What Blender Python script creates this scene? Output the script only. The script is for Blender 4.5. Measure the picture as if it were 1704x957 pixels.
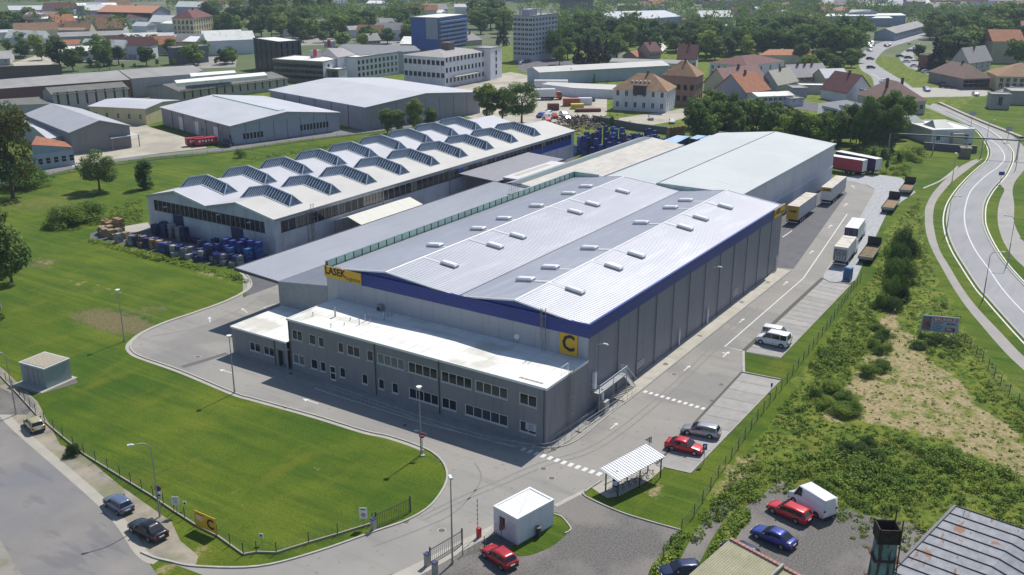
import bpy, bmesh, math, random
import numpy as np
from mathutils import Vector, Matrix
from mathutils.geometry import tessellate_polygon
for o in list(bpy.data.objects): bpy.data.objects.remove(o)
S = bpy.context.scene
COL = S.collection
R = random.Random(11)
PI = math.pi
# ------------------------------------------------------------ camera
H = 55.0; FL = 1645.6; PITCH = 0.33144; YAW = 0.57904
fw = Vector((math.cos(PITCH)*math.cos(YAW), math.cos(PITCH)*math.sin(YAW), -math.sin(PITCH)))
rt = Vector((math.sin(YAW), -math.cos(YAW), 0)); up = rt.cross(fw)
cd = bpy.data.cameras.new('camera'); cam = bpy.data.objects.new('camera', cd); COL.objects.link(cam)
cd.sensor_fit = 'HORIZONTAL'; cd.sensor_width = 36; cd.lens = FL/1704*36
cd.clip_start = 1; cd.clip_end = 9000
cam.matrix_world = Matrix(((rt.x, up.x, -fw.x, 0), (rt.y, up.y, -fw.y, 0), (rt.z, up.z, -fw.z, H), (0, 0, 0, 1)))
S.camera = cam
S.render.resolution_x = 1024; S.render.resolution_y = 575
# ------------------------------------------------------------ sky and sun
SUN_AZ = math.radians(2.0); SUN_EL = math.radians(53)
sdir = Vector((math.cos(SUN_EL)*math.cos(SUN_AZ), math.cos(SUN_EL)*math.sin(SUN_AZ), math.sin(SUN_EL)))
W = bpy.data.worlds.new('World'); S.world = W; W.use_nodes = True
nt = W.node_tree; nt.nodes.clear()
sk = nt.nodes.new('ShaderNodeTexSky'); sk.sky_type = 'NISHITA'; sk.sun_disc = False
sk.sun_elevation = SUN_EL; sk.sun_rotation = PI/2 - SUN_AZ; sk.altitude = 400; sk.air_density = 1.1; sk.dust_density = 0.8; sk.ozone_density = 2.5
bg = nt.nodes.new('ShaderNodeBackground'); bg.inputs['Strength'].default_value = 0.095
wo = nt.nodes.new('ShaderNodeOutputWorld')
nt.links.new(sk.outputs[0], bg.inputs[0]); nt.links.new(bg.outputs[0], wo.inputs[0])
sl = bpy.data.lights.new('sun', 'SUN'); sl.energy = 4.3; sl.angle = math.radians(0.53); sl.color = (1.0, 0.95, 0.87)
so = bpy.data.objects.new('sun', sl); COL.objects.link(so)
so.rotation_euler = sdir.to_track_quat('Z', 'Y').to_euler(); so.location = (0, 0, 200)
S.view_settings.view_transform = 'Standard'; S.view_settings.look = 'None'; S.view_settings.exposure = 0.22; S.view_settings.gamma = 1
S.render.engine = 'CYCLES'
S.cycles.volume_step_rate = 4.0; S.cycles.max_bounces = 6; S.cycles.transparent_max_bounces = 12

# ------------------------------------------------------------ pixel of the photograph -> point of the place
def ray(px, py):
    return fw + rt*((px-852)/FL) - up*((py-478.5)/FL)
def P(px, py, z=0.0):
    d = ray(px, py); t = (H-z)/-d.z
    return Vector((d.x*t, d.y*t, z))
def PXp(px, py, X):                       # on the plane x = X
    d = ray(px, py); t = X/d.x
    return Vector((X, d.y*t, H+d.z*t))
def PYp(px, py, Y):                       # on the plane y = Y
    d = ray(px, py); t = Y/d.y
    return Vector((d.x*t, Y, H+d.z*t))
def hgt(b, ty):                           # height of something standing at pixel b whose top is at row ty
    p = P(*b); lo, hi = 0.0, 54.0
    for _ in range(40):
        m = (lo+hi)/2; v = Vector((p.x, p.y, m-H))
        y = 478.5 - FL*v.dot(up)/v.dot(fw)
        if y > ty: lo = m
        else: hi = m
    return lo

# ------------------------------------------------------------ materials
MATS = {}
def mat(name, col=(.5, .5, .5), rough=.8, metal=0.0, col2=None, scale=1.0, amt=.5, bump=0.0, bscale=None, spec=None,
        streak=None, spots=None, trans=0.0, wave=None, coat=0.0, jitter=0.0, big=None):
    """procedural surface: two colours mixed by noise, optional streaks, spots, ribs (wave=(axis,pitch,strength))"""
    if name in MATS: return MATS[name]
    m = bpy.data.materials.new(name); MATS[name] = m; m.use_nodes = True
    n = m.node_tree.nodes; l = m.node_tree.links
    b = n['Principled BSDF']; b.inputs['Roughness'].default_value = rough; b.inputs['Metallic'].default_value = metal
    if spec is not None: b.inputs['Specular IOR Level'].default_value = spec
    if coat: b.inputs['Coat Weight'].default_value = coat
    tc = n.new('ShaderNodeTexCoord'); co = tc.outputs['Object']
    c1 = (*col, 1); c2 = (*(col2 or tuple(c*.8 for c in col)), 1)
    nz = n.new('ShaderNodeTexNoise'); nz.inputs['Scale'].default_value = scale; nz.inputs['Detail'].default_value = 5; nz.inputs['Roughness'].default_value = .6
    l.new(co, nz.inputs['Vector'])
    rp = n.new('ShaderNodeMapRange'); rp.inputs['From Min'].default_value = .5-.22/max(amt, .05)*.5; rp.inputs['From Max'].default_value = .5+.22/max(amt, .05)*.5
    l.new(nz.outputs['Fac'], rp.inputs['Value'])
    mx = n.new('ShaderNodeMix'); mx.data_type = 'RGBA'; mx.inputs['A'].default_value = c1; mx.inputs['B'].default_value = c2
    l.new(rp.outputs[0], mx.inputs['Factor'])
    out = mx.outputs['Result']
    def layer(out, vecscale, sc, lo, hi, colr, f=1.0, det=4):
        mp = n.new('ShaderNodeMapping'); mp.inputs['Scale'].default_value = vecscale; l.new(co, mp.inputs['Vector'])
        q = n.new('ShaderNodeTexNoise'); q.inputs['Scale'].default_value = sc; q.inputs['Detail'].default_value = det; l.new(mp.outputs[0], q.inputs['Vector'])
        r = n.new('ShaderNodeMapRange'); r.inputs['From Min'].default_value = lo; r.inputs['From Max'].default_value = hi; r.inputs['To Max'].default_value = f
        l.new(q.outputs['Fac'], r.inputs['Value'])
        k = n.new('ShaderNodeMix'); k.data_type = 'RGBA'; k.inputs['B'].default_value = (*colr, 1); l.new(out, k.inputs['A']); l.new(r.outputs[0], k.inputs['Factor'])
        return k.outputs['Result']
    if big: out = layer(out, (1, 1, 1), big[0], big[1], big[2], big[3], big[4])
    if streak: out = layer(out, streak[0], streak[1], streak[2], streak[3], streak[4], streak[5])
    if spots: out = layer(out, (1, 1, 1), spots[0], spots[1], spots[2], spots[3], spots[4])
    if jitter:
        oi = n.new('ShaderNodeObjectInfo'); hs = n.new('ShaderNodeHueSaturation')
        mr = n.new('ShaderNodeMapRange'); mr.inputs['To Min'].default_value = 1-jitter; mr.inputs['To Max'].default_value = 1+jitter
        l.new(oi.outputs['Random'], mr.inputs['Value']); l.new(mr.outputs[0], hs.inputs['Value'])
        mr2 = n.new('ShaderNodeMapRange'); mr2.inputs['To Min'].default_value = .5+jitter*.07; mr2.inputs['To Max'].default_value = .5-jitter*.07
        l.new(oi.outputs['Random'], mr2.inputs['Value']); l.new(mr2.outputs[0], hs.inputs['Hue'])
        l.new(out, hs.inputs['Color']); out = hs.outputs[0]
    l.new(out, b.inputs['Base Color'])
    hgtout = None
    if bump:
        q = n.new('ShaderNodeTexNoise'); q.inputs['Scale'].default_value = bscale or scale*6; q.inputs['Detail'].default_value = 6; l.new(co, q.inputs['Vector'])
        bp = n.new('ShaderNodeBump'); bp.inputs['Strength'].default_value = min(1, bump); bp.inputs['Distance'].default_value = .05*max(1, bump); l.new(q.outputs['Fac'], bp.inputs['Height'])
        hgtout = bp
    if wave:
        sx = n.new('ShaderNodeSeparateXYZ'); l.new(co, sx.inputs[0])
        ma = n.new('ShaderNodeMath'); ma.operation = 'MULTIPLY'; ma.inputs[1].default_value = 2*PI/wave[1]; l.new(sx.outputs['XYZ'.index(wave[0])], ma.inputs[0])
        si = n.new('ShaderNodeMath'); si.operation = 'SINE'; l.new(ma.outputs[0], si.inputs[0])
        bp = n.new('ShaderNodeBump'); bp.inputs['Strength'].default_value = wave[2]; bp.inputs['Distance'].default_value = .03; l.new(si.outputs[0], bp.inputs['Height'])
        if hgtout: l.new(hgtout.outputs[0], bp.inputs['Normal'])
        hgtout = bp
    if hgtout: l.new(hgtout.outputs[0], b.inputs['Normal'])
    if trans:
        tr = n.new('ShaderNodeBsdfTranslucent'); ms = n.new('ShaderNodeMixShader'); ms.inputs[0].default_value = trans
        l.new(out, tr.inputs[0]); l.new(b.outputs[0], ms.inputs[1]); l.new(tr.outputs[0], ms.inputs[2]); l.new(ms.outputs[0], n['Material Output'].inputs[0])
    return m
def flat(name, col, rough=.6, metal=0.0, **k):
    return mat(name, col, rough, metal, col2=tuple(c*.88 for c in col), scale=k.pop('scale', 2.0), **k)

# ------------------------------------------------------------ mesh building
class MB:
    def __init__(s): s.v = []; s.f = []; s.m = []; s.cur = 0; s.T = None
    def add(s, vs, fs):
        b = len(s.v)
        if s.T is not None: vs = [tuple(s.T @ Vector(p)) for p in vs]
        s.v += [tuple(p) for p in vs]; s.f += [tuple(i+b for i in f) for f in fs]; s.m += [s.cur]*len(fs); return s
    def quad(s, a, b, c, d): return s.add([a, b, c, d], [(0, 1, 2, 3)])
    def poly(s, pts): return s.add(pts, [tuple(range(len(pts)))])
    def box(s, x0, x1, y0, y1, z0, z1):
        return s.add([(x0, y0, z0), (x1, y0, z0), (x1, y1, z0), (x0, y1, z0), (x0, y0, z1), (x1, y0, z1), (x1, y1, z1), (x0, y1, z1)],
                     [(0, 3, 2, 1), (4, 5, 6, 7), (0, 1, 5, 4), (1, 2, 6, 5), (2, 3, 7, 6), (3, 0, 4, 7)])
    def hexa(s, p): return s.add(p, [(0, 3, 2, 1), (4, 5, 6, 7), (0, 1, 5, 4), (1, 2, 6, 5), (2, 3, 7, 6), (3, 0, 4, 7)])
    def bar(s, a, b, w, h=None, upv=(0, 0, 1)):
        a = Vector(a); b = Vector(b); h = h or w; d = (b-a).normalized(); u = Vector(upv)
        if abs(d.dot(u)) > .95: u = Vector((1, 0, 0))
        r = d.cross(u).normalized()*w/2; t = r.cross(d).normalized()*h/2
        return s.hexa([a-r-t, a+r-t, b+r-t, b-r-t, a-r+t, a+r+t, b+r+t, b-r+t])
    def tube(s, pts, r, n=8, r2=None, cap=True):
        pts = [Vector(p) for p in pts]; vs = []; fs = []; k = len(pts)
        for i, p in enumerate(pts):
            d = (pts[min(i+1, k-1)]-pts[max(i-1, 0)]).normalized(); u = Vector((0, 0, 1)) if abs(d.z) < .95 else Vector((1, 0, 0))
            a = d.cross(u).normalized(); b = a.cross(d).normalized(); rr = r if r2 is None else r+(r2-r)*i/(k-1)
            for j in range(n):
                t = 2*PI*j/n; vs.append(p+a*math.cos(t)*rr+b*math.sin(t)*rr)
        for i in range(k-1):
            for j in range(n): fs.append((i*n+j, i*n+(j+1) % n, (i+1)*n+(j+1) % n, (i+1)*n+j))
        if cap: fs.append(tuple(range(n))[::-1]); fs.append(tuple((k-1)*n+j for j in range(n)))
        return s.add(vs, fs)
    def cyl(s, x, y, z0, z1, r, n=12, r2=None): return s.tube([(x, y, z0), (x, y, z1)], r, n, r2)
    def prism(s, pts, z0, z1):                      # horizontal outline extruded up
        k = len(pts); s.add([(p[0], p[1], z0) for p in pts]+[(p[0], p[1], z1) for p in pts], [tuple(range(k))[::-1], tuple(range(k, 2*k))]+[(i, (i+1) % k, k+(i+1) % k, k+i) for i in range(k)]); return s
    def prof(s, pts, y0, y1):                        # outline in x,z extruded along y
        k = len(pts); s.add([(p[0], y0, p[1]) for p in pts]+[(p[0], y1, p[1]) for p in pts], [tuple(range(k)), tuple(range(k, 2*k))[::-1]]+[(i, k+i, k+(i+1) % k, (i+1) % k) for i in range(k)]); return s
    def mesh(s, name, mats, smooth=False):
        me = bpy.data.meshes.new(name); me.from_pydata(s.v, [], s.f)
        for m in (mats if isinstance(mats, (list, tuple)) else [mats]): me.materials.append(m)
        if any(s.m): me.polygons.foreach_set('material_index', s.m)
        if smooth: me.polygons.foreach_set('use_smooth', [True]*len(me.polygons))
        me.update(); return me
    def build(s, name, mats, parent=None, smooth=False, **k): return obj(name, s.mesh(name, mats, smooth), parent, **k)
def obj(name, me, parent=None, loc=None, rz=None, mw=None, label=None, kind=None, cat=None, group=None):
    o = bpy.data.objects.new(name, me); COL.objects.link(o)
    if parent: o.parent = parent
    if loc is not None: o.location = loc
    if rz is not None: o.rotation_euler = (0, 0, rz)
    if mw is not None: o.matrix_basis = mw
    if label: o['label'] = label
    if kind: o['kind'] = kind
    if cat: o['category'] = cat
    if group: o['group'] = group
    return o
def thing(name, label, cat, loc=(0, 0, 0), rz=0, group=None, scale=None):
    o = obj(name, None, loc=loc, rz=rz, label=label, cat=cat, group=group); o.empty_display_size = .5
    if scale: o.scale = scale
    return o
KIDS = {}
def kids(o): return KIDS.setdefault(o.name, [c for c in bpy.data.objects if c.parent == o])
def dup(root, loc, rz=0, label=None, group=None, scale=None, recolour=None):
    r = root.copy(); COL.objects.link(r); r.location = loc; r.rotation_euler = (0, 0, rz)
    if label: r['label'] = label
    if group: r['group'] = group
    if scale: r.scale = scale
    def rec(src, dst):
        for ch in kids(src):
            c = ch.copy(); COL.objects.link(c); c.parent = dst
            if recolour and ch.material_slots and ch.material_slots[0].link == 'OBJECT': c.material_slots[0].material = recolour
            rec(ch, c)
    rec(root, r); return r
def smoothpts(pts, k=6, closed=False):
    n = len(pts); out = []
    rng = range(n if closed else n-1)
    for i in rng:
        p0 = pts[(i-1) % n] if closed or i > 0 else pts[i]; p1 = pts[i]; p2 = pts[(i+1) % n]; p3 = pts[(i+2) % n] if closed or i+2 < n else p2
        for j in range(k):
            t = j/k; out.append(.5*((2*p1)+(p2-p0)*t+(2*p0-5*p1+4*p2-p3)*t*t+(3*p1-p0-3*p2+p3)*t**3))
    if not closed: out.append(pts[-1])
    return out
def W_(pts, z=0):  # pixel list -> world list
    return [P(x, y, z) for x, y in pts]
def sheet(name, pts, z, m, parent=None, smooth=0, kind='structure', label=None, cat=None, group=None):
    pts = [Vector((p[0], p[1], z)) for p in pts]
    if smooth: pts = smoothpts(pts, smooth, True)
    me = bpy.data.meshes.new(name); tr = tessellate_polygon([pts])
    fs = []
    for t in tr:
        a, b, c = (pts[i] for i in t)
        fs.append(t if (b-a).cross(c-a).z > 0 else t[::-1])
    me.from_pydata([tuple(p) for p in pts], [], fs); me.materials.append(m); me.update()
    return obj(name, me, parent, kind=kind, label=label, cat=cat, group=group)
def offs(pts, d):
    out = []; n = len(pts)
    for i in range(n):
        t = (pts[min(i+1, n-1)]-pts[max(i-1, 0)]); t.z = 0; t.normalize(); out.append(pts[i]+Vector((-t.y, t.x, 0))*d)
    return out
def ribbon(name, pts, w, z, m, parent=None, h=0.0, kind='structure', mb=None):
    """strip along a world polyline; h>0 makes a raised kerb"""
    L = offs(pts, w/2); Rr = offs(pts, -w/2); b = mb or MB(); n = len(pts)
    vs = [(p.x, p.y, z+h) for p in L]+[(p.x, p.y, z+h) for p in Rr]; fs = [(i, n+i, n+i+1, i+1) for i in range(n-1)]
    b.add(vs, fs)
    if h:
        for A, sg in ((L, 1), (Rr, -1)):
            b.add([(p.x, p.y, z-.02) for p in A]+[(p.x, p.y, z+h) for p in A], [((i, n+i, n+i+1, i+1) if sg > 0 else (i, i+1, n+i+1, n+i)) for i in range(n-1)])
    if mb: return None
    return b.build(name, m, parent, kind=kind)
def text(body, size, m, parent=None, mw=None, bold=0.0, name='lettering', width=None, ext=.01, align='CENTER'):
    cu = bpy.data.curves.new('t', 'FONT'); cu.body = body; cu.size = size; cu.offset = bold; cu.extrude = ext; cu.align_x = align; cu.align_y = 'CENTER'; cu.resolution_u = 2
    o = bpy.data.objects.new('t', cu); COL.objects.link(o)
    me = bpy.data.meshes.new_from_object(o.evaluated_get(bpy.context.evaluated_depsgraph_get()))
    bpy.data.objects.remove(o); me.materials.clear(); me.materials.append(m)
    if width:
        xs = [v.co.x for v in me.vertices]; w0 = max(xs)-min(xs)
        for v in me.vertices: v.co.x *= width/w0
    return obj(name, me, parent, mw=mw)
def facing(px, py, pz, n, tilt=0):   # matrix for flat things: local x right, local y up, local z = outward normal n (horizontal)
    n = Vector(n).normalized(); r = Vector((0, 0, 1)).cross(n).normalized(); u = n.cross(r)
    return Matrix(((r.x, u.x, n.x, px), (r.y, u.y, n.y, py), (r.z, u.z, n.z, pz), (0, 0, 0, 1)))

# ------------------------------------------------------------ walls with openings and windows
WIN = {}
def winmesh(w, h, nm, fm, th=.07):
    k = ('f', round(w, 2), round(h, 2), nm, fm.name, th)
    if k not in WIN:
        b = MB(); d = .09
        b.box(-w/2, -w/2+th, -d, 0, 0, h); b.box(w/2-th, w/2, -d, 0, 0, h); b.box(-w/2+th, w/2-th, -d, 0, h-th, h); b.box(-w/2+th, w/2-th, -d, 0, 0, th)
        b.box(-w/2-.05, w/2+.05, -d-.14, -d-.002, -.05, .0)
        vx, hz = nm if isinstance(nm, tuple) else (nm, 0)
        for i in range(vx): x = -w/2+w*(i+1)/(vx+1); b.box(x-th*.4, x+th*.4, -d+.004, 0, th, h-th)
        for i in range(hz): z = h*(i+1)/(hz+1); b.box(-w/2+th, w/2-th, -d+.008, 0, z-th*.35, z+th*.35)
        WIN[k] = b.mesh('window', fm)
    return WIN[k]
def panemesh(w, h, gm):
    k = ('p', round(w, 2), round(h, 2), gm.name)
    if k not in WIN:
        b = MB(); b.quad((-w/2, -.03, 0), (w/2, -.03, 0), (w/2, -.03, h), (-w/2, -.03, h)); WIN[k] = b.mesh('pane', gm)
    return WIN[k]
def wall(parent, A, B, h, m, ops=(), z0=0.0, depth=.14, top=None, name='wall', fm=None, gm=None, nm=1, gms=None, th=.07, sub=True):
    """A->B seen from outside runs left to right; ops = (u, z, w, h[, mullions]); top = outline above h [(u,z)..] from B back to A"""
    A = Vector((A[0], A[1], 0)); B = Vector((B[0], B[1], 0)); L = (B-A).length; d = (B-A)/L; n = Vector((d.y, -d.x, 0))
    us = sorted({0.0, L} | {round(o[0], 3) for o in ops} | {round(o[0]+o[2], 3) for o in ops}); zs = sorted({z0, h} | {round(o[1], 3) for o in ops} | {round(o[1]+o[3], 3) for o in ops})
    b = MB(); W3 = lambda u, z, k=0.0: (A.x+d.x*u-n.x*k, A.y+d.y*u-n.y*k, z)
    for i in range(len(us)-1):
        j0 = None
        for j in range(len(zs)-1):
            uc = (us[i]+us[i+1])/2; zc = (zs[j]+zs[j+1])/2
            if any(o[0] < uc < o[0]+o[2] and o[1] < zc < o[1]+o[3] for o in ops): continue
            b.quad(W3(us[i], zs[j]), W3(us[i+1], zs[j]), W3(us[i+1], zs[j+1]), W3(us[i], zs[j+1]))
    for o in ops:
        u0, z_, w, hh = o[:4]; u1 = u0+w; z1 = z_+hh
        b.quad(W3(u0, z_), W3(u0, z_, depth), W3(u0, z1, depth), W3(u0, z1)); b.quad(W3(u1, z_, depth), W3(u1, z_), W3(u1, z1), W3(u1, z1, depth))
        b.quad(W3(u0, z_, depth), W3(u0, z_), W3(u1, z_), W3(u1, z_, depth)); b.quad(W3(u0, z1), W3(u0, z1, depth), W3(u1, z1, depth), W3(u1, z1))
    if top: b.poly([W3(0, h), W3(L, h)]+[W3(u, z) for u, z in top])
    wo_ = b.build(name, m, parent); 
    if fm:
        ang = math.atan2(d.y, d.x)
        for o in ops:
            if len(o) > 4 and o[4] is None: continue
            w, hh = o[2], o[3]; c = W3(o[0]+w/2, o[1], depth-.002)
            g = gm if not gms or R.random() > .22 else R.choice(gms)
            wi = obj('window', winmesh(w, hh, o[4] if len(o) > 4 else nm, fm, th), parent, loc=c, rz=ang)
            if sub: obj('pane', panemesh(w, hh, g), wi)
    return wo_
def grid_ops(L, rows, n, w, h, m0=None, m1=None, nm=1):
    """n evenly spaced openings on each of the rows (sill heights)"""
    m0 = w if m0 is None else m0; m1 = m0 if m1 is None else m1; st = (L-m0-m1-w)/(n-1) if n > 1 else 0
    return [(m0+i*st, z, w, h, nm) for z in rows for i in range(n)]
def ribbed(b, p00, p10, p11, p01, pitch, dep, frac=.35):
    """sheet p00-p10 (bottom edge) to p01-p11 (top edge) with raised ribs running bottom->top"""
    p00, p10, p11, p01 = map(Vector, (p00, p10, p11, p01)); L = (p10-p00).length; k = max(1, int(L/pitch)); nrm = (p10-p00).cross(p01-p00).normalized()*dep
    vs = []; 
    for i in range(k):
        for t, r in ((0, 0), (.5-frac/2, 0), (.5-frac/4, 1), (.5+frac/4, 1), (.5+frac/2, 0)):
            f = (i+t)/k; vs += [p00.lerp(p10, f)+nrm*r, p01.lerp(p11, f)+nrm*r]
    vs += [p10, p11]; c = len(vs)//2
    b.add(vs, [(2*i, 2*i+2, 2*i+3, 2*i+1) for i in range(c-1)])
    return b
# ------------------------------------------------------------ shared surfaces
M_ASPH = mat('asphalt', (.31, .295, .268), .9, col2=(.24, .23, .213), scale=.09, amt=.45, bump=.25, bscale=14, streak=((1, .14, 1), .6, .52, .72, (.17, .168, .165), .45), spots=(1.3, .64, .70, (.15, .148, .145), .55), big=(.05, .56, .60, (.20, .195, .185), .6))
M_ASPH2 = mat('old_asphalt', (.245, .23, .21), .92, col2=(.17, .165, .165), scale=.16, amt=.5, bump=.3, bscale=12, big=(.05, .5, .62, (.16, .165, .185), .7), streak=((.5, .12, 1), 1.2, .56, .62, (.13, .13, .14), .5))
M_APRON = mat('dark_asphalt', (.125, .125, .135), .9, col2=(.09, .09, .1), scale=.3, amt=.4, bump=.2, bscale=14, spots=(.9, .6, .72, (.17, .17, .17), .5))
M_ROAD = mat('road_asphalt', (.33, .33, .34), .88, col2=(.26, .26, .27), scale=.05, amt=.5, bump=.2, bscale=14, streak=((.12, 1, 1), .8, .5, .7, (.2, .2, .22), .4))
M_CONC = mat('concrete', (.42, .40, .35), .9, col2=(.34, .32, .28), scale=.5, amt=.5, bump=.3, bscale=9, spots=(1.4, .62, .75, (.22, .21, .19), .4))
M_KERB = mat('kerb_stone', (.45, .43, .39), .9, col2=(.33, .32, .29), scale=1.2, bump=.2)
M_BAY = mat('bay_concrete', (.36, .35, .33), .92, col2=(.28, .27, .255), scale=.8, amt=.5, bump=.4, bscale=7, jitter=.1, spots=(2.5, .62, .72, (.2, .2, .19), .4))
M_GRAV = mat('gravel', (.17, .162, .15), .95, col2=(.08, .077, .073), scale=5, amt=.8, bump=1.0, bscale=10, big=(.12, .48, .6, (.24, .22, .2), .6), spots=(22, .6, .7, (.33, .31, .29), .7))
M_GRAVL = mat('pale_gravel', (.42, .43, .44), .95, col2=(.3, .31, .32), scale=1.2, amt=.7, bump=.8, bscale=9, spots=(16, .6, .7, (.5, .5, .5), .5))
M_DIRT = mat('packed_dirt', (.33, .29, .22), .95, col2=(.22, .2, .165), scale=.5, amt=.7, bump=.6, bscale=6, big=(.2, .5, .62, (.14, .16, .06), .6))
M_YARD = mat('pale_yard', (.47, .43, .34), .93, col2=(.36, .335, .27), scale=.25, amt=.6, bump=.3, bscale=4, big=(.08, .5, .6, (.28, .26, .22), .6))
M_PAINT = mat('road_paint', (.72, .72, .70), .7, col2=(.5, .5, .48), scale=3, amt=.5)
M_WHITE = flat('white_metal', (.78, .79, .80), .5)
M_DARK = flat('dark_metal', (.06, .065, .07), .5)
M_STEEL = mat('galvanised_steel', (.42, .44, .46), .45, .7, scale=3)
M_BLACK = flat('black_rubber', (.02, .02, .02), .8)

def ground_material():
    m = bpy.data.materials.new('grass_ground'); m.use_nodes = True; n = m.node_tree.nodes; l = m.node_tree.links; b = n['Principled BSDF']
    b.inputs['Roughness'].default_value = .95; b.inputs['Specular IOR Level'].default_value = .15
    tc = n.new('ShaderNodeTexCoord'); at = n.new('ShaderNodeAttribute'); at.attribute_name = 'mask'; sp = n.new('ShaderNodeSeparateColor'); l.new(at.outputs['Color'], sp.inputs[0])
    def noise(sc, det=5, vec=None, rough=.6, dist=0):
        q = n.new('ShaderNodeTexNoise'); q.inputs['Scale'].default_value = sc; q.inputs['Detail'].default_value = det; q.inputs['Roughness'].default_value = rough; q.inputs['Distortion'].default_value = dist
        if vec:
            mp = n.new('ShaderNodeMapping'); mp.inputs['Scale'].default_value = vec[0]; mp.inputs['Rotation'].default_value = (0, 0, vec[1]); l.new(tc.outputs['Object'], mp.inputs[0]); l.new(mp.outputs[0], q.inputs['Vector'])
        else: l.new(tc.outputs['Object'], q.inputs['Vector'])
        return q.outputs['Fac']
    def rng(x, a, c, lo=0, hi=1):
        r = n.new('ShaderNodeMapRange'); r.inputs['From Min'].default_value = a; r.inputs['From Max'].default_value = c; r.inputs['To Min'].default_value = lo; r.inputs['To Max'].default_value = hi; l.new(x, r.inputs['Value']); return r.outputs[0]
    def mix(a, c, f):
        k = n.new('ShaderNodeMix'); k.data_type = 'RGBA'
        for s_, v in (('A', a), ('B', c)):
            if isinstance(v, tuple): k.inputs[s_].default_value = (*v, 1)
            else: l.new(v, k.inputs[s_])
        l.new(f, k.inputs['Factor']) if not isinstance(f, float) else setattr(k.inputs['Factor'], 'default_value', f); return k.outputs['Result']
    def mth(op, a, c):
        k = n.new('ShaderNodeMath'); k.operation = op; k.use_clamp = False
        for i, v in enumerate((a, c)):
            if isinstance(v, float): k.inputs[i].default_value = v
            else: l.new(v, k.inputs[i])
        return k.outputs[0]
    lawn = mix((.062, .118, .009), (.135, .180, .015), rng(noise(.06, 6), .38, .62))
    lawn = mix(lawn, (.030, .085, .010), rng(noise(.5, 6, ((1, .16, 1), .5)), .46, .68, 0, .65))
    lawn = mix(lawn, (.19, .19, .02), rng(noise(.22, 7, ((.35, 1, 1), -.6)), .54, .72, 0, .6))
    lawn = mix(lawn, (.022, .07, .008), rng(noise(3.0, 6), .52, .70, 0, .55))
    lawn = mix(lawn, (.12, .17, .03), rng(noise(9.0, 6), .55, .68, 0, .5))
    lawn = mix(lawn, (.028, .072, .008), rng(noise(7.0, 6, ((1, .35, 1), .9)), .54, .66, 0, .5))
    lawn = mix(lawn, (.035, .085, .008), rng(noise(.55, 3, ((1, .02, 1), .62)), .5, .64, 0, .32))
    lawn = mix(lawn, (.15, .20, .03), rng(noise(.8, 3, ((1, .015, 1), .62)), .56, .66, 0, .35))
    lawn = mix(lawn, (.20, .17, .05), rng(noise(.9, 9, rough=.75), .66, .74, 0, .6))
    weed = mix((.08, .14, .016), (.20, .23, .035), rng(noise(.35, 8), .38, .62))
    weed = mix(weed, (.028, .062, .010), rng(noise(1.3, 8), .50, .66, 0, .75))
    weed = mix(weed, (.16, .12, .03), rng(noise(.16, 6), .58, .68, 0, .6))
    straw = mix((.46, .38, .20), (.26, .205, .12), rng(noise(2.4, 9, rough=.75), .40, .60))
    straw = mix(straw, (.11, .12, .03), rng(noise(.8, 8, rough=.7), .53, .62, 0, .8))
    c = mix(lawn, weed, rng(mth('ADD', sp.outputs[1], mth('MULTIPLY', noise(.5, 6), .5)), .6, .8))
    c = mix(c, straw, rng(mth('ADD', sp.outputs[0], mth('MULTIPLY', mth('SUBTRACT', noise(.32, 9, rough=.75), .5), 2.6)), .40, .68))
    brown = mix((.22, .17, .10), (.13, .12, .05), rng(noise(2.5, 8), .4, .6))
    c = mix(c, brown, rng(mth('ADD', sp.outputs[2], mth('MULTIPLY', mth('SUBTRACT', noise(.6, 9, rough=.7), .5), 1.5)), .45, .8, 0, .9))
    l.new(c, b.inputs['Base Color'])
    bp = n.new('ShaderNodeBump'); bp.inputs['Strength'].default_value = .8; bp.inputs['Distance'].default_value = .25; l.new(noise(4, 9, rough=.78), bp.inputs['Height']); l.new(bp.outputs[0], b.inputs['Normal'])
    return m
M_GROUND = ground_material()
# elliptical patches of the ground: (px, py, radius across m, radius along m, channel, strength)
def inpoly(x, y, poly):
    c = np.zeros(x.shape, bool); n = len(poly)
    for i in range(n):
        x1, y1 = poly[i][0], poly[i][1]; x2, y2 = poly[i-1][0], poly[i-1][1]
        cond = ((y1 > y) != (y2 > y)); xi = (x2-x1)*(y-y1)/((y2-y1) if y2 != y1 else 1e-9)+x1; c ^= cond & (x < xi)
    return c
MEADOW = W_([(1138, 905), (1185, 838), (1240, 760), (1300, 680), (1360, 590), (1420, 490), (1450, 470), (1480, 380), (1530, 330), (1538, 400), (1560, 470), (1600, 540), (1640, 590), (1720, 690), (1800, 800), (1900, 1000), (1500, 1000), (1400, 870), (1290, 820), (1220, 850), (1160, 900)])
DRY = W_([(1462, 520), (1490, 515), (1500, 545), (1530, 560), (1545, 590), (1590, 625), (1625, 665), (1710, 735), (1740, 800), (1640, 770), (1570, 735), (1500, 715), (1440, 705), (1375, 705), (1368, 688), (1400, 660), (1418, 625), (1422, 595), (1462, 572)])
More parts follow.
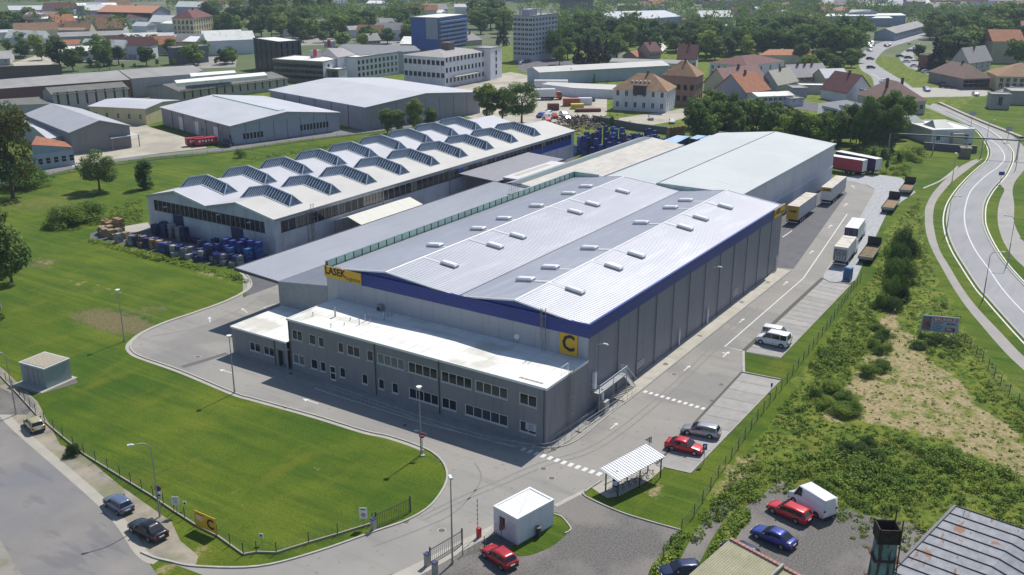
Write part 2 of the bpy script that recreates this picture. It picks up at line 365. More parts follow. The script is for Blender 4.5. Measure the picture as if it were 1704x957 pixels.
def build_ground():
    x0, x1, y0, y1, s = -20, 560, -120, 330, 2.0
    xs = np.arange(x0, x1+s, s); ys = np.arange(y0, y1+s, s); X, Y = np.meshgrid(xs, ys, indexing='ij'); nx, ny = X.shape
    co = np.stack([X, Y, np.zeros_like(X)], -1).reshape(-1, 3)
    i = np.arange((nx-1)*(ny-1)); a = (i//(ny-1))*ny+i % (ny-1); F = np.stack([a, a+ny, a+ny+1, a+1], -1)
    me = bpy.data.meshes.new('ground'); me.vertices.add(len(co)); me.vertices.foreach_set('co', co.ravel()); me.loops.add(F.size); me.loops.foreach_set('vertex_index', F.ravel().astype(np.int32))
    me.polygons.add(len(F)); me.polygons.foreach_set('loop_start', np.arange(0, F.size, 4, dtype=np.int32)); me.update(); me.validate()
    m = np.zeros((nx*ny, 4)); m[:, 3] = 1; fx, fy = X.ravel(), Y.ravel()
    m[inpoly(fx, fy, MEADOW), 1] = 1.0; dr = inpoly(fx, fy, DRY); m[dr, 0] = .66
    m[(fx > 245) & (fy > 60), 1] = .7
    def spot(px, py, rx, ry, ch, st):
        p = P(px, py); d = np.sqrt(((fx-p.x)/rx)**2+((fy-p.y)/ry)**2); m[:, ch] = np.maximum(m[:, ch], st*np.clip(1.5-d, 0, 1))
    for a_ in ((190, 535, 4, 10, 2, .95), (255, 515, 3, 4, 2, .6), (70, 440, 5, 4, 2, .6), (60, 340, 9, 14, 2, .55), (120, 330, 7, 9, 2, .5), (230, 420, 2, 6, 0, .5), (345, 456, 2, 3, 0, .55), (150, 480, 3, 8, 0, .3), (75, 437, 2, 4, 0, .5), (135, 640, 4, 1.5, 2, .5),
               (395, 465, 2, 2, 0, .5), (1099, 820, 3.5, .7, 0, .75), (1050, 846, 1.5, 1, 0, .4), (1225, 790, 6, 1.8, 0, .75), (1175, 795, 3, 1.5, 2, .4), (905, 900, 3, 1, 0, .9), (405, 830, 1.5, 1.5, 0, .35), (170, 560, 5, 3, 2, .4), (120, 255, 4, 10, 2, .5), (1480, 560, 5, 3, 0, .6), (1690, 640, 6, 5, 2, .5), (320, 925, 4, 1, 0, .6), (520, 770, 2, 3, 0, .25), (1260, 600, 3, 2, 2, .3)):
        spot(*a_)
    ca = me.color_attributes.new('mask', 'FLOAT_COLOR', 'POINT'); ca.data.foreach_set('color', m.ravel()); me.materials.append(M_GROUND)
    obj('ground', me, kind='structure')
    b = MB(); b.quad((-600, -3200, -.05), (3400, -3200, -.05), (3400, 3200, -.05), (-600, 3200, -.05)); b.build('outer_ground', mat('far_ground', (.045, .085, .018), .95, col2=(.10, .13, .04), scale=.015, amt=.6, big=(.006, .5, .6, (.2, .19, .15), .6)), kind='structure')
build_ground()

# ------------------------------------------------------------ roads and yards (each sheet a few mm above the one below)
LAWN_KERB = [(235, 919), (256, 928), (280, 934), (328, 943), (430, 943), (526, 919), (627, 883.6), (677, 866), (715, 843), (738, 813), (744, 790), (735, 767), (708, 747), (652, 727), (607, 717), (526, 692), (425, 664), (391, 654), (303, 617.5), (236, 594), (221, 585), (217, 577), (222, 568), (240, 554), (277.6, 537), (328, 520), (378.5, 501.5), (409, 486), (419, 474.7), (414, 462), (404, 452)]
LK = W_(LAWN_KERB); LKS = smoothpts(LK, 5)
street = sheet('street', W_([(-160, 540), (0, 682), (33, 717), (177, 843), (235, 919), (300, 1010), (480, 1200), (150, 1200), (36, 957), (0, 898), (-160, 720)]), .004, M_ASPH2)
ribbon('street_gutter', smoothpts(W_([(-60, 618), (0, 682), (33, 717), (177, 843), (235, 919), (262, 934)]), 5), 1.1, .0068, mat('gutter_concrete', (.40, .37, .31), .92, col2=(.33, .31, .27), scale=.5, bump=.2), kind='structure')
sheet('far_pavement', W_([(36, 957), (0, 898), (-160, 720), (-300, 760), (-60, 1000), (60, 1020)]), .003, mat('worn_paving', (.3, .28, .24), .95, col2=(.22, .21, .19), scale=.8, bump=.5, big=(.3, .52, .6, (.12, .13, .05), .5)))
GATE_R = [(480, 1010), (560, 985), (659, 953), (697, 937), (760, 905), (829, 871), (922, 842), (971, 818), (1000, 803), (1092, 774), (1234, 620.4), (1237, 585), (1370, 463), (1395, 418), (1423, 376), (1455.7, 318), (1449, 311), (1425, 303), (1396, 297)]
drive_pts = LKS + [Vector((105, 122, 0)), Vector((236, 122, 0)), Vector((236, 95, 0)), Vector((246, 95, 0))] + W_(GATE_R)[::-1]
drive = sheet('yard_drive', drive_pts, .008, M_ASPH)
sheet('shoulder', W_([(0, 682), (-60, 620), (-40, 600), (0, 610), (33, 640), (62, 668), (100, 740), (130, 752), (160, 775), (200, 808), (245, 840), (285, 868), (300, 900), (330, 925), (325, 942), (280, 934), (235, 919), (177, 843), (33, 717)]), .005, M_DIRT)
sheet('substation_pad', W_([(20, 655), (43, 632), (60, 622), (125, 628), (130, 637), (66, 656), (40, 650), (62, 672), (45, 690), (0, 690), (-10, 640)]), .007, M_GRAV)
b = MB(); ribbon('', LKS, .22, .008, M_KERB, h=.12, mb=b); kerb = b.build('kerb', M_KERB, kind='structure')
ribbon('kerb_gutter', offs(LKS[60:], .42), .55, .013, M_CONC, kind='structure')
# back yard in front of the glazed hall and under the works
sheet('storage_yard', W_([(150, 389), (180, 378), (205, 377), (246, 372)]) + [Vector((124, 174, 0)), Vector((236, 174, 0)), Vector((236, 120, 0)), Vector((105, 121, 0))] + W_([(404, 452), (395, 446), (340, 438), (280, 424), (230, 413), (185, 402), (150, 396)]), .006, M_APRON)
sheet('concrete_strip', W_([(198, 386), (205, 377), (246, 370), (250, 378), (230, 386)]), .011, M_CONC)
sheet('truck_apron', [Vector((168.9, 56, 0))] + W_([(1293, 445.5), (1320.5, 447.7), (1410, 321.5), (1399, 311.7)]) + [Vector((246, 66, 0)), Vector((168.9, 66, 0))], .012, M_APRON)
sheet('gravel_strip', W_([(1370, 463), (1379, 469), (1423, 468), (1440, 430), (1478, 350), (1524, 320), (1500, 296), (1465, 291), (1425, 292), (1396, 297), (1425, 303), (1449, 311), (1455.7, 318), (1423, 376), (1395, 418)]), .014, M_GRAVL)
b = MB(); ribbon('', smoothpts(W_([(1423, 376), (1440, 350), (1455.7, 319), (1452, 313), (1440, 307)]), 4), .2, .01, M_KERB, h=.1, mb=b)
ribbon('', W_([(1395, 418), (1372, 458), (1371, 464), (1380, 469.5), (1414, 472.5), (1423, 466)]), .2, .012, M_KERB, h=.12, mb=b); b.build('yard_kerb', M_KERB, kind='structure')
# pavement along the hall
b = MB(); 
for i in range(16):
    x0 = 104+i*4.05; b = MB(); b.box(x0+.015, x0+4.035, 50.65, 52.98, -.02, .11+.006*(i % 3)); b.build('paving_slab', mat('pavement_concrete', (.47, .44, .37), .9, col2=(.36, .34, .29), scale=.7, bump=.2, jitter=.06), drive)
b = MB(); b.box(103.5, 169, 50.48, 50.63, -.02, .125); ribbon('', smoothpts(W_([(1060, 655), (1010, 693), (975, 722), (950, 738), (925, 745), (900, 744.5), (850, 733)]), 5), .16, .008, M_KERB, h=.1, mb=b)
b.build('pavement_kerb', M_KERB, kind='structure')
sheet('office_footway', W_([(388, 592), (480, 630), (545, 655), (700, 705), (850, 741), (905, 745), (948, 738), (1010, 692), (1064, 652), (1030, 655), (960, 700), (910, 735), (484, 608), (395, 580)]), .012, mat('footway', (.34, .33, .30), .92, col2=(.25, .24, .22), scale=.6, bump=.3))
# parking bays
def bays(c00, c10, c11, c01, n, base):
    """c00-c10 road side, c01-c11 grass side"""
    c = [P(*q) for q in (c00, c10, c11, c01)]
    for i in range(n):
        g = .035*12/n if n > 12 else .012
        a, d = c[0].lerp(c[1], (i+g)/n), c[3].lerp(c[2], (i+g)/n); a2, d2 = c[0].lerp(c[1], (i+1-g)/n), c[3].lerp(c[2], (i+1-g)/n)
        m = MB(); m.add([(p.x, p.y, z) for z in (0, .024) for p in (a, a2, d2, d)], [(4, 7, 6, 5), (0, 1, 5, 4), (2, 3, 7, 6), (0, 4, 7, 3), (1, 2, 6, 5)]); m.f = [f if k else f for k, f in enumerate(m.f)]
        o = m.build('parking_bay', M_BAY, base); o.data.flip_normals() if c[0].x > 1e9 else None
bay_base = sheet('car_park', W_([(1088, 774), (1232, 619), (1300, 631), (1152, 788)]), .010, flat('joint_soil', (.10, .10, .08), .95))
bays((1094, 774), (1236, 620.4), (1297.6, 632.6), (1149.6, 787), 10, bay_base)
bay_base2 = sheet('rear_car_park', W_([(1232, 585), (1366, 462), (1417, 472), (1298, 598)]), .010, flat('joint_soil', (.1, .1, .08), .95))
bays((1241, 585.5), (1371, 464.5), (1414, 474), (1297.7, 595), 19, bay_base2)
island = sheet('verge', W_([(1236.5, 585), (1297.7, 596.5), (1420, 473), (1440, 470), (1330, 625), (1299, 632), (1238, 620)]), .009, M_GROUND)
b = MB(); ribbon('', W_([(1237, 585), (1237.5, 620)]), .35, .008, M_KERB, h=.1, mb=b); ribbon('', W_([(1238, 620.5), (1299, 632.5)]), .15, .012, M_KERB, h=.16, mb=b)
ribbon('', W_([(1149, 787.5), (1298, 633.5)]), .12, .01, M_KERB, h=.08, mb=b); ribbon('', W_([(1298, 596.5), (1415, 474.5)]), .12, .01, M_KERB, h=.08, mb=b)
ribbon('', W_([(1092, 774.5), (1149, 787.5)]), .12, .01, M_KERB, h=.06, mb=b); b.build('bay_kerb', M_KERB, kind='structure')
# gravel lots bottom right
sheet('gravel_lot', W_([(560, 990), (659, 955), (697, 939), (760, 907), (829, 872), (922, 842), (971, 818), (978, 830), (1030, 853), (1133, 883), (1120, 905), (1096, 957), (1060, 1050), (520, 1100)]), .010, M_GRAV)
sheet('concrete_edge', W_([(640, 962), (697, 936), (760, 903), (829, 870), (833, 884), (800, 900), (765, 920), (740, 935), (700, 957), (670, 975)]), .014, M_CONC)
sheet('hut_verge', W_([(846, 915), (868, 926), (895, 920), (925, 905), (946, 884), (945, 868), (934, 857), (921, 853), (900, 870)]), .016, M_GROUND, smooth=3)
b = MB(); ribbon('', smoothpts(W_([(922, 856), (934, 860), (945, 872), (950, 882), (940, 888)]), 4), .14, .012, M_KERB, h=.1, mb=b)
ribbon('', smoothpts(W_([(971, 817), (975, 827), (1030, 852), (1080, 868), (1134, 883)]), 4), .14, .012, M_KERB, h=.12, mb=b)
ribbon('', W_([(924, 842), (971, 818)]), .5, .012, M_KERB, h=.01, mb=b); ribbon('', W_([(973, 819), (1000, 800)]), .16, .012, M_KERB, h=.1, mb=b); b.build('lot_kerb', M_KERB, kind='structure')
sheet('gravel_path', W_([(1205, 828), (1222, 832), (1216, 850), (1195, 880), (1180, 905), (1165, 935), (1140, 975), (1120, 990), (1128, 945), (1140, 915), (1168, 870)]), .006, M_GRAV, smooth=3)
sheet('gravel_car_park', W_([(1238, 846), (1262, 830), (1300, 800), (1322, 822), (1396, 842), (1440, 857), (1500, 868), (1536, 882), (1600, 960), (1500, 1050), (1200, 1050), (1215, 960), (1225, 900), (1232, 868)]), .006, M_GRAV, smooth=3)
sheet('bicycle_stand_slab', W_([(985, 812), (1010, 798), (1040, 788), (1075, 770), (1107, 776), (1080, 800), (1030, 826), (1010, 829)]), .012, M_CONC)
# ------------------------------------------------------------ main road on the right
RL = W_([(1540, 176), (1575, 191), (1603, 204), (1628, 218), (1642, 236), (1649, 252), (1645, 268), (1632.3, 279), (1612, 298), (1594.5, 318), (1580.6, 341), (1575.5, 366), (1579.3, 391.4), (1589.4, 416.6), (1604.6, 441.9), (1629.8, 480), (1647.5, 500), (1667.6, 523), (1704, 563), (1760, 620), (1850, 700), (1990, 820)])
RR = W_([(1541.7, 183), (1582, 196), (1614.4, 209), (1642.7, 221.5), (1669, 235.6), (1681, 250), (1683, 262), (1680, 274), (1670, 293), (1650, 315.7), (1637.4, 338.4), (1634.8, 361), (1637.4, 378.8), (1650, 406.5), (1670, 436.8), (1704, 474.7), (1760, 530), (1850, 610), (1990, 720)])
RL = W_([(1452, 122), (1500, 150)])+RL[0:]; RR = W_([(1480, 128), (1520, 160), (1541.7, 174)])+[P(1575, 185), P(1614, 203), P(1645, 217)]+RR[4:]
sl_, sr_ = smoothpts(RL, 5), smoothpts(RR, 5)
road = sheet('main_road', sl_+sr_[::-1], .010, M_ROAD)
CL = smoothpts(W_([(1640, 228), (1662, 243), (1672, 262), (1662, 277), (1640, 293), (1617, 315.7), (1607, 341), (1605, 366), (1611, 391.4), (1624.7, 419), (1645, 447), (1667.6, 480), (1704, 520), (1790, 600)]), 6)
ribbon('centre_line', CL, .22, .016, M_PAINT, road, kind=None); ribbon('edge_line', offs(sl_, -.7), .25, .016, M_PAINT, road, kind=None); ribbon('edge_line', offs(sr_[20:], .6), .25, .016, M_PAINT, road, kind=None)
b = MB(); ribbon('', sl_[15:], .35, .008, M_KERB, h=.12, mb=b); ribbon('', sr_[15:], .35, .008, M_KERB, h=.12, mb=b); b.build('road_kerb', M_KERB, kind='structure')
def strip2(name, A, B, z, m, k=5, **kw): return sheet(name, smoothpts(W_(A), k)+smoothpts(W_(B), k)[::-1], z, m, **kw)
strip2('cycle_path', [(1622, 265), (1594, 280), (1559, 313), (1541.5, 341), (1539, 361), (1541.5, 389), (1551.6, 416.6), (1566.7, 444.4), (1587, 480), (1609.6, 512.8), (1634.8, 543), (1667.6, 581), (1704, 616.3), (1800, 700)],
       [(1636, 264), (1609.6, 283), (1581.8, 305.6), (1559, 333.4), (1552.8, 358.6), (1555.4, 386.4), (1564, 416.6), (1579, 442), (1602, 480), (1627, 512.8), (1667.6, 555.7), (1704, 593.5), (1800, 680)], .008, mat('path_asphalt', (.34, .32, .29), .92, col2=(.28, .27, .25), scale=.3, bump=.2))
SIDE_L = [(1560, 172), (1600, 187), (1640, 205), (1668, 220), (1700, 248), (1690, 262), (1668, 290), (1664, 306), (1671.4, 315.7), (1664, 333.4), (1660, 356), (1662.6, 381.3), (1675, 411.6), (1704, 444.4), (1800, 520)]
sheet('right_pavement', smoothpts(W_([(1545, 178), (1582, 195), (1616, 208.5), (1645, 220.5), (1671, 234), (1684, 249), (1686, 262), (1683, 275), (1673, 293), (1664, 306), (1671.4, 315.7), (1664, 333.4), (1660, 356), (1662.6, 381.3), (1675, 411.6), (1704, 444.4), (1800, 520)]), 4)+smoothpts(W_([(1553, 172), (1590, 184), (1640, 203), (1672, 216), (1698, 238), (1715, 260), (1704, 283), (1690, 300.6), (1685, 318), (1687.8, 341), (1688, 371), (1698, 394), (1704, 402), (1800, 470)]), 4)[::-1], .006, mat('pavement_asphalt', (.36, .345, .325), .92, col2=(.28, .27, .26), scale=.2, bump=.2))
sheet('garden_path', smoothpts(W_([(1536, 312), (1560, 302), (1575, 292), (1590, 279), (1592, 276)]), 4)+smoothpts(W_([(1595, 277), (1592, 281), (1576, 295), (1560, 304.5), (1537, 314)]), 4), .006, M_CONC)
b = MB(); ribbon('', smoothpts(W_([(1563, 172), (1600, 189), (1640, 206), (1673, 219), (1700, 230)]), 4), 1.2, .01, M_CONC, h=.5, mb=b); b.build('flood_wall', M_CONC, kind='structure')
# far main road and side street
strip2('far_road', [(1600, 42), (1560, 50), (1500, 62), (1462, 72), (1438, 85), (1430, 98), (1432, 115), (1450, 128), (1460, 150), (1500, 165)], [(1700, 50), (1600, 52), (1545, 60), (1500, 73), (1475, 82), (1461, 95), (1457, 105), (1475, 118), (1495, 130), (1515, 143), (1530, 160)], .012, M_ROAD)
strip2('side_street', [(1530, 72), (1503, 86), (1497, 98), (1512, 112), (1540, 122), (1556, 134), (1568, 150)], [(1540, 78), (1524, 87), (1522, 97), (1542, 109), (1572, 118), (1594, 130), (1618, 152)], .010, M_ROAD)
sheet('bridge_deck', W_([(1495, 146), (1600, 146), (1650, 152), (1640, 160), (1536, 162)]), .016, M_CONC)
# background yards and streets
sheet('back_road', smoothpts(W_([(-80, 320), (60, 296), (120, 281), (250, 262), (380, 250), (500, 233), (640, 217), (760, 200)]), 3)+smoothpts(W_([(760, 192), (640, 207), (560, 218), (430, 237), (340, 248), (260, 257), (180, 265), (110, 277), (0, 298), (-80, 308)]), 3), .006, mat('back_asphalt', (.2, .195, .2), .9, col2=(.15, .15, .15), scale=.2, bump=.1))
sheet('pale_yard', W_([(120, 278), (180, 266), (260, 256), (345, 246), (330, 235), (250, 212), (215, 190), (180, 172), (120, 200), (150, 240), (118, 255)]), .008, M_YARD)
sheet('works_yard', W_([(625, 150), (700, 146), (850, 120), (1010, 150), (1010, 190), (990, 205), (900, 212), (800, 200), (760, 190), (640, 170)]), .008, M_YARD)
sheet('yard_north', W_([(20, 105), (100, 80), (120, 92), (60, 118), (30, 118)]), .008, M_YARD)
sheet('town_street', W_([(1010, 200), (1060, 192), (1120, 184), (1150, 176), (1160, 166), (1185, 160), (1190, 172), (1175, 186), (1120, 202), (1060, 212), (1030, 210)]), .008, M_YARD)
sheet('town_street', W_([(1185, 160), (1300, 160), (1400, 180), (1400, 190), (1290, 178), (1190, 172)]), .009, M_APRON)
sheet('parking_north', W_([(880, 68), (930, 100), (1000, 105), (900, 130), (860, 115)]), .008, M_APRON)
sheet('car_storage', W_([(0, 20), (70, 18), (80, 32), (40, 40), (0, 36)]), .008, M_YARD)
sheet('north_car_park', W_([(345, 62), (380, 62), (388, 85), (350, 85)]), .008, M_YARD)

# ------------------------------------------------------------ paint on the drive
def plate(name, c, w, l, ang, z, m, parent):    # flat rectangle
    b = MB(); b.quad((-l/2, -w/2, 0), (l/2, -w/2, 0), (l/2, w/2, 0), (-l/2, w/2, 0)); return b.build(name, m, parent, loc=(c.x, c.y, z), rz=ang)
def stripes(a, b_, n, w, l, name='crossing_stripe'):
    A, B = P(*a), P(*b_); d = B-A; ang = math.atan2(d.y, d.x)
    for i in range(n): plate(name, A.lerp(B, i/(n-1)), l, w, ang, .020, M_PAINT, drive)
stripes((871, 748), (997, 789), 12, .5, .85); stripes((1074, 652), (1170, 680), 11, .45, .7)
def arrow(px, py, ang, s=1.0, turn=0):
    b = MB(); b.quad((-1.2, -.07, 0), (.5, -.07, 0), (.5, .07, 0), (-1.2, .07, 0)); b.add([(.5, -.3, 0), (1.3, 0, 0), (.5, .3, 0)], [(0, 1, 2)])
    if turn: b.quad((-.1, .07, 0), (.1, .07, 0), (.6, .5*turn+.07, 0), (.4, .55*turn+.07, 0))
    p = P(px, py); o = b.build('lane_arrow', M_PAINT, drive, loc=(p.x, p.y, .020), rz=ang); o.scale = (s, s*1.2, 1)
for a in ((1021.5, 709, 0, .8), (1143, 613, 0, .9), (1208, 590, 0, 1.0, 1), (1234, 534, 0, .9), (1307, 471.5, 0, 1), (1350, 420, 0, 1.0), (1381, 377, 0, 1.1), (1407, 341, 0, 1.2), (1420, 311, .5, 1.2), (517, 668, PI/2, 1.1), (700, 719, PI/2, .9), (376, 618, 1.6, 1), (349, 532, .9, 1), (407, 517, 1.2, 1), (856, 829, PI*.98, 1.0)): arrow(*a)
def line(pts, w=.12, z=.020): ribbon('lane_line', W_(pts), w, z, M_PAINT, drive, kind=None)
line([(1239, 585), (1206, 577), (1337, 463), (1410, 356)], .18); line([(524, 647), (700, 703), (860, 745)], .14); line([(527, 645), (524, 647)], .14)
line([(1302, 395), (1318, 384)], .2); line([(438, 512), (459, 506)], .16); line([(438, 512), (450, 516)], .12)
M_IRON = flat('cast_iron', (.10, .095, .09), .7)
def manhole(px, py, par, r=.34):
    p = P(px, py); z = .13 if py < 640 and P(px, py).y > 50.7 and P(px, py).x > 104 else .019
    o = MB().cyl(0, 0, 0, .006, r*1.35, 20).build('manhole_ring', M_CONC, par, loc=(p.x, p.y, z)); MB().cyl(0, 0, .004, .010, r, 20).build('manhole_cover', M_IRON, o)
for a in ((904, 780), (917.8, 796), (673.8, 708), (484, 622), (735, 883), (1122, 623), (1107.5, 607), (1234, 504), (1277.5, 471), (921, 748.5), (329, 594)): manhole(*a, drive)
def gully(px, py, ang=0):
    p = P(px, py); b = MB(); b.box(-.3, .3, -.25, .25, 0, .008); b.build('drain_grate', M_IRON, drive, loc=(p.x, p.y, .02), rz=ang)
for a in ((1185, 667), (732, 765, .6), (676, 868, .3), (476, 678, .2), (1200, 640)): gully(*a)
ribbon('asphalt_patch', W_([(303, 611), (340, 600), (378, 588)]), .9, .018, mat('patch_asphalt', (.13, .13, .13), .9), drive, kind=None)
# ------------------------------------------------------------ building surfaces
M_CLAD = mat('grey_cladding', (.25, .265, .285), .55, .15, col2=(.225, .24, .26), scale=.15, wave=('X', .30, .8))
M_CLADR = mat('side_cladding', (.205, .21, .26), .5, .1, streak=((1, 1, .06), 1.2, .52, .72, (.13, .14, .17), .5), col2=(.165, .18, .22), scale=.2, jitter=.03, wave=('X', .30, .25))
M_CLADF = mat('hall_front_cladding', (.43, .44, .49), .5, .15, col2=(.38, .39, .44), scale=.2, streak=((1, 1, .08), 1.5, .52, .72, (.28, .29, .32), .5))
M_OFF = mat('office_cladding', (.25, .25, .275), .6, .05, streak=((1, 1, .08), 1.6, .52, .72, (.15, .16, .17), .5), col2=(.215, .215, .24), scale=.2, wave=('X', .30, .7))
M_BLUE = mat('blue_fascia', (.02, .045, .27), .4, .1, col2=(.016, .038, .22), scale=.4)
M_ROOFM = mat('corrugated_roof', (.52, .53, .57), .48, .35, col2=(.45, .46, .51), scale=.08, amt=.5, streak=((.15, 1.0, 1), .8, .5, .7, (.58, .59, .64), .6))
M_ROOFG = mat('pale_membrane_roof', (.50, .53, .53), .75, col2=(.43, .47, .48), scale=.06, amt=.5, spots=(.45, .62, .7, (.40, .42, .44), .4), streak=((.6, .06, 1), 1.5, .55, .72, (.38, .41, .42), .5))
M_ROOFW = mat('white_membrane_roof', (.80, .80, .77), .8, col2=(.72, .72, .68), scale=.25, amt=.5, streak=((1, .15, 1), .5, .52, .68, (.5, .49, .44), .6), big=(.12, .58, .66, (.42, .40, .32), .6))
M_ROOFL = mat('light_grey_roof', (.50, .51, .55), .7, col2=(.42, .43, .47), scale=.12, amt=.5, streak=((1, .2, 1), .4, .5, .7, (.46, .46, .48), .4))
M_ROOFB = mat('beige_roof', (.56, .53, .47), .85, col2=(.46, .44, .4), scale=.3, amt=.6, streak=((.4, 1.6, 1), .6, .5, .62, (.38, .36, .33), .5))
M_ROOFD = mat('dark_felt_roof', (.13, .135, .12), .9, col2=(.17, .17, .15), scale=.3, amt=.6, streak=((1, .3, 1), .5, .5, .7, (.2, .2, .18), .5))
M_ROOFGR = mat('grey_felt_roof', (.34, .33, .32), .9, col2=(.27, .27, .26), scale=.15, amt=.6, streak=((.5, .1, 1), .5, .5, .7, (.22, .22, .22), .5))
M_TILE = mat('orange_tile_roof', (.40, .15, .06), .85, col2=(.27, .11, .06), scale=.6, amt=.7, wave=('Z', .3, .5))
M_TILEB = mat('brown_tile_roof', (.32, .19, .10), .85, col2=(.22, .13, .07), scale=.6, amt=.7, wave=('Z', .3, .5))
M_TILER = mat('dark_red_tile_roof', (.16, .05, .045), .85, col2=(.1, .04, .04), scale=.6, amt=.7, wave=('Z', .3, .5))
M_GLASS = flat('window_glass', (.018, .022, .032), .08, spec=.35)
M_GLASSL = flat('blind_behind_glass', (.05, .058, .07), .15, spec=.5)
M_GLASSM = flat('pale_blind', (.13, .15, .17), .2, spec=.5)  # paler pane colour for windows with pale blinds
M_SKYG = mat('skylight_glass', (.15, .22, .31), .2, 0, col2=(.05, .08, .13), scale=1.1, amt=.9, spec=.6, trans=.3)
M_WIRED = mat('green_wired_glass', (.42, .60, .48), .4, col2=(.32, .50, .40), scale=.9, jitter=.1)
M_FRW = flat('white_frame', (.74, .75, .76), .5)
M_FRD = flat('dark_frame', (.05, .05, .06), .5)
M_YEL = flat('yellow_sign', (.72, .42, .02), .6)
M_BLK = flat('black_print', (.015, .015, .015), .6)
M_PLW = mat('white_plaster', (.60, .62, .67), .9, col2=(.43, .45, .5), scale=.3, amt=.5, streak=((1, 1, .12), .9, .52, .7, (.36, .37, .4), .5))
M_DKBLUE = flat('dark_blue_door', (.03, .035, .13), .6)
GMS = [M_GLASSL, M_GLASSL, M_GLASSM]

# ============================================================ 1  logistics hall
hall = thing('logistics_hall', 'large grey hall with blue fascia and twin-ridged corrugated roof carrying the yellow C', 'warehouse', (98, 53, 0))
HL, HW = 70.7, 42.8; EZ = 12.0
# roof : right eave y0 z12, ridge 10.6, valley 19.3, ridge 31.6, left 42.3
prof = [(0.0, 11.75), (10.6, 13.15), (19.4, 11.95), (31.6, 13.1), (42.3, 11.75)]
for k in range(4):
    (ya, za), (yb, zb) = prof[k], prof[k+1]; b = MB()
    if zb > za: ribbed(b, (.05, ya, za), (HL-.05, ya, za), (HL-.05, yb, zb), (.05, yb, zb), .5, .045)
    else: ribbed(b, (HL-.05, yb, zb), (.05, yb, zb), (.05, ya, za), (HL-.05, ya, za), .5, .045)
    b.build('roof_slope', M_ROOFM, hall)
for (y, z) in (prof[1], prof[3]):
    b = MB(); b.hexa([(-.05, y-.2, z+.03), (HL, y-.2, z+.03), (HL, y+.2, z+.03), (-.05, y+.2, z+.03), (-.05, y-.05, z+.1), (HL, y-.05, z+.1), (HL, y+.05, z+.1), (-.05, y+.05, z+.1)]); b.build('ridge_cap', mat('ridge_grey', (.62, .63, .65), .5), hall)
b = MB(); b.box(0, HL, 19.25, 19.55, 11.93, 11.99); b.build('valley_gutter', M_DARK, hall)
for x in (0.0, HL):
    b = MB(); b.add([(x, y, z-.03) for y, z in prof]+[(x, 42.8, 11.7), (x, 42.8, 10.4), (x, 0, 10.4)], [tuple(range(8))[::1 if x == 0 else -1]]); b.build('gable_infill', M_BLUE, hall)
# verge trims following the gables
for k in (0, 2):
    for x in (-.16, HL+.02):
        b = MB()
        for (p, q) in ((prof[k], prof[k+1]), (prof[k+1], prof[k+2])):
            b.hexa([(x, p[0], p[1]-.12), (x+.14, p[0], p[1]-.12), (x+.14, q[0], q[1]-.12), (x, q[0], q[1]-.12), (x, p[0], p[1]+.09), (x+.14, p[0], p[1]+.09), (x+.14, q[0], q[1]+.09), (x, q[0], q[1]+.09)])
        b.build('verge_trim', M_WHITE, hall)
# fascia : stacked ribs, front and right
def fascia(name, pts_fn, n=6):
    b = MB(); h = 1.75/n
    for i in range(n):
        z = 10.35+i*h; pts_fn(b, z+.02, z+h-.02, .22); pts_fn(b, z+h-.03, z+h+.02, .17)
    return b.build(name, M_BLUE, hall)
fascia('fascia', lambda b, a, c, d: b.box(-d, 0, -d, 36.0, a, c))
fascia('fascia', lambda b, a, c, d: b.box(.001, HL+.2, -d, -.001, a, c))
b = MB(); b.box(-.26, 0, -.26, 42.8, 12.1, 12.16); b.box(-.26, HL+.2, -.26, .05, 12.101, 12.161); b.build('fascia_cap', M_BLUE, hall)
# left parapet of green wired glass, seen from the roof side
b = MB(); b.box(0, HL, 42.62, 42.8, 10.3, 11.7); b.build('parapet_wall', M_CLADF, hall)
n = 38; st = HL/n
pane = MB().box(.06, st-.06, 42.52, 42.56, 11.72, 12.72).mesh('parapet_panel', M_WIRED)
for i in range(n): obj('parapet_panel', pane, hall, loc=(i*st, 0, 0))
b = MB(); b.box(-.1, HL, 42.5, 42.85, 12.74, 12.82)
for i in range(n+1): MB().box(i*st-.07, i*st+.07, 42.44, 42.6, 11.7, 12.74).build('parapet_post', M_FRD, hall)
b.box(-.1, HL, 42.6, 42.8, 11.7, 12.74); b.build('parapet_frame', mat('parapet_metal', (.33, .37, .42), .5, .3), hall)
# stretches of glass parapet on the far end, each side of the ridges
for y0, y1, z0, z1 in ((37.0, 42.4, 12.25, 12.75), (13.5, 24.5, 12.1, 13.0)):
    b = MB(); k = max(3, int((y1-y0)/1.8)); s_ = (y1-y0)/k
    for i in range(k):
        m2 = MB(); m2.box(HL+.05, HL+.1, y0+i*s_+.05, y0+(i+1)*s_-.05, 11.6, 12.75); m2.build('parapet_panel', M_WIRED, hall)
    b.box(HL-.1, HL+.3, y0, y1, 12.76, 12.84)
    for i in range(k+1): b.box(HL+.0, HL+.14, y0+i*s_-.04, y0+i*s_+.04, 11.6, 12.76)
    b.build('parapet_frame', mat('parapet_metal'), hall)
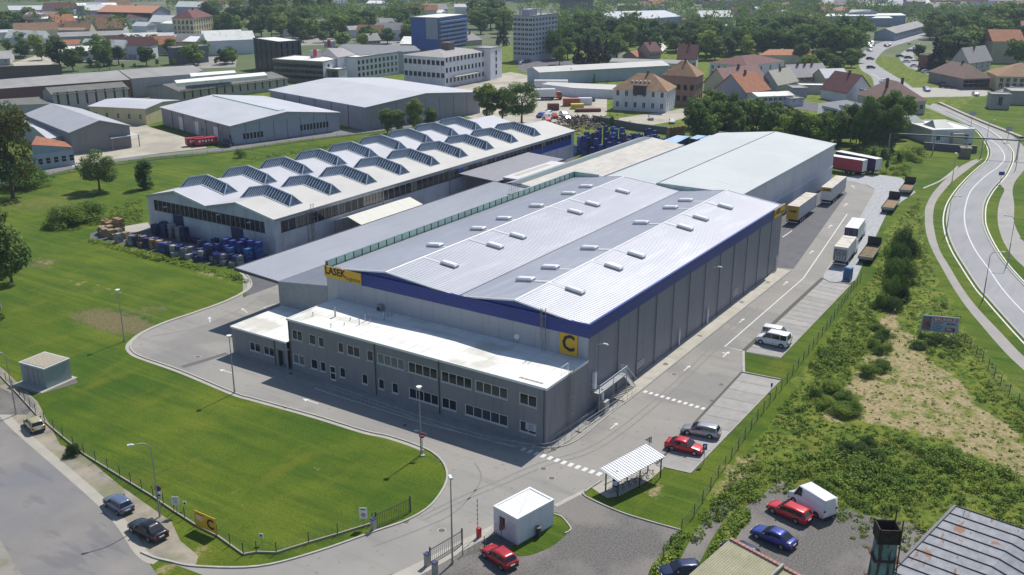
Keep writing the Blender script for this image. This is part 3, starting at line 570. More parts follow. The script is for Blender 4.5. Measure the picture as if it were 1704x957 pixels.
# walls: ribbed front, panelled right side
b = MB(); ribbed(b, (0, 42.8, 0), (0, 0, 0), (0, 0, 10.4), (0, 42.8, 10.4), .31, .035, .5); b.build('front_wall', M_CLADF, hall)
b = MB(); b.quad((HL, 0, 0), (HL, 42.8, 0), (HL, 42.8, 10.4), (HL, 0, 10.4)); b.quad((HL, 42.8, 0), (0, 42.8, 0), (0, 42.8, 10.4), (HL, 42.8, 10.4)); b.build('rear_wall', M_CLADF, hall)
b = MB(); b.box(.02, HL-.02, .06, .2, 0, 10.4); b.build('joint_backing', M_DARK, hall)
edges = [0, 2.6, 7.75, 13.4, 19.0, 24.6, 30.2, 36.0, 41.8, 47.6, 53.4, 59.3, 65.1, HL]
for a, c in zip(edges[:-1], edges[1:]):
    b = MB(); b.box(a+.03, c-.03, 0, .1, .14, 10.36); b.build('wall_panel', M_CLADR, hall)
b = MB(); b.box(.0, HL, -.05, .05, -.02, .16); b.build('plinth', mat('plinth_pink', (.42, .33, .32), .9), hall)
pd = MB(); pd.tube([(0, -.12, .1), (0, -.12, 10.3)], .045, 6); pd = pd.mesh('downpipe', M_DARK)
for x in edges[1:-1]:
    if x not in (2.6, ): obj('downpipe', pd, hall, loc=(x+.02, 0, 0))
# small smoke hatches, doors and lamps on the side wall
M_HATCH = mat('pale_hatch', (.30, .31, .33), .5, .2)
def on_side(px, py): p = PYp(px, py, 53.0); return p.x-98, p.z
for a, c in (((1058, 617), (1072, 594)), ((1219, 496), (1228, 476))):
    (x0, z0), (x1, z1) = on_side(*a), on_side(*c); z0 = max(z0, .7); b = MB(); b.box(x0, x1, -.06, -.001, z0, z1); o = b.build('hatch', M_HATCH, hall); b = MB(); b.box(x0-.06, x1+.06, -.09, -.061, z0-.06, z0+.02); b.build('hatch_sill', M_FRD, o)
for px, py in ((1127.5, 573), (1174.5, 541), (1292-3, 453)):
    x, z = on_side(px, py); b = MB(); b.cyl(0, -.22, .1, 2.4, .12, 10); b.tube([(0, -.22, 2.4), (0, -.22, 2.75), (0, -.05, 2.75)], .05, 8); b.build('flue', M_WHITE, hall, loc=(x, 0, 0))
for px, py in ((994, 573), (1186, 445)):
    x, z = on_side(px, py); b = MB(); b.tube([(0, 0, 0), (0, -.9, .25)], .035, 6); b.hexa([(-.13, -1.5, .22), (.13, -1.5, .22), (.13, -.8, .2), (-.13, -.8, .2), (-.09, -1.45, .34), (.09, -1.45, .34), (.09, -.85, .36), (-.09, -.85, .36)]); b.build('wall_lamp', M_WHITE, hall, loc=(x, 0, z))
# skylights : box kerb + sloping white dome, with the bright walkway strip running up to the ridge
M_DOME = flat('opal_dome', (.74, .75, .78), .35)
M_STRIP = flat('walkway_sheet', (.52, .53, .55), .5)
def skylight(y, side, x):
    """side: index of slope"""
    (ya, za), (yb, zb) = prof[side], prof[side+1]; z = za+(zb-za)*(y-ya)/(yb-ya); sl = math.atan2(zb-za, yb-ya)
    o = MB(); o.box(-.55, .55, -1.25, 1.25, -.05, .34); o = o.build('skylight', M_STEEL, hall, mw=Matrix.Translation((x, y, z)) @ Matrix.Rotation(sl, 4, 'X'))
    b = MB(); b.hexa([(-.6, -1.3, .34), (.6, -1.3, .34), (.6, 1.3, .34), (-.6, 1.3, .34), (-.42, -1.1, .52), (.42, -1.1, .52), (.42, 1.1, .52), (-.42, 1.1, .52)]); b.build('dome', M_DOME, o)
def P_roof(px, py, side):
    (ya, za), (yb, zb) = prof[side], prof[side+1]; z = 12.5
    for _ in range(12):
        p = P(px, py, z); z = za+(zb-za)*((p.y-53)-ya)/(yb-ya)+.35
    return p.x-98, p.y-53
SKY = {0: [(957, 481), (1021, 442), (1059, 422), (1140, 377), (1166, 361), (1207, 342)], 1: [(875, 463), (916, 443), (981, 411), (1067, 369), (1116, 344), (1141, 332)], 2: [(748, 438), (824, 407), (862, 391), (957, 351), (986, 338), (1036, 317)], 3: [(724, 406.5), (796, 379), (900-80, 366), (893, 341), (946, 320.5), (975, 309)]}
SKY[3][2] = (838.5, 362)
for side, L_ in SKY.items():
    for px, py in L_:
        x, y = P_roof(px, py, side); skylight(y, side, x)
        (ya, za), (yb, zb) = prof[side], prof[side+1]; yr = yb if zb > za else ya; y_ = y+(1.3 if yr > y else -1.3)
        f = lambda q: za+(zb-za)*(q-ya)/(yb-ya)+.058
        b = MB(); b.quad((x-.34, y_, f(y_)), (x+.34, y_, f(y_)), (x+.34, yr, f(yr)), (x-.34, yr, f(yr)));
        o = b.build('walkway_strip', M_STRIP, hall)
        if yr < y: o.data.flip_normals()
# signs
def sign_text(parent, mw, w, h, words, m_board, name='sign_board'):
    b = MB(); b.box(-w/2, w/2, -h/2, h/2, 0, .12); o = b.build(name, m_board, parent, mw=mw)
    for t, size, x, y, width, bold, mm in words: text(t, size, mm, o, Matrix.Translation((x, y, .125)), bold, width=width)
    return o
FAS = [('LASEK', 1.5, -1.35, .14, 3.9, .05, M_BLK), ('logistics', .8, 2.0, -.36, 2.6, .012, mat('brown_print', (.13, .08, .02), .6))]
sign_text(hall, facing(-.24, 39.4, 11.35, (-1, 0, 0)), 6.9, 1.62, FAS, M_YEL)
sign_text(hall, facing(68.1, -.24, 11.35, (0, -1, 0)), 5.6, 1.62, [(a, s_*.85, x*.8, y, w*.8, b_, m) for a, s_, x, y, w, b_, m in FAS], M_YEL)
p = PXp(947, 571.5, 98)
sign_text(hall, facing(-.05, p.y-53, p.z, (-1, 0, 0)), 2.5, 2.9, [('C', 2.9, 0, 0, 1.75, .08, M_BLK)], M_YEL)
# roof access ladder beside the C
M_RAIL = mat('ladder_steel', (.30, .29, .29), .5, .5)
def ladder(parent, x, y, z0, z1, ax='y', cage=None, n=-1, name='ladder'):
    b = MB(); e = (0, .25, 0) if ax == 'y' else (.25, 0, 0); off = (-.22, 0) if ax == 'y' else (0, -.22)
    X, Y = x+off[0], y+off[1]
    for s_ in (-1, 1): b.bar((X+e[0]*s_, Y+e[1]*s_, z0), (X+e[0]*s_, Y+e[1]*s_, z1+1.0), .05)
    for k in range(int((z1-z0)/.3)): b.bar((X-e[0], Y-e[1], z0+.3*k+.2), (X+e[0], Y+e[1], z0+.3*k+.2), .025)
    o = b.build(name, M_RAIL, parent)
    if cage:
        c = MB(); z = cage
        while z < z1+1.1:
            pts = []
            for t in range(9):
                a = PI*t/8; r = .38
                pts.append((X-.62*math.sin(a), Y+r*math.cos(a), z) if ax == 'y' else (X+r*math.cos(a), Y-.62*math.sin(a), z))
            c.tube(pts, .02, 4); z += .8
        for t in (1, 4, 7):
            a = PI*t/8; q = (X-.62*math.sin(a), Y+.38*math.cos(a)) if ax == 'y' else (X+.38*math.cos(a), Y-.62*math.sin(a)); c.bar((*q, cage), (*q, z1+1.1), .03)
        c.build('ladder_cage', M_RAIL, o)
    return o
p = PXp(908, 560, 98); ladder(hall, -.25, p.y-53, 7.4, 12.1, 'y', cage=9.0)
# lightning rods on the far parapet
b = MB()
for k in range(5): b.bar((47.5+k*.7, 42.7, 12.8), (47.5+k*.7, 42.7, 14.3+(k % 2)*.6), .03)
b.bar((47.5, 42.7, 13.6), (50.3, 42.7, 13.6), .03); b.box(47.3, 50.5, 42.3, 43.1, 12.8, 12.95); b.build('roof_hatch_rail', M_RAIL, hall)

# ============================================================ 2  office block
OX = 88.3; OY0, OY1 = 53.05, 94.15; OH = 7.35
office = thing('office_block', 'two-storey dark grey office block with bright flat roof in front of the blue-banded hall', 'office building', (OX, OY0, 0))
OL = OY1-OY0; OD = 98-OX
def fu(px, py):      # pixel on the front face -> u measured from the left (far) end, z
    p = PXp(px, py, OX); return OY1-p.y, p.z
def front_ops(items, X=OX, Y1=OY1):
    out = []
    for x0, x1, yt, yb, nm in items:           # left px, right px, top and bottom rows at the left edge
        p = PXp(x0, yt, X); q = PXp(x0+.0, yb, X); r = PXp(x1, (yt+yb)/2, X)
        out.append((Y1-p.y, q.z, p.y-r.y, p.z-q.z, nm))
    return out
up_ = [(484.5, 502, 543.5, 560, 1), (513, 524.5, 552, 569, 0), (528.5, 538.5, 557, 573, 0), (561, 571, 565.5, 582, 0), (576.5, 598, 570, 587, 1), (609.5, 620.5, 580, 596.5, 0), (627, 672, 584, 601.5, 3), (678.5, 727, 599, 617, 3), (733.5, 784.5, 614, 632.5, 3), (790.5, 844.5, 629, 648, 3), (864, 893.5, 651, 671.5, 1)]
lo_ = [(487, 506, 587, 603, 1), (516.5, 528, 596.5, 612, 0), (532, 541.5, 600.5, 616, 0), (564.5, 574.5, 611, 627, 0), (601.5, 611.5, 621.5, 638, 0), (629, 639, 629.5, 646, 0), (651.5, 662.5, 637.5, 654, 0), (680, 729, 645, 663, 3), (734.5, 759.5, 662, 680, 1), (773.5, 845, 673, 692, 4), (864.5, 892.5, 699, 720, 1)]
def norm_rows(ops, z, h): return [(u, z, w, h, nm) for u, _, w, _, nm in ops]
o1 = front_ops(up_); o2 = front_ops(lo_)
door = front_ops([(548, 557.5, 608, 633, 0)])[0]
ops = norm_rows(o1, 4.55, 1.45)+norm_rows(o2, 1.0, 1.45)+[(door[0], .12, 1.05, 2.15, None)]
wall(office, (0, OL), (0, 0), OH, M_OFF, ops, fm=M_FRW, gm=M_GLASS, gms=GMS, th=.09)
u = door[0]
b = MB(); y = OL-u; b.box(.05, .12, y-1.05, y, .12, 2.27); d_ = b.build('entrance_door', M_FRW, office); b = MB(); b.box(.03, .049, y-.92, y-.13, 1.3, 2.1); b.box(.03, .049, y-.92, y-.13, .35, 1.15); b.build('door_pane', M_GLASS, d_)
wall(office, (0, 0), (OD, 0), OH, M_OFF); wall(office, (OD, OL), (0, OL), OH, M_OFF)
b = MB(); b.box(.06, OD-.02, .06, OL-.06, OH-.3, OH+.02); b.build('flat_roof', M_ROOFW, office)
b = MB(); b.box(-.12, OD, -.12, .05, OH-.2, OH+.1); b.box(-.12, .05, .05, OL-.05, OH-.2, OH+.1); b.box(-.12, OD, OL-.05, OL+.12, OH-.2, OH+.1); b.build('roof_edge', M_WHITE, office)
# seams of the membrane
for i in range(1, 20):
    y = i*OL/20; b = MB(); b.box(.06, OD-.03, y-.03, y+.03, OH+.021, OH+.035); b.build('roof_seam', mat('seam', (.62, .61, .57), .8), office)
for u in (fu(623, 571)[0], fu(730, 600)[0]):
    b = MB(); y = OL-u; b.tube([(-.09, y, .05), (-.09, y, OH-.1)], .06, 6); b.build('downpipe', M_DARK, office)
b = MB(); b.tube([(-.09, OL-.2, .05), (-.09, OL-.2, OH-.1)], .06, 6); b.build('downpipe', M_DARK, office)
b = MB(); b.tube([(-.09, .25, .05), (-.09, .25, OH-.1)], .05, 6); b.build('downpipe', M_DARK, office)
# vent pipes on the office roof
def R_on(px, py): p = P(px, py, OH); return p.x-OX, p.y-OY0
for px, py, hh, r in ((558, 527, 1.3, .12), (521, 526, .45, .06), (608, 535, .9, .07), (614, 530, .9, .07), (621, 529.5, .9, .07), (598, 541, .9, .06), (551, 545, .4, .06), (639, 533, 1.1, .1), (645, 527, 1.1, .1), (652, 526, .9, .09), (608, 521, .8, .06), (583, 533, .3, .06), (573, 541, .25, .05), (616, 537, .5, .05)):
    x, y = R_on(px, py); b = MB(); b.cyl(0, 0, 0, hh, r, 8); b.cyl(0, 0, hh, hh+.12, r*1.6, 8, r*.9); b.build('vent_pipe', M_STEEL, office, loc=(x, y, OH))
x, y = R_on(634, 517); b = MB(); b.box(-.5, .5, -.4, .4, 0, .9); o = b.build('air_unit', M_STEEL, office, loc=(x, y, OH)); b = MB(); b.tube([(-.52, 0, .45), (-.55, 0, .45)], .32, 14); b.build('fan_grille', M_FRD, o)
x, y = R_on(860, 572); b = MB(); b.tube([(0, 0, 0), (0, 0, .9)], .03, 5)
for k in range(4): pass
b.build('dish_mast', M_STEEL, office, loc=(x, y, OH)); b = MB(); b.tube([(0, 0, .95), (-.06, -.03, 1.0), (-.12, -.06, 1.02)], .1, 14, .36); b.build('satellite_dish', M_WHITE, office, loc=(x, y, OH))
for k in range(5):
    x, y = R_on(868+k*8, 629+k*2.2); b = MB(); b.box(-.15, .15, -.3, .3, 0, .04); b.build('roof_stain_plate', mat('damp_felt', (.35, .34, .3), .8), office, loc=(x, y, OH+.02))
# side of the office: caged ladder and small frame on the roof corner
ladder(office, 5.0, 0, .3, OH, 'x', cage=2.4)
b = MB(); b.tube([(4.2, .5, OH), (4.2, .5, OH+1.0), (5.8, .5, OH+1.0), (5.8, .5, OH)], .03, 5); b.tube([(4.2, .5, OH), (4.2, 1.7, OH)], .03, 5); b.tube([(5.8, .5, OH), (5.8, 1.7, OH)], .03, 5); b.build('roof_guard_rail', M_WHITE, office)
b = MB(); b.box(-.04, -.001, 1.35, 2.75, 1.45, 2.35); o = b.build('notice_board', flat('notice_white', (.5, .51, .55), .6), office)
for k in range(4): b = MB(); b.box(-.046, -.041, 1.6, 2.5-.15*(k % 2), 1.62+k*.17, 1.67+k*.17); b.build('notice_line', M_BLK, o)
# low wing on the left
WX = 87.9; WY0, WY1 = 94.2, 105.2; WH = 3.95
wing = thing('side_wing', 'low single-storey grey wing with bright white roof at the left end of the office block', 'office wing', (WX, WY0, 0))
wi_ = [(414, 432, 567.5, 581, 1), (437.5, 455.5, 574.5, 588.5, 1)]
ops = norm_rows(front_ops(wi_, WX, WY1), 1.2, 1.35)
L_ = WY1-WY0; dr_ = L_-1.9
wall(wing, (0, L_), (0, 0), WH, M_OFF, ops+[(dr_, 0.05, 1.55, 2.5, None)], fm=M_FRW, gm=M_GLASS, gms=GMS, th=.09, depth=.16)
b = MB(); b.box(.9, 1.0, .3, 2.0, 0, 2.6); b.build('porch_back', M_CLADF, wing); MB().box(.02, 1.0, .28, .3, .05, 2.6).build('porch_side', M_FRD, wing); MB().box(.02, 1.0, 1.95, 1.97, .05, 2.6).build('porch_side', M_FRD, wing)
wall(wing, (10.1, L_), (0, L_), WH, M_OFF); b = MB(); b.box(-.06, 10.1, .0, L_+.06, WH, WH+.12); b.build('flat_roof', M_ROOFW, wing)
b = MB(); b.box(-.14, 10.1, L_+.06, L_+.14, WH-.1, WH+.15); b.box(-.14, -.06, 0, L_+.14, WH-.1, WH+.15); b.build('roof_edge', M_WHITE, wing)
b = MB(); b.tube([(-.09, 2.4, .05), (-.09, 2.4, WH)], .06, 6); b.build('downpipe', M_DARK, wing)
for i in range(1, 6): b = MB(); y = i*L_/6; b.box(0, 10.1, y-.03, y+.03, WH+.121, WH+.135); b.build('roof_seam', mat('seam'), wing)

# ============================================================ 3  low butterfly-roofed annex between hall and yard
annex = thing('loading_annex', 'low annex with folded grey roof and open canopy left of the blue-banded hall', 'warehouse', (98, 95.85, 0))
AL = 71.0
b = MB(); ribbed(b, (AL, 10, 7.8), (0, 10, 7.8), (0, 0, 9.0), (AL, 0, 9.0), .34, .05); b.build('roof_slope', mat('annex_roof_shaded', (.44, .45, .49), .5, .4, col2=(.38, .39, .43), scale=.1, amt=.5, streak=((.1, 1, 1), 1, .5, .7, (.36, .37, .4), .6)), annex)  # darker copy: the duller light on this slope is put into the colour
b = MB(); ribbed(b, (0, 10, 7.8), (AL, 10, 7.8), (AL, 19.2, 8.3), (0, 19.2, 8.3), .34, .05); b.build('canopy_roof', mat('annex_roof_lit', (.56, .57, .60), .5, .3, col2=(.5, .51, .54), scale=.1, streak=((.1, 1, 1), 1, .5, .7, (.47, .48, .5), .6)), annex)  # lighter copy of the annex roof, brighter light on this slope put into colour
b = MB(); b.box(-.1, AL, 19.2, 19.35, 7.9, 8.4); b.hexa([(-.15, 10, 7.5), (0, 10, 7.5), (0, 19.3, 7.9), (-.15, 19.3, 7.9), (-.15, 10, 7.86), (0, 10, 7.86), (0, 19.3, 8.36), (-.15, 19.3, 8.36)]); b.build('canopy_fascia', M_DARK, annex)
wall(annex, (0, 10), (0, 0), 7.75, mat('annex_cladding', (.30, .32, .35), .55, .15, wave=('X', .3, .7)), top=[(10, 9.0), (0, 7.8)]); wall(annex, (AL, 10), (0, 10), 7.7, mat('annex_cladding'))
b = MB(); b.box(0, AL, 10.1, 19.1, 7.3, 7.5) if False else None
for i in range(2, 9):
    b = MB(); b.box(-.15, .15, -.15, .15, 0, 8.0); b.build('canopy_post', M_STEEL, annex, loc=(i*AL/8*.985+.6, 18.6 if i > 1 else 12.0, 0))
for i in range(9):
    b = MB(); b.box(0, .12, 0, .12, 0, .12); 
# ============================================================ 4  pale grey far hall
GX = 170.2
ghall = thing('rear_hall', 'long hall with pale grey-green flat-pitched roof and lilac side wall behind the blue-banded hall', 'warehouse', (GX, 65, 0))
GL, GW = 73.0, 30.0
b = MB(); b.add([(0, -.2, 9.8), (GL, -.2, 9.8), (GL, 15, 11.3), (0, 15, 11.3)], [(0, 1, 2, 3)]); b.add([(0, 15, 11.3), (GL, 15, 11.3), (GL, GW, 9.5), (0, GW, 9.5)], [(0, 1, 2, 3)]); b.build('roof', M_ROOFG, ghall)
b = MB(); b.box(0, GL, 14.9, 15.1, 11.28, 11.36); b.build('ridge_joint', M_DARK, ghall)
M_LIL = mat('lilac_cladding', (.50, .52, .60), .5, .1, col2=(.44, .46, .54), scale=.2, wave=('X', .3, .3))
for i in range(12):
    x0 = i*GL/12; b = MB(); b.box(x0+.04, x0+GL/12-.04, 0, .12, 4.2, 9.72); b.build('wall_panel', M_LIL, ghall); b = MB(); b.box(x0+.04, x0+GL/12-.04, -.02, .12, 0, 4.1); b.build('lower_panel', M_LIL, ghall)
b = MB(); b.box(0, GL, .03, .1, 0, 9.7); b.build('joint_backing', M_DARK, ghall); b = MB(); b.box(0, GL, -.12, .02, 4.1, 4.22); b.build('drip_rail', M_WHITE, ghall)
b = MB(); b.box(-.0, GL+.2, -.35, -.1, 9.55, 9.84); b.box(GL, GL+.2, -.1, GW, 9.3, 9.82); b.build('eave_trim', mat('eave_grey', (.45, .48, .5), .6), ghall)
wall(ghall, (GL, 0), (GL, GW), 9.5, M_LIL, top=[(GW, 9.5), (15, 11.28)]); wall(ghall, (0, GW), (0, 0), 9.5, M_LIL, top=[(GW, 9.78), (15, 11.28)]); wall(ghall, (GL, GW), (0, GW), 9.45, M_LIL)
# translucent canopy and dock at the corner
canopy = thing('dock_canopy', 'pale green translucent dock canopy over the yellow-fronted trailer', 'canopy', (169.3, 54, 0))
b = MB(); b.hexa([(0, 1.5, 5.0), (9, 3, 5.0), (9, 10.6, 6.6), (0, 10.6, 6.6), (0, 1.5, 5.08), (9, 3, 5.08), (9, 10.6, 6.68), (0, 10.6, 6.68)]); b.build('canopy_sheet', mat('opal_sheet', (.55, .66, .62), .5, trans=.3), canopy)
for x, y in ((.3, 1.9), (8.7, 3.4)): b = MB(); b.bar((x, y, 5.0), (x, 10.8, 9.3), .08); b.build('stay_rod', M_STEEL, canopy)
# ============================================================ 5  beige works roof behind
works = thing('works_building', 'long beige-roofed works building with grey ribbed rooflight strip', 'works building', (169.2, 96, 0))
BL = 63
b = MB(); b.add([(0, 1.2, 7.2), (BL, 1.2, 7.2), (BL, 3.8, 7.3), (0, 3.8, 7.3)], [(0, 1, 2, 3)]); b.build('lower_roof', mat('taupe_roof', (.38, .36, .36), .85), works)
b = MB(); b.add([(0, 3.9, 7.6), (BL, 3.9, 7.6), (BL, 12.4, 8.6), (0, 12.4, 8.6)], [(0, 1, 2, 3)]); b.build('main_roof', M_ROOFB, works)
b = MB(); b.box(0, BL, 3.7, 3.9, 7.2, 7.66); b.build('step_flashing', M_WHITE, works)
M_SLAT = flat('slat_grey', (.2, .22, .22), .6)
sg = MB(); sg.box(.12, .55, 12.5, 14.6, 8.62, 8.66); sg = sg.mesh('rooflight_pane', mat('rooflight_green', (.24, .29, .28), .35))
b = MB(); b.box(0, BL, 12.4, 14.7, 8.3, 8.6); b.build('rooflight_kerb', M_ROOFGR, works)
for i in range(int(BL/.66)): obj('rooflight_pane', sg, works, loc=(i*.66, 0, 0))
b = MB(); b.add([(0, 14.7, 8.6), (BL, 14.7, 8.6), (BL, 16.6, 8.1), (0, 16.6, 8.1)], [(0, 1, 2, 3)]); b.build('rear_roof', M_ROOFGR, works)
wall(works, (BL, 16.6), (0, 16.6), 8.1, M_PLW); wall(works, (BL, 1.2), (BL, 16.6), 7.2, M_PLW, top=[(15.4, 8.1), (13.3, 8.6), (11.2, 8.55), (2.6, 7.5)]); wall(works, (0, 16.6), (0, 1.2), 7.2, M_PLW, top=[(15.4, 7.2), (4.2, 8.5), (0, 8.1)])
flat_c = thing('link_canopy', 'flat white link canopy with a beige strip between glazed hall and works building', 'canopy', (178.5, 112.6, 0))
b = MB(); b.box(0, 21, 0, 6.6, 6.6, 6.95); b.build('canopy_deck', mat('canopy_white', (.62, .62, .66), .8), flat_c); b = MB(); b.box(3, 17, 4.4, 5.7, 6.951, 6.98); b.build('beige_strip', mat('strip_beige', (.5, .46, .34), .8), flat_c)
for i in range(5): b = MB(); b.box(0, .2, 0, .2, 0, 6.6); b.build('post', M_DARK, flat_c, loc=(.1+i*5.1, 6.2, 0))
b = MB(); b.box(.02, .1, .3, 6.3, 0, 6.5); b.build('side_screen', mat('dark_screen', (.12, .11, .12), .8), flat_c)
low_c = thing('low_canopy', 'low grey lean-to roof against the blue-striped end of the glazed hall', 'canopy', (196, 121, 0))
b = MB(); b.hexa([(-14, 2, 4.6), (16, 2, 4.6), (16, 12.9, 5.2), (-14, 12.9, 5.2), (-14, 2, 4.8), (16, 2, 4.8), (16, 12.9, 5.4), (-14, 12.9, 5.4)]); b.build('lean_to_roof', mat('lean_to_grey', (.28, .28, .31), .8), low_c)
# white storage tent
tent = thing('storage_tent', 'cream fabric storage tent with open truss end beside the glazed hall', 'tent', (139.6, 125.9, 0))
TLn = 19.4
b = MB()
for i in range(8):
    x0, x1 = i*TLn/8+.01, (i+1)*TLn/8-.01; m2 = MB()
    m2.hexa([(x0, 0, 3.75), (x1, 0, 3.75), (x1, 3.9, 5.0), (x0, 3.9, 5.0), (x0, 0, 3.79), (x1, 0, 3.79), (x1, 3.9, 5.04), (x0, 3.9, 5.04)]); m2.hexa([(x0, 3.9, 5.0), (x1, 3.9, 5.0), (x1, 7.4, 3.75), (x0, 7.4, 3.75), (x0, 3.9, 5.04), (x1, 3.9, 5.04), (x1, 7.4, 3.79), (x0, 7.4, 3.79)])
    m2.build('roof_sheet', mat('tent_fabric', (.75, .74, .66), .7, col2=(.68, .67, .6), trans=.15), tent)
for i in range(9):
    x = i*TLn/8; m2 = MB(); m2.bar((x, .05, 0), (x, .05, 3.75), .12); m2.bar((x, 7.35, 0), (x, 7.35, 3.75), .12); m2.bar((x, 0, 3.7), (x, 3.9, 4.95), .1); m2.bar((x, 3.9, 4.95), (x, 7.4, 3.7), .1)
    if i == 0: m2.bar((x, .05, 0), (x, 3.9, 4.9), .07); m2.bar((x, 2.6, 0), (x, 2.6, 4.4), .07); m2.bar((x, 5, 0), (x, 5, 4.5), .07); m2.bar((x, 7.3, .2), (x, 5, 4.4), .06)
    m2.build('frame', mat('tent_frame', (.25, .24, .23), .6), tent)
m2 = MB(); m2.box(0, TLn, -.02, .02, 0, 3.0); m2.build('side_sheet', mat('tent_side', (.4, .42, .44), .8), tent)

# ============================================================ 6  glazed hall with rooflight prisms
NX, NL, NY0, NW = 124.5, 112.0, 134.2, 36.6
nhall = thing('glazed_hall', 'long white industrial hall with chevron rows of glass rooflights', 'factory hall', (NX, NY0, 0))
pr_ = [(0, 7.3), (9.6, 9.2), (18.3, 7.3), (27.3, 9.1), (36.6, 7.0)]
for k in range(4):
    (ya, za), (yb, zb) = pr_[k], pr_[k+1]; b = MB(); e0 = -.35 if k == 0 else 0
    b.add([(-.25, ya+e0, za), (NL+.2, ya+e0, za), (NL+.2, yb, zb), (-.25, yb, zb)], [(0, 1, 2, 3)]); b.add([(-.25, ya+e0, za-.18), (NL+.2, ya+e0, za-.18), (NL+.2, yb, zb-.18), (-.25, yb, zb-.18)], [(3, 2, 1, 0)])
    b.quad((-.25, ya+e0, za-.18), (-.25, ya+e0, za), (-.25, yb, zb), (-.25, yb, zb-.18)); 
    if k == 0: b.quad((-.25, ya+e0, za-.18), (NL+.2, ya+e0, za-.18), (NL+.2, ya+e0, za), (-.25, ya+e0, za))
    o = b.build('roof_slope', M_ROOFL if k else mat('cream_roof', (.54, .53, .50), .75, col2=(.46, .45, .43), scale=.15, streak=((1, .2, 1), .4, .5, .7, (.5, .49, .46), .5)), nhall)
    b = MB()
    b.hexa([(-.4, ya+e0, za-.3), (-.24, ya+e0, za-.3), (-.24, yb, zb-.3), (-.4, yb, zb-.3), (-.4, ya+e0, za+.08), (-.24, ya+e0, za+.08), (-.24, yb, zb+.08), (-.4, yb, zb+.08)]); b.build('verge_trim', M_WHITE if k in (0, 2) else M_CLADF, nhall)
b = MB(); b.box(-.3, NL+.2, -.5, -.35, 7.0, 7.32); b.build('gutter', M_STEEL, nhall)
# front (towards the lawn) with long ribbon window and two dark blue doors
def nu(px, py): p = PXp(px, py, NX); return NY0+NW-p.y, p.z
fz0, fz1 = 4.2, 6.35
ww = NW-2.0-2.6; nb = 24; bw = ww/nb
ops = [(2.0+i*bw+.03, fz0, bw-.06, fz1-fz0, (1, 1)) for i in range(nb)]
u1, _ = nu(298, 380); u2, _ = nu(395, 400)
ops += [(u1-1.6, .05, 3.3, 4.0, None), (u2-1.6, .05, 3.5, 4.0, None)]
wall(nhall, (0, NW), (0, 0), 6.9, M_PLW, ops, fm=M_FRD, gm=M_GLASS, gms=[M_GLASS, M_GLASSL], top=[(NW, 7.2), (NW-9.6, 9.05), (NW-18.3, 7.2), (NW-27.3, 8.95), (0, 6.95)])
for u in (u1, u2):
    b = MB(); y = NW-(u-1.6); b.box(.13, .2, y-3.5, y, .05, 4.05); b.build('loading_door', M_DKBLUE, nhall)
# right side: glazing bands, blue boards, downpipes
nbs = 56; bs = (NL-3.0)/nbs; ops = []
for i in range(nbs):
    u = 1.6+i*bs
    if i in (29,): continue
    if i < 38: ops.append((u+.03, 4.3 if i < 30 else 4.5, bs-.06, 2.15 if i < 30 else 1.95, (1, 1)))
    else: ops.append((u+.03, 5.35, bs-.06, 1.15, (1, 0)))
wall(nhall, (0, 0), (NL, 0), 7.0, M_PLW, ops, fm=M_FRD, gm=M_GLASS, gms=[M_GLASSL, M_GLASS, flat('curtained_glass', (.24, .23, .18), .3)])
M_BB = flat('bright_blue_board', (.02, .05, .35), .5)
b = MB(); b.box(1.6+38*bs, NL-1.5, -.06, -.002, 3.7, 5.25); b.box(1.6+29*bs, 1.6+30*bs, -.06, -.002, 4.3, 6.4); b.build('blue_board', M_BB, nhall)
for x in (8.5, 31, 54.5, 73, 95): b = MB(); b.tube([(x, -.15, .1), (x, -.15, 6.9)], .09, 6); b.build('downpipe', M_STEEL, nhall)
wall(nhall, (NL, 0), (NL, NW), 6.9, M_PLW, top=[(NW, 6.95), (27.3, 8.95), (18.3, 7.2), (9.6, 9.05), (0, 7.2)]); wall(nhall, (NL, NW), (0, NW), 6.9, M_PLW, grid_ops(NL, [3.5], 30, 2.5, 2), fm=M_FRD, gm=M_GLASS, sub=False)
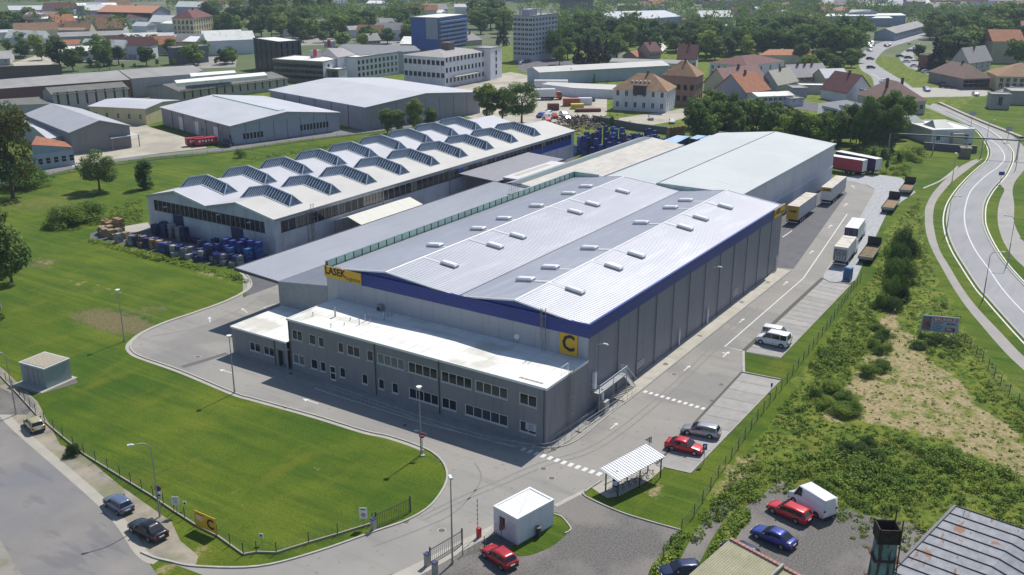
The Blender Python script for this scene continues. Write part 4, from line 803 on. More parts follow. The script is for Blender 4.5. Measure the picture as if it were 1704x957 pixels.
# rooflight prisms running up each side of a ridge
def monitor(x, kr, left):
    yr, zr = pr_[kr]; ya, za = pr_[kr+1] if left else pr_[kr-1]
    t = .74; y1 = yr+(ya-yr)*t; z1 = zr+(za-zr)*t; w = 1.8; hh = 1.75; yy0 = yr+(.02 if left else -.02)
    n = 9; tot = Vector((0, y1-yy0, z1-zr)); prev = None
    fr = MB(); pts = []
    for s_ in (-1, 1):
        fr.bar((s_*w, yy0, zr+.05), (s_*w, y1, z1+.05), .2)
    ytop = y1-(.9 if left else -.9)
    fr.bar((0, yy0, zr+hh), (0, ytop, z1+(zr-z1)*.16+hh), .22)
    fr.bar((-w, y1, z1+.05), (w, y1, z1+.05), .12); fr.bar((-w, yy0, zr+.05), (0, yy0, zr+hh), .1); fr.bar((w, yy0, zr+.05), (0, yy0, zr+hh), .1)
    apex = Vector((0, ytop, z1+(zr-z1)*.16+hh))
    for s_ in (-1, 1): fr.bar((s_*w, y1, z1+.05), apex, .16)
    for i in range(1, n):
        f = i/n; yb_ = yy0+(ytop-yy0)*f; zb_ = zr+(z1+(zr-z1)*.16-zr)*f
        for s_ in (-1, 1): fr.bar((s_*w, yb_, zb_+.06), (0, yb_, zb_+hh), .17, .1)
    o = fr.build('rooflight', mat('rooflight_frame', (.52, .58, .64), .5, .0), nhall, loc=(x, 0, 0))
    for s_ in (-1, 1):
        g = MB(); q = [(s_*(w-.03), yy0, zr+.05), (s_*(w-.03), y1, z1+.05), (s_*.0, ytop, apex.z-.06), (0, yy0, zr+hh-.06)]
        if (s_ > 0) == left: q = q[::-1]
        g.quad(*q); g.build('glazing', M_SKYG, o)
    g = MB(); q = [(-w, y1, z1+.05), (w, y1, z1+.05), tuple(apex)]; g.add(q if not left else q[::-1], [(0, 1, 2)]); g.build('end_glazing', M_SKYG, o)
    g = MB(); g.add([(-w, yy0, zr+.03), (0, yy0, zr+hh-.06), (w, yy0, zr+.03)], [(0, 1, 2)]); g.build('end_glazing', M_SKYG, o)
def ridge_x(px, py, kr): return P(px, py, pr_[kr][1]+1.6).x-NX
r1 = [ridge_x(*q, 3) for q in ((345, 292), (779.4, 197))]; r2 = [ridge_x(*q, 1) for q in ((447, 309), (869.4, 205))]
print('ridge ends', r1, r2)
for (a, c), kr in ((r1, 3), (r2, 1)):
    for i in range(9):
        x = a+(c-a)*i/8; monitor(x, kr, False); monitor(x, kr, True)
for px, py in ((281, 344.5), (369, 357), (420, 370)): 
    p = PXp(px, py, NX); b = MB(); b.tube([(0, 0, 0), (-.7, 0, .2)], .03, 5); b.box(-1.2, -.6, -.15, .15, .12, .26); b.build('wall_lamp', M_WHITE, nhall, loc=(0, p.y-NY0, p.z))
ladder(nhall, 9.6, 0, .2, 7.2, 'x', cage=2.5)
# ============================================================ vehicles
def paint(name, col, metal=.3): return mat('paint_'+name, col, .28, metal, col2=tuple(c*.93 for c in col), scale=.6, coat=.5)
P_RED = paint('red', (.42, .015, .02), .1); P_BRED = paint('bright_red', (.55, .02, .03), .1); P_BLUE = paint('blue', (.035, .05, .27)); P_BLACK = paint('black', (.012, .013, .018)); P_SLATE = paint('slate_blue', (.13, .17, .27))
P_BEIGE = paint('champagne', (.50, .46, .26)); P_SILVER = paint('silver', (.42, .42, .44), .5); P_WHITE = paint('white', (.8, .8, .82), 0); P_NAVY = paint('navy', (.02, .03, .09)); P_GREY = paint('grey', (.2, .21, .23), .4)
M_CGL = flat('car_glass', (.012, .015, .02), .06, spec=.8)
M_TYRE = M_BLACK; M_RIM = flat('alloy_rim', (.42, .43, .45), .35, .7); M_LAMP = flat('clear_lamp', (.6, .62, .65), .1); M_TAIL = flat('red_lamp', (.35, .01, .01), .2); M_TRIM = flat('black_trim', (.03, .03, .032), .7)
M_PLATE = flat('number_plate', (.7, .7, .68), .5)
KIN = {
 # length, width, belt/hood profile [(x, z)], glasshouse: base xs (front, rear), roof xs (front, rear), roof z, belt z, ground clearance
 'hatch': dict(L=3.95, W=1.64, hood=[(0, .55), (.06, .70), (.5, .80), (1.05, .90), (1.3, .93), (3.6, .96), (3.9, .90), (3.95, .6)], g=(1.05, 3.82, 1.75, 3.45), rz=1.42, bz=.92, wheels=(.72, 3.2), side=((1.15, 2.35), (2.42, 3.35))),
 'sedan': dict(L=4.4, W=1.7, hood=[(0, .55), (.06, .68), (.5, .78), (1.15, .88), (1.35, .92), (3.5, .95), (4.2, .93), (4.36, .86), (4.4, .6)], g=(1.15, 3.95, 1.95, 3.15), rz=1.41, bz=.91, wheels=(.8, 3.45), side=((1.3, 2.45), (2.52, 3.35))),
 'wagon': dict(L=4.55, W=1.7, hood=[(0, .55), (.06, .68), (.5, .78), (1.15, .88), (1.35, .92), (4.2, .96), (4.5, .92), (4.55, .6)], g=(1.15, 4.45, 1.95, 4.15), rz=1.46, bz=.92, wheels=(.82, 3.5), side=((1.3, 2.4), (2.46, 3.3), (3.36, 4.1))),
 'minivan': dict(L=4.3, W=1.8, hood=[(0, .55), (.05, .8), (.4, .98), (.8, 1.08), (1.0, 1.1), (4.2, 1.14), (4.28, 1.05), (4.3, .6)], g=(.8, 4.26, 1.55, 4.12), rz=1.85, bz=1.08, wheels=(.78, 3.5), side=((1.0, 2.1), (2.16, 3.2), (3.26, 4.05))),
 'van': dict(L=5.2, W=1.98, hood=[(0, .6), (.05, .95), (.4, 1.15), (.75, 1.28), (1.0, 1.3), (5.1, 1.32), (5.18, 1.2), (5.2, .6)], g=(.75, 5.18, 1.45, 5.12), rz=2.42, bz=1.28, wheels=(.95, 4.2), side=((.95, 1.95),)),
}
VCACHE = {}
def lerp3(a, b, t): return tuple(a[i]+(b[i]-a[i])*t for i in range(3))
def car_parts(kind):
    if kind in VCACHE: return VCACHE[kind]
    K = KIN[kind]; L, Wd = K['L'], K['W']; w = Wd/2; out = []
    b = MB(); st = []; hood = K['hood']
    xs = sorted({x for x, _ in hood} | {L*k/14 for k in range(15)})
    def hz(x):
        for (xa, za), (xb, zb) in zip(hood[:-1], hood[1:]):
            if xa <= x <= xb: return za+(zb-za)*(x-xa)/(xb-xa+1e-9)
        return hood[-1][1]
    for x in xs:
        t = abs(x/L-.5)*2; ww = w*(1-.10*t**5-.0); z = hz(x); lo = .20+.1*max(0, t-.85)/.15*1
        st.append([(x, ww*.90, lo), (x, ww, lo+.14), (x, ww*1.0, .62 if z > .68 else z-.06), (x, ww*.965, z-.05), (x, ww*.86, z), (x, ww*.45, z+.02), (x, 0, z+.025)])
    vs = []; fs = []; k = 13
    for s_ in st: vs += [p for p in s_]+[(p[0], -p[1], p[2]) for p in s_[-2::-1]]
    for i in range(len(st)-1):
        for j in range(k-1): fs.append((i*k+j, (i+1)*k+j, (i+1)*k+j+1, i*k+j+1))
        fs.append((i*k+k-1, (i+1)*k+k-1, (i+1)*k, i*k))
    fs.append(tuple(range(k))[::1]); fs.append(tuple((len(st)-1)*k+j for j in range(k))[::-1])
    b.add(vs, fs); out.append(('body', b.mesh('body', P_RED, True), 'paint'))
    # glasshouse
    f0, r0, f1, r1 = K['g']; bz, rz = K['bz'], K['rz']; wb, wr = w*.93, w*.76 if kind not in ('van', 'minivan') else w*.86
    def corner(x, top, s_): return (x, s_*(wr if top else wb), rz if top else bz)
    b = MB(); N = 6; vs = []; fs = []
    rings = []
    for (xf, xr, ww_, z) in ((f0, r0, wb, bz-.04), (f1-(f1-f0)*.08, r1+(r0-r1)*.08, wr*1.02, rz-.07), (f1+.05, r1-.05, wr*.93, rz-.008), (f1+.25, r1-.25, wr*.6, rz+.02)):
        rings.append([(xf, -ww_, z), (xf+.0, -ww_*.5, z), (xf, ww_*.5, z), (xf, ww_, z), ((xf+xr)/2, ww_*1.015, z+.004), (xr, ww_, z), (xr, ww_*.5, z), (xr, -ww_*.5, z), (xr, -ww_, z), ((xf+xr)/2, -ww_*1.015, z+.004)])
    for r_ in rings: vs += r_
    for i in range(3):
        for j in range(10): fs.append((i*10+j, (i+1)*10+j, (i+1)*10+(j+1) % 10, i*10+(j+1) % 10))
    fs.append(tuple(30+j for j in range(10))[::-1]); b.add(vs, fs); out.append(('cabin', b.mesh('cabin', P_RED, True), 'paint'))
    def glass(name, A, B_, C, D, n):     # quad bottomA bottomB topB topA, pushed out
        n = Vector(n).normalized()*.02; m2 = MB(); m2.quad(*[tuple(Vector(p)+n) for p in (A, B_, C, D)]); return (name, m2.mesh(name, M_CGL), None)
    ti = .88
    def sidept(x, z, s_):
        t = (z-bz)/(rz-bz); return (x, s_*((wb+(wr-wb)*t)*1.016), z)
    fx = lambda t: f0+(f1-f0)*t; rx = lambda t: r0+(r1-r0)*t
    out.append(glass('windscreen', (fx(.06), -wb*.9, bz+.03), (fx(.06), wb*.9, bz+.03), (fx(.88), wr*.93, rz-.08), (fx(.88), -wr*.93, rz-.08), (-(rz-bz), 0, f1-f0)))
    if kind != 'van': out.append(glass('rear_window', (rx(.10), wb*.88, bz+.05), (rx(.10), -wb*.88, bz+.05), (rx(.85), -wr*.9, rz-.1), (rx(.85), wr*.9, rz-.1), (rz-bz, 0, r0-r1)))
    for s_ in (-1, 1):
        for (a, c) in K['side']:
            zt = rz-.12; zb_ = bz+.04
            xa_b = max(a, f0+.10); xa_t = max(a, fx(.86)+.1); xc_b = min(c, r0-.12); xc_t = min(c, rx(.86)-.06)
            q = [sidept(xa_b, zb_, s_), sidept(xc_b, zb_, s_), sidept(xc_t, zt, s_), sidept(xa_t, zt, s_)]
            if s_ > 0: q = [q[1], q[0], q[3], q[2]]
            out.append(glass('side_window', *q, (0, s_, .25)))
        for x in K['wheels']:
            r = .31 if kind != 'van' else .34; m2 = MB(); m2.tube([(x, s_*(w-.20), r), (x, s_*(w+.015), r)], r, 20); rim = MB(); rim.tube([(x, s_*(w-.02), r), (x, s_*(w+.03), r)], r*.62, 14)
            out.append(('wheel', m2.mesh('wheel', M_TYRE), [('rim', rim.mesh('rim', M_RIM))]))
            m2 = MB(); pts = [(x+math.cos(t)*(r+.07), s_*(w*1.0+.004), r+math.sin(t)*(r+.07)) for t in [PI*k_/12 for k_ in range(13)]]
            m2.poly(pts if s_ < 0 else pts[::-1]); out.append(('wheel_arch', m2.mesh('wheel_arch', M_TRIM), None))
        m2 = MB(); m2.box(.0, .16, s_*w*.62-.17, s_*w*.62+.17, hz(.1)-.16, hz(.1)-.03); m2 = m2.mesh('headlight', M_LAMP); out.append(('headlight', m2, None))
        m2 = MB(); zt = .86 if kind != 'van' else 1.3; m2.box(L-.12, L+.012, s_*w*.80-.11, s_*w*.80+.11, zt-.22, zt); out.append(('tail_light', m2.mesh('tail_light', M_TAIL), None))
        m2 = MB(); m2.box(f0+.32, f0+.5, s_*(w+.09)-.09, s_*(w+.09)+.09, bz-.02, bz+.13); out.append(('door_mirror', m2.mesh('door_mirror', M_TRIM), None))
    m2 = MB(); m2.box(-.04, .14, -w*.86, w*.86, .24, .44); out.append(('bumper', m2.mesh('bumper', M_TRIM), None)); m2 = MB(); m2.box(L-.12, L+.045, -w*.86, w*.86, .26, .48); out.append(('bumper', m2.mesh('bumper', M_TRIM), None))
    m2 = MB(); m2.box(L+.01, L+.055, -.26, .26, .56, .68); out.append(('number_plate', m2.mesh('number_plate', M_PLATE), None))
    for n_, me, _ in out:
        for v in me.vertices: v.co.x -= L/2
    for n_, me, sub in out:
        if isinstance(sub, list):
            for _, sm in sub:
                for v in sm.vertices: v.co.x -= L/2
    VCACHE[kind] = out; return out
def car(px, py, ang, kind, pm, label, cat='car', group=None, s=1.0, z=0.0, world=None):
    """pixel of the ground under its middle; ang = direction the nose points (world degrees)"""
    p = world or P(px, py, 0); t = thing('parked_car' if kind != 'van' else 'delivery_van', label, cat, (p.x, p.y, z+.012), math.radians(ang)+PI, group, (s, s, s))
    for name, me, sub in car_parts(kind):
        o = obj(name, me, t)
        if sub == 'paint': o.material_slots[0].link = 'OBJECT'; o.material_slots[0].material = pm
        if isinstance(sub, list):
            for n2, m2 in sub: obj(n2, m2, o)
    return t
def wang(a, b): A, B = P(*a), P(*b); return math.degrees(math.atan2(B.y-A.y, B.x-A.x))
car(58, 712, wang((65, 722), (45, 698)), 'hatch', P_BEIGE, 'champagne hatchback parked on the dirt shoulder near the substation box')
car(198, 846, wang((213, 856), (180, 832)), 'hatch', P_SLATE, 'slate blue hatchback parked on the shoulder in front of the black saloon')
car(247, 889, wang((265, 900), (222, 876)), 'sedan', P_BLACK, 'glossy black saloon parked at the corner near the yellow C board', s=1.05)
car(831, 934, wang((848, 946), (812, 920)), 'hatch', P_RED, 'small red hatchback parked beside the white gatehouse container')
car(1139, 749, wang((1112, 742), (1168, 755)), 'sedan', P_BRED, 'bright red car nose to the grass in the bay behind the bicycle shelter')
car(1166, 723, wang((1192, 726), (1138, 716)), 'wagon', P_SILVER, 'silver estate car parked beside the bright red car')
car(1286, 573, wang((1310, 578), (1262, 568)), 'minivan', P_WHITE, 'white crew van with dark side windows parked nearest on the verge', 'van', s=1.12)
car(1292, 563, wang((1265, 556), (1312, 564)), 'minivan', P_WHITE, 'white small van half hidden behind the nearer white crew van', 'van')
car(1350, 846, wang((1378, 860), (1325, 826)), 'van', P_WHITE, 'tall white panel van parked against the meadow edge', 'van', s=.98)
car(1313, 859, wang((1340, 869), (1284, 844)), 'wagon', P_BRED, 'red estate car parked alongside the tall white panel van', s=1.0)
car(1287, 901, wang((1312, 910), (1262, 888)), 'sedan', P_BLUE, 'blue saloon parked on gravel in front of the red estate', s=1.0)
car(1132, 958, 130, 'hatch', P_NAVY, 'dark blue car cut by the lower edge beside the tiled shed roof')
car(1232, 926, wang((1248, 930), (1218, 914)), 'hatch', P_NAVY, 'navy car half hidden behind the pale corrugated shed roof')
# decals on the crew van
# ------------------------------------------------------------ trailers and lorries
M_TARP = mat('trailer_grey_tarp', (.40, .41, .45), .6, col2=(.34, .35, .39), scale=.5, amt=.5, streak=((1, 1, .2), 1, .5, .7, (.3, .3, .33), .4))
M_TARPW = mat('trailer_top_white', (.62, .57, .50), .75, col2=(.5, .46, .4), scale=.5, amt=.6, big=(.5, .52, .62, (.38, .34, .29), .6))
M_TARPR = mat('red_tarp', (.30, .015, .04), .5, col2=(.24, .012, .035), scale=.6)
M_TARPN = mat('navy_tarp', (.03, .03, .10), .6, scale=.6); M_PLATEW = flat('white_box', (.72, .72, .72), .5)
def box_trailer(px, py, ang, label, L=13.6, side=None, top=None, front=None, h0=1.15, h=4.0, w=2.5, cab=None, name='semi_trailer', cat='trailer', rear=None, axles=3, txt=None, world=None):
    """pixel = ground under rear end middle; ang = heading of the front"""
    p = world or P(px, py); t = thing(name, label, cat, (p.x, p.y, .014), math.radians(ang))
    side = side or M_TARP; top = top or M_TARPW; rear = rear or M_PLATEW
    b = MB(); n = max(4, int(L/1.4)); 
    for s_ in (-1, 1):
        m2 = MB(); q = [(.05, s_*w/2, h0), (L, s_*w/2, h0), (L, s_*w/2, h), (.05, s_*w/2, h)]
        if s_ > 0: q = q[::-1]
        if s_ < 0: ribbed(m2, *q, L/n, .04, .2)
        else: ribbed(m2, q[2], q[3], q[0], q[1], L/n, .04, .2) if False else m2.quad(*q)
        m2.build('side_curtain', side, t)
    m2 = MB(); m2.box(.0, L, -w/2+.01, w/2-.01, h-.02, h+.04); o = m2.build('top_sheet', top, t)
    for i in range(1, n): m2 = MB(); m2.box(i*L/n-.04, i*L/n+.04, -w/2+.03, w/2-.03, h+.041, h+.07); m2.build('roof_bow', top, o)
    for s_ in (-1, 1):
        m2 = MB(); m2.box(-.05, -.0, s_*w/4-w/4+.02, s_*w/4+w/4-.02, h0, h-.02); d_ = m2.build('rear_door', rear, t)
        for k in (-.18, .18): m2 = MB(); m2.bar((-.07, s_*w/4+k, h0+.05), (-.07, s_*w/4+k, h-.1), .03); m2.build('lock_rod', M_STEEL, d_)
    m2 = MB(); m2.quad((L, -w/2, h0), (L, w/2, h0), (L, w/2, h), (L, -w/2, h)); m2.build('front_wall', front or M_PLATEW, t)
    m2 = MB(); m2.box(0, L, -w/2+.02, w/2-.02, h0-.14, h0); m2.box(.3, L, -.5, .5, h0-.4, h0-.14); m2.build('chassis', M_TRIM, t)
    m2 = MB(); m2.box(-.06, .1, -w/2+.1, w/2-.1, .5, .66); m2.build('rear_underrun_bar', M_PLATEW, t)
    for s_ in (-1, 1):
        m2 = MB(); m2.box(-.09, -.05, s_*.95-.2, s_*.95+.2, .68, .84); m2.build('tail_light', M_TAIL, t)
        for i in range(axles):
            x = 2.2+i*1.31; m2 = MB(); m2.tube([(x, s_*(w/2-.36), .5), (x, s_*(w/2-.02), .5)], .5, 18); wl = m2.build('wheel', M_TYRE, t); m2 = MB(); m2.tube([(x, s_*(w/2-.04), .5), (x, s_*(w/2+.01), .5)], .28, 12); m2.build('rim', M_RIM, wl)
        if not cab: m2 = MB(); m2.box(L-2.9, L-2.75, s_*.8-.07, s_*.8+.07, .1, h0-.1); m2.build('landing_leg', M_STEEL, t)
    if cab:
        cx = L+.55; cm, ch = cab
        m2 = MB(); m2.prof([(cx, .45), (cx+2.1, .45), (cx+2.15, 1.5), (cx+1.95, 2.6), (cx+1.7, ch-.15), (cx+.5, ch), (cx, ch-.1)], -w/2+.05, w/2-.05); c = m2.build('cab', cm, t)
        m2 = MB(); m2.quad((cx+2.16, -w/2+.15, 1.6), (cx+2.16, w/2-.15, 1.6), (cx+1.985, w/2-.2, 2.55), (cx+1.985, -w/2+.2, 2.55)); m2.build('windscreen', M_CGL, c)
        for s_ in (-1, 1):
            m2 = MB(); q = [(cx+.9, s_*(w/2-.04), 1.65), (cx+1.95, s_*(w/2-.04), 1.65), (cx+1.85, s_*(w/2-.04), 2.45), (cx+.9, s_*(w/2-.04), 2.45)]; m2.quad(*(q if s_ < 0 else q[::-1])); m2.build('side_window', M_CGL, c)
            for x in (cx+1.45, cx-1.6): m2 = MB(); m2.tube([(x, s_*(w/2-.34), .5), (x, s_*(w/2-.02), .5)], .5, 18); m2.build('wheel', M_TYRE, t)
        m2 = MB(); m2.box(L-2.4, cx+2.1, -.45, .45, .6, .9); m2.build('tractor_frame', M_TRIM, t)
    if txt:
        for body, size, mm, y, z, wd, board in txt:
            if board: m2 = MB(); m2.box(-.105, -.1, y-wd*.56, y+wd*.56, z-size*.62, z+size*.62); bo = m2.build('rear_board', board, t)
            text(body, size, mm, t, facing(-.12, y, z, (-1, 0, 0)), .03, width=wd)
    return t
th = math.degrees(0)
def rear_of(px, py, z): return P(px, py, z)
TR1 = P(1373, 341); TR2 = P(1317, 374)
print('trailers', TR1, TR2)
box_trailer(0, 0, 2.5, 'grey curtain trailer with yellow name board on its white doors, docked at the lilac wall', world=TR1, txt=[('LASEK', .62, M_BLK, 0, 3.45, 2.0, M_YEL)])
box_trailer(0, 0, 1.5, 'grey curtain trailer with yellow rear doors docked under the translucent canopy', world=TR2, rear=M_YEL, txt=[('LASEK', .5, M_BLK, -.1, 2.9, 1.6, None)])
box_trailer(1396, 444, wang((1394, 446), (1411, 424)), 'white box lorry body with a house drawing on its rear, nearest on the gravel strip', L=8.2, h=3.7, side=M_PLATEW, cab=(P_WHITE, 3.0), name='box_lorry', cat='lorry', axles=1)
box_trailer(1413.5, 412, wang((1411, 413), (1427, 390)), 'white-topped box lorry with dark navy rear parked behind the house-drawing lorry', L=8.2, h=3.9, side=M_PLATEW, top=M_PLATEW, rear=M_TARPN, cab=(P_WHITE, 3.0), name='box_lorry', cat='lorry', axles=1)
# house drawing on the nearest lorry
t = bpy.data.objects['box_lorry']; b = MB()
for q in (((-.9, 1.9), (0, 2.9)), ((0, 2.9), (.9, 1.9)), ((-.7, 1.4), (-.7, 2.1)), ((.7, 1.4), (.7, 2.1)), ((-.7, 1.4), (.7, 1.4)), ((-.25, 1.4), (-.25, 2.0)), ((.25, 1.4), (.25, 2.0)), ((-.4, 2.0), (.4, 2.4)), ((-1.1, 3.1), (-.2, 3.1)), ((.2, 3.1), (1.1, 3.1)), ((-1.1, 1.3), (1.1, 1.3))):
    b.bar((-.11, q[0][0], q[0][1]), (-.11, q[1][0], q[1][1]), .13, .02)
m2 = MB(); m2.box(-.1, -.095, -1.15, 1.15, 1.3, 3.3); d_ = m2.build('rear_picture', mat('picture_grey', (.12, .125, .13), .7, col2=(.3, .3, .3), scale=2, amt=.8), t); b.build('house_drawing', flat('drawing_white', (.6, .6, .6), .7), d_)
# lorries across the end of the yard
box_trailer(1460, 293, 0, 'red curtain lorry with white cab parked across the end of the yard', L=13.6, side=M_TARPR, top=M_PLATEW, cab=(P_WHITE, 3.3), world=P(1437, 292.5), name='articulated_lorry', cat='lorry').rotation_euler = (0, 0, math.radians(wang((1438, 294), (1395, 287))))
box_trailer(1460, 293, 0, 'navy curtain trailer with pale rear doors beside the red lorry', L=12.5, side=M_TARPN, top=M_PLATEW, world=P(1460, 290)).rotation_euler = (0, 0, math.radians(wang((1461, 291), (1425, 283.5))))
# flatbed trailers
def flatbed(px, py, ang, L, label, load):
    p = P(px, py); t = thing('flatbed_trailer', label, 'trailer', (p.x, p.y, .016), math.radians(ang)); w = 2.5
    b = MB(); b.box(0, L, -w/2, w/2, 1.0, 1.12); b.build('deck', M_TRIM, t); b = MB(); b.box(0, L, -.45, .45, .6, 1.0); b.build('chassis', M_TRIM, t)
    k = int(L/.55)
    for i in range(k): b = MB(); b.box(i*L/k+.02, (i+1)*L/k-.02, -w/2+.08, w/2-.08, 1.121, 1.15+.02*R.random()); b.build('deck_board', load, t)
    for s_ in (-1, 1):
        b = MB(); b.box(0, L, s_*w/2-.03, s_*w/2+.03, 1.0, 1.5); b.build('drop_side', mat('drop_side', (.33, .33, .28), .7), t)
        for i in range(3): b = MB(); b.tube([(1.6+i*1.3, s_*(w/2-.35), .48), (1.6+i*1.3, s_*(w/2-.03), .48)], .48, 16); b.build('wheel', M_TYRE, t)
    b = MB(); b.box(L-.1, L, -w/2, w/2, 1.1, 2.9); b.build('headboard', M_TRIM, t); b = MB(); b.box(-.05, .02, -w/2, w/2, .95, 1.5); b.build('tailboard', mat('drop_side'), t)
    return t
M_WOODL = mat('old_planks', (.30, .20, .11), .9, col2=(.2, .14, .08), scale=2, amt=.7, jitter=.25)
M_RUBB = mat('rubble_load', (.24, .19, .11), .95, col2=(.12, .09, .05), scale=3, amt=.9, jitter=.2)
flatbed(1438, 440, wang((1438, 440), (1461, 407)), 9.5, 'flatbed trailer loaded with earth and rubble next to the shrubs', M_RUBB)
flatbed(1475, 356, wang((1475, 356), (1494, 330)), 10, 'empty flatbed trailer with rusty planked deck and tall headboard', M_WOODL)
flatbed(1504, 326, wang((1504, 326), (1519, 306)), 8.5, 'shorter rusty flatbed trailer at the far end of the gravel strip', M_WOODL)
# portable toilet
p = P(1410, 465); t = thing('portable_toilet', 'blue portable toilet on the kerbed island at the end of the bays', 'toilet', (p.x, p.y, .03), -.2)
b = MB(); b.box(-.6, .6, -.6, .6, 0, 2.1); b.build('cabin', flat('toilet_blue', (.05, .16, .36), .5), t); b = MB(); b.hexa([(-.65, -.65, 2.1), (.65, -.65, 2.1), (.65, .65, 2.1), (-.65, .65, 2.1), (-.45, -.45, 2.3), (.45, -.45, 2.3), (.45, .45, 2.3), (-.45, .45, 2.3)]); b.build('roof', flat('toilet_blue_roof', (.16, .3, .5), .5), t); b = MB(); b.box(-.63, -.6, -.45, .45, .1, 2.0); b.build('door', flat('toilet_door', (.04, .12, .3), .5), t)
# ============================================================ street furniture
M_POLE = mat('pole_grey', (.34, .36, .37), .5, .4)
def tall_lamp(px, py, h, label, head, group=None, arm=None, z0=0.0):
    p = P(px, py); t = thing('street_lamp', label, 'street lamp', (p.x, p.y, .01), 0, group)
    if arm is None:
        b = MB(); b.tube([(0, 0, 0), (0, 0, h)], .10, 8, .05); b.build('pole', M_POLE, t)
        b = MB(); b.cyl(0, 0, 0, .5, .13, 8); b.build('pole_base', M_POLE, t)
        b = MB(); b.hexa([(-.28, -.16, h-.02), (.42, -.16, h+.02), (.42, .16, h+.02), (-.28, .16, h-.02), (-.22, -.13, h+.16), (.36, -.13, h+.2), (.36, .13, h+.2), (-.22, .13, h+.16)]) if head == 'box' else b.tube([(0, 0, h-.1), (0, 0, h+.05), (0, 0, h+.28)], .12, 12, .33)
        o = b.build('lamp_head', M_WHITE, t); o.rotation_euler = (0, 0, .9)
    else:
        ax, ay, al = arm; d = Vector((ax, ay, 0)).normalized()
        b = MB(); b.tube([(0, 0, 0), (0, 0, h*.45)], .10, 8, .085); b.build('pole', M_POLE, t); pts = [Vector((0, 0, h*.45)), Vector((0, 0, h-1.0))]+[Vector((0, 0, h-1.0))+d*(al*(1-math.cos(a)))*.6+Vector((0, 0, 1.0*math.sin(a))) for a in (.4, .8, 1.2, 1.57)]; pts.append(pts[-1]+d*al*.35)
        b = MB(); b.tube(pts, .055, 7); b.build('curved_arm', M_POLE, t); e = pts[-1]
        b = MB(); b.tube([e, e+d*.25+Vector((0, 0, .06)), e+d*.6+Vector((0, 0, .03))], .09, 10, .15); b.build('lamp_head', M_WHITE, t)
    return t
tall_lamp(207.4, 568, 7.8, 'slim lamp post standing on the brown patch of lawn', 'disc')
tall_lamp(390.6, 654, 7.8, 'lamp post at the lawn kerb in front of the low white-roofed wing', 'disc')
tall_lamp(701, 757, 8.3, 'lamp post on the lawn edge with the red no-entry sign on it', 'disc')
tall_lamp(753, 938, 9.1, 'tall lamp post with white square head beside the entrance gate', 'box')
d = P(-100, 735)-P(266, 860)
tall_lamp(266, 860, 8.6, 'street lamp curving over the road with a no-stopping sign on its pole', '', arm=(-.75, .4, 1.6))
tall_lamp(27, 690, 8.6, 'street lamp at the left edge of the frame by the substation', '', arm=(-.75, .4, 1.6))
tall_lamp(1636, 497, 8.2, 'street lamp leaning over the main road left of the bend', '', arm=(.2, -1, 1.6))
tall_lamp(1574, 392, 8.2, 'street lamp on the verge between cycle path and main road', '', arm=(.2, -1, 1.3))
tall_lamp(1676, 440, 9.0, 'street lamp on the grass island right of the main road', '', arm=(-.1, 1, 1.3))
tall_lamp(1690, 282, 8, 'street lamp on the right pavement beyond the pipe bridge', '', arm=(-.1, 1, 1))
tall_lamp(1640, 245, 8, 'street lamp by the roadside near the white workshop', '', arm=(.1, -1, 1))
tall_lamp(1584, 303, 7, 'slim post lamp beside the garden path', 'disc')
# road signs
M_SRED = flat('sign_red', (.5, .02, .03), .5); M_SBLUE = flat('sign_blue', (.02, .07, .35), .5); M_SBK = flat('sign_back', (.4, .41, .42), .5)
def disc(par, r, z, m, n=(-1, -.35, 0), off=.06, name='sign_disc', k=20):
    b = MB(); b.tube([(0, 0, 0), (0, 0, .03)], r, k); n = Vector(n).normalized(); return b.build(name, m, par, mw=facing(n.x*off, n.y*off, z, n))
def panel(par, w, h, z, m, n=(-1, -.35, 0), off=.06, name='sign_panel', x=0):
    b = MB(); b.box(x-w/2, x+w/2, -h/2, h/2, 0, .03); n = Vector(n).normalized(); return b.build(name, m, par, mw=facing(n.x*off, n.y*off, z, n))
def post(px, py, h, name, label, cat='road sign', r=.035, group=None):
    p = P(px, py); t = thing(name, label, cat, (p.x, p.y, .01), 0, group); MB().cyl(0, 0, 0, h, r, 8).build('post', M_POLE, t); return t
V = (-.86, -.5, 0)
t = post(703.5, 758.5, 2.9, 'road_sign', 'red no-entry sign on a short post at the rounded lawn tip'); disc(t, .34, 2.6, M_SRED, V); panel(t, .44, .11, 2.6, M_WHITE, V, .095, 'white_bar'); MB().cyl(0, 0, 0, .12, .28, 10).build('concrete_foot', M_CONC, t)
t = post(269, 858, 3.6, 'road_sign', 'no-stopping disc over a tow-away plate beside the curved street lamp'); disc(t, .34, 3.2, M_SRED, V); disc(t, .27, 3.2, M_SBLUE, V, .095, 'blue_centre'); m = panel(t, .56, .06, 3.2, M_SRED, V, .13, 'red_slash'); m.matrix_basis = m.matrix_basis @ Matrix.Rotation(.8, 4, 'Z'); panel(t, .55, .55, 2.45, M_WHITE, V); panel(t, .38, .14, 2.4, M_BLK, V, .095, 'tow_symbol')
t = post(295, 857, 2.1, 'notice_sign', 'small white notice on the fence between lamp post and yellow board', 'sign'); panel(t, .75, .95, 1.7, M_WHITE, V); 
for k in range(3): panel(t, .5, .08, 1.95-k*.22, M_SBK, V, .095, 'print_line')
t = post(309, 848, 1.0, 'notice_sign', 'tiny white plate on the grass fence left of the yellow C board', 'sign', .02); panel(t, .35, .4, .8, M_WHITE, V); panel(t, .15, .2, .8, M_BLK, V, .095, 'symbol')
t = post(436, 905, 1.2, 'notice_sign', 'tiny white plate on the wire fence midway along the lawn', 'sign', .02); panel(t, .45, .5, .95, M_WHITE, V); panel(t, .18, .2, .98, M_BLK, V, .095, 'symbol')
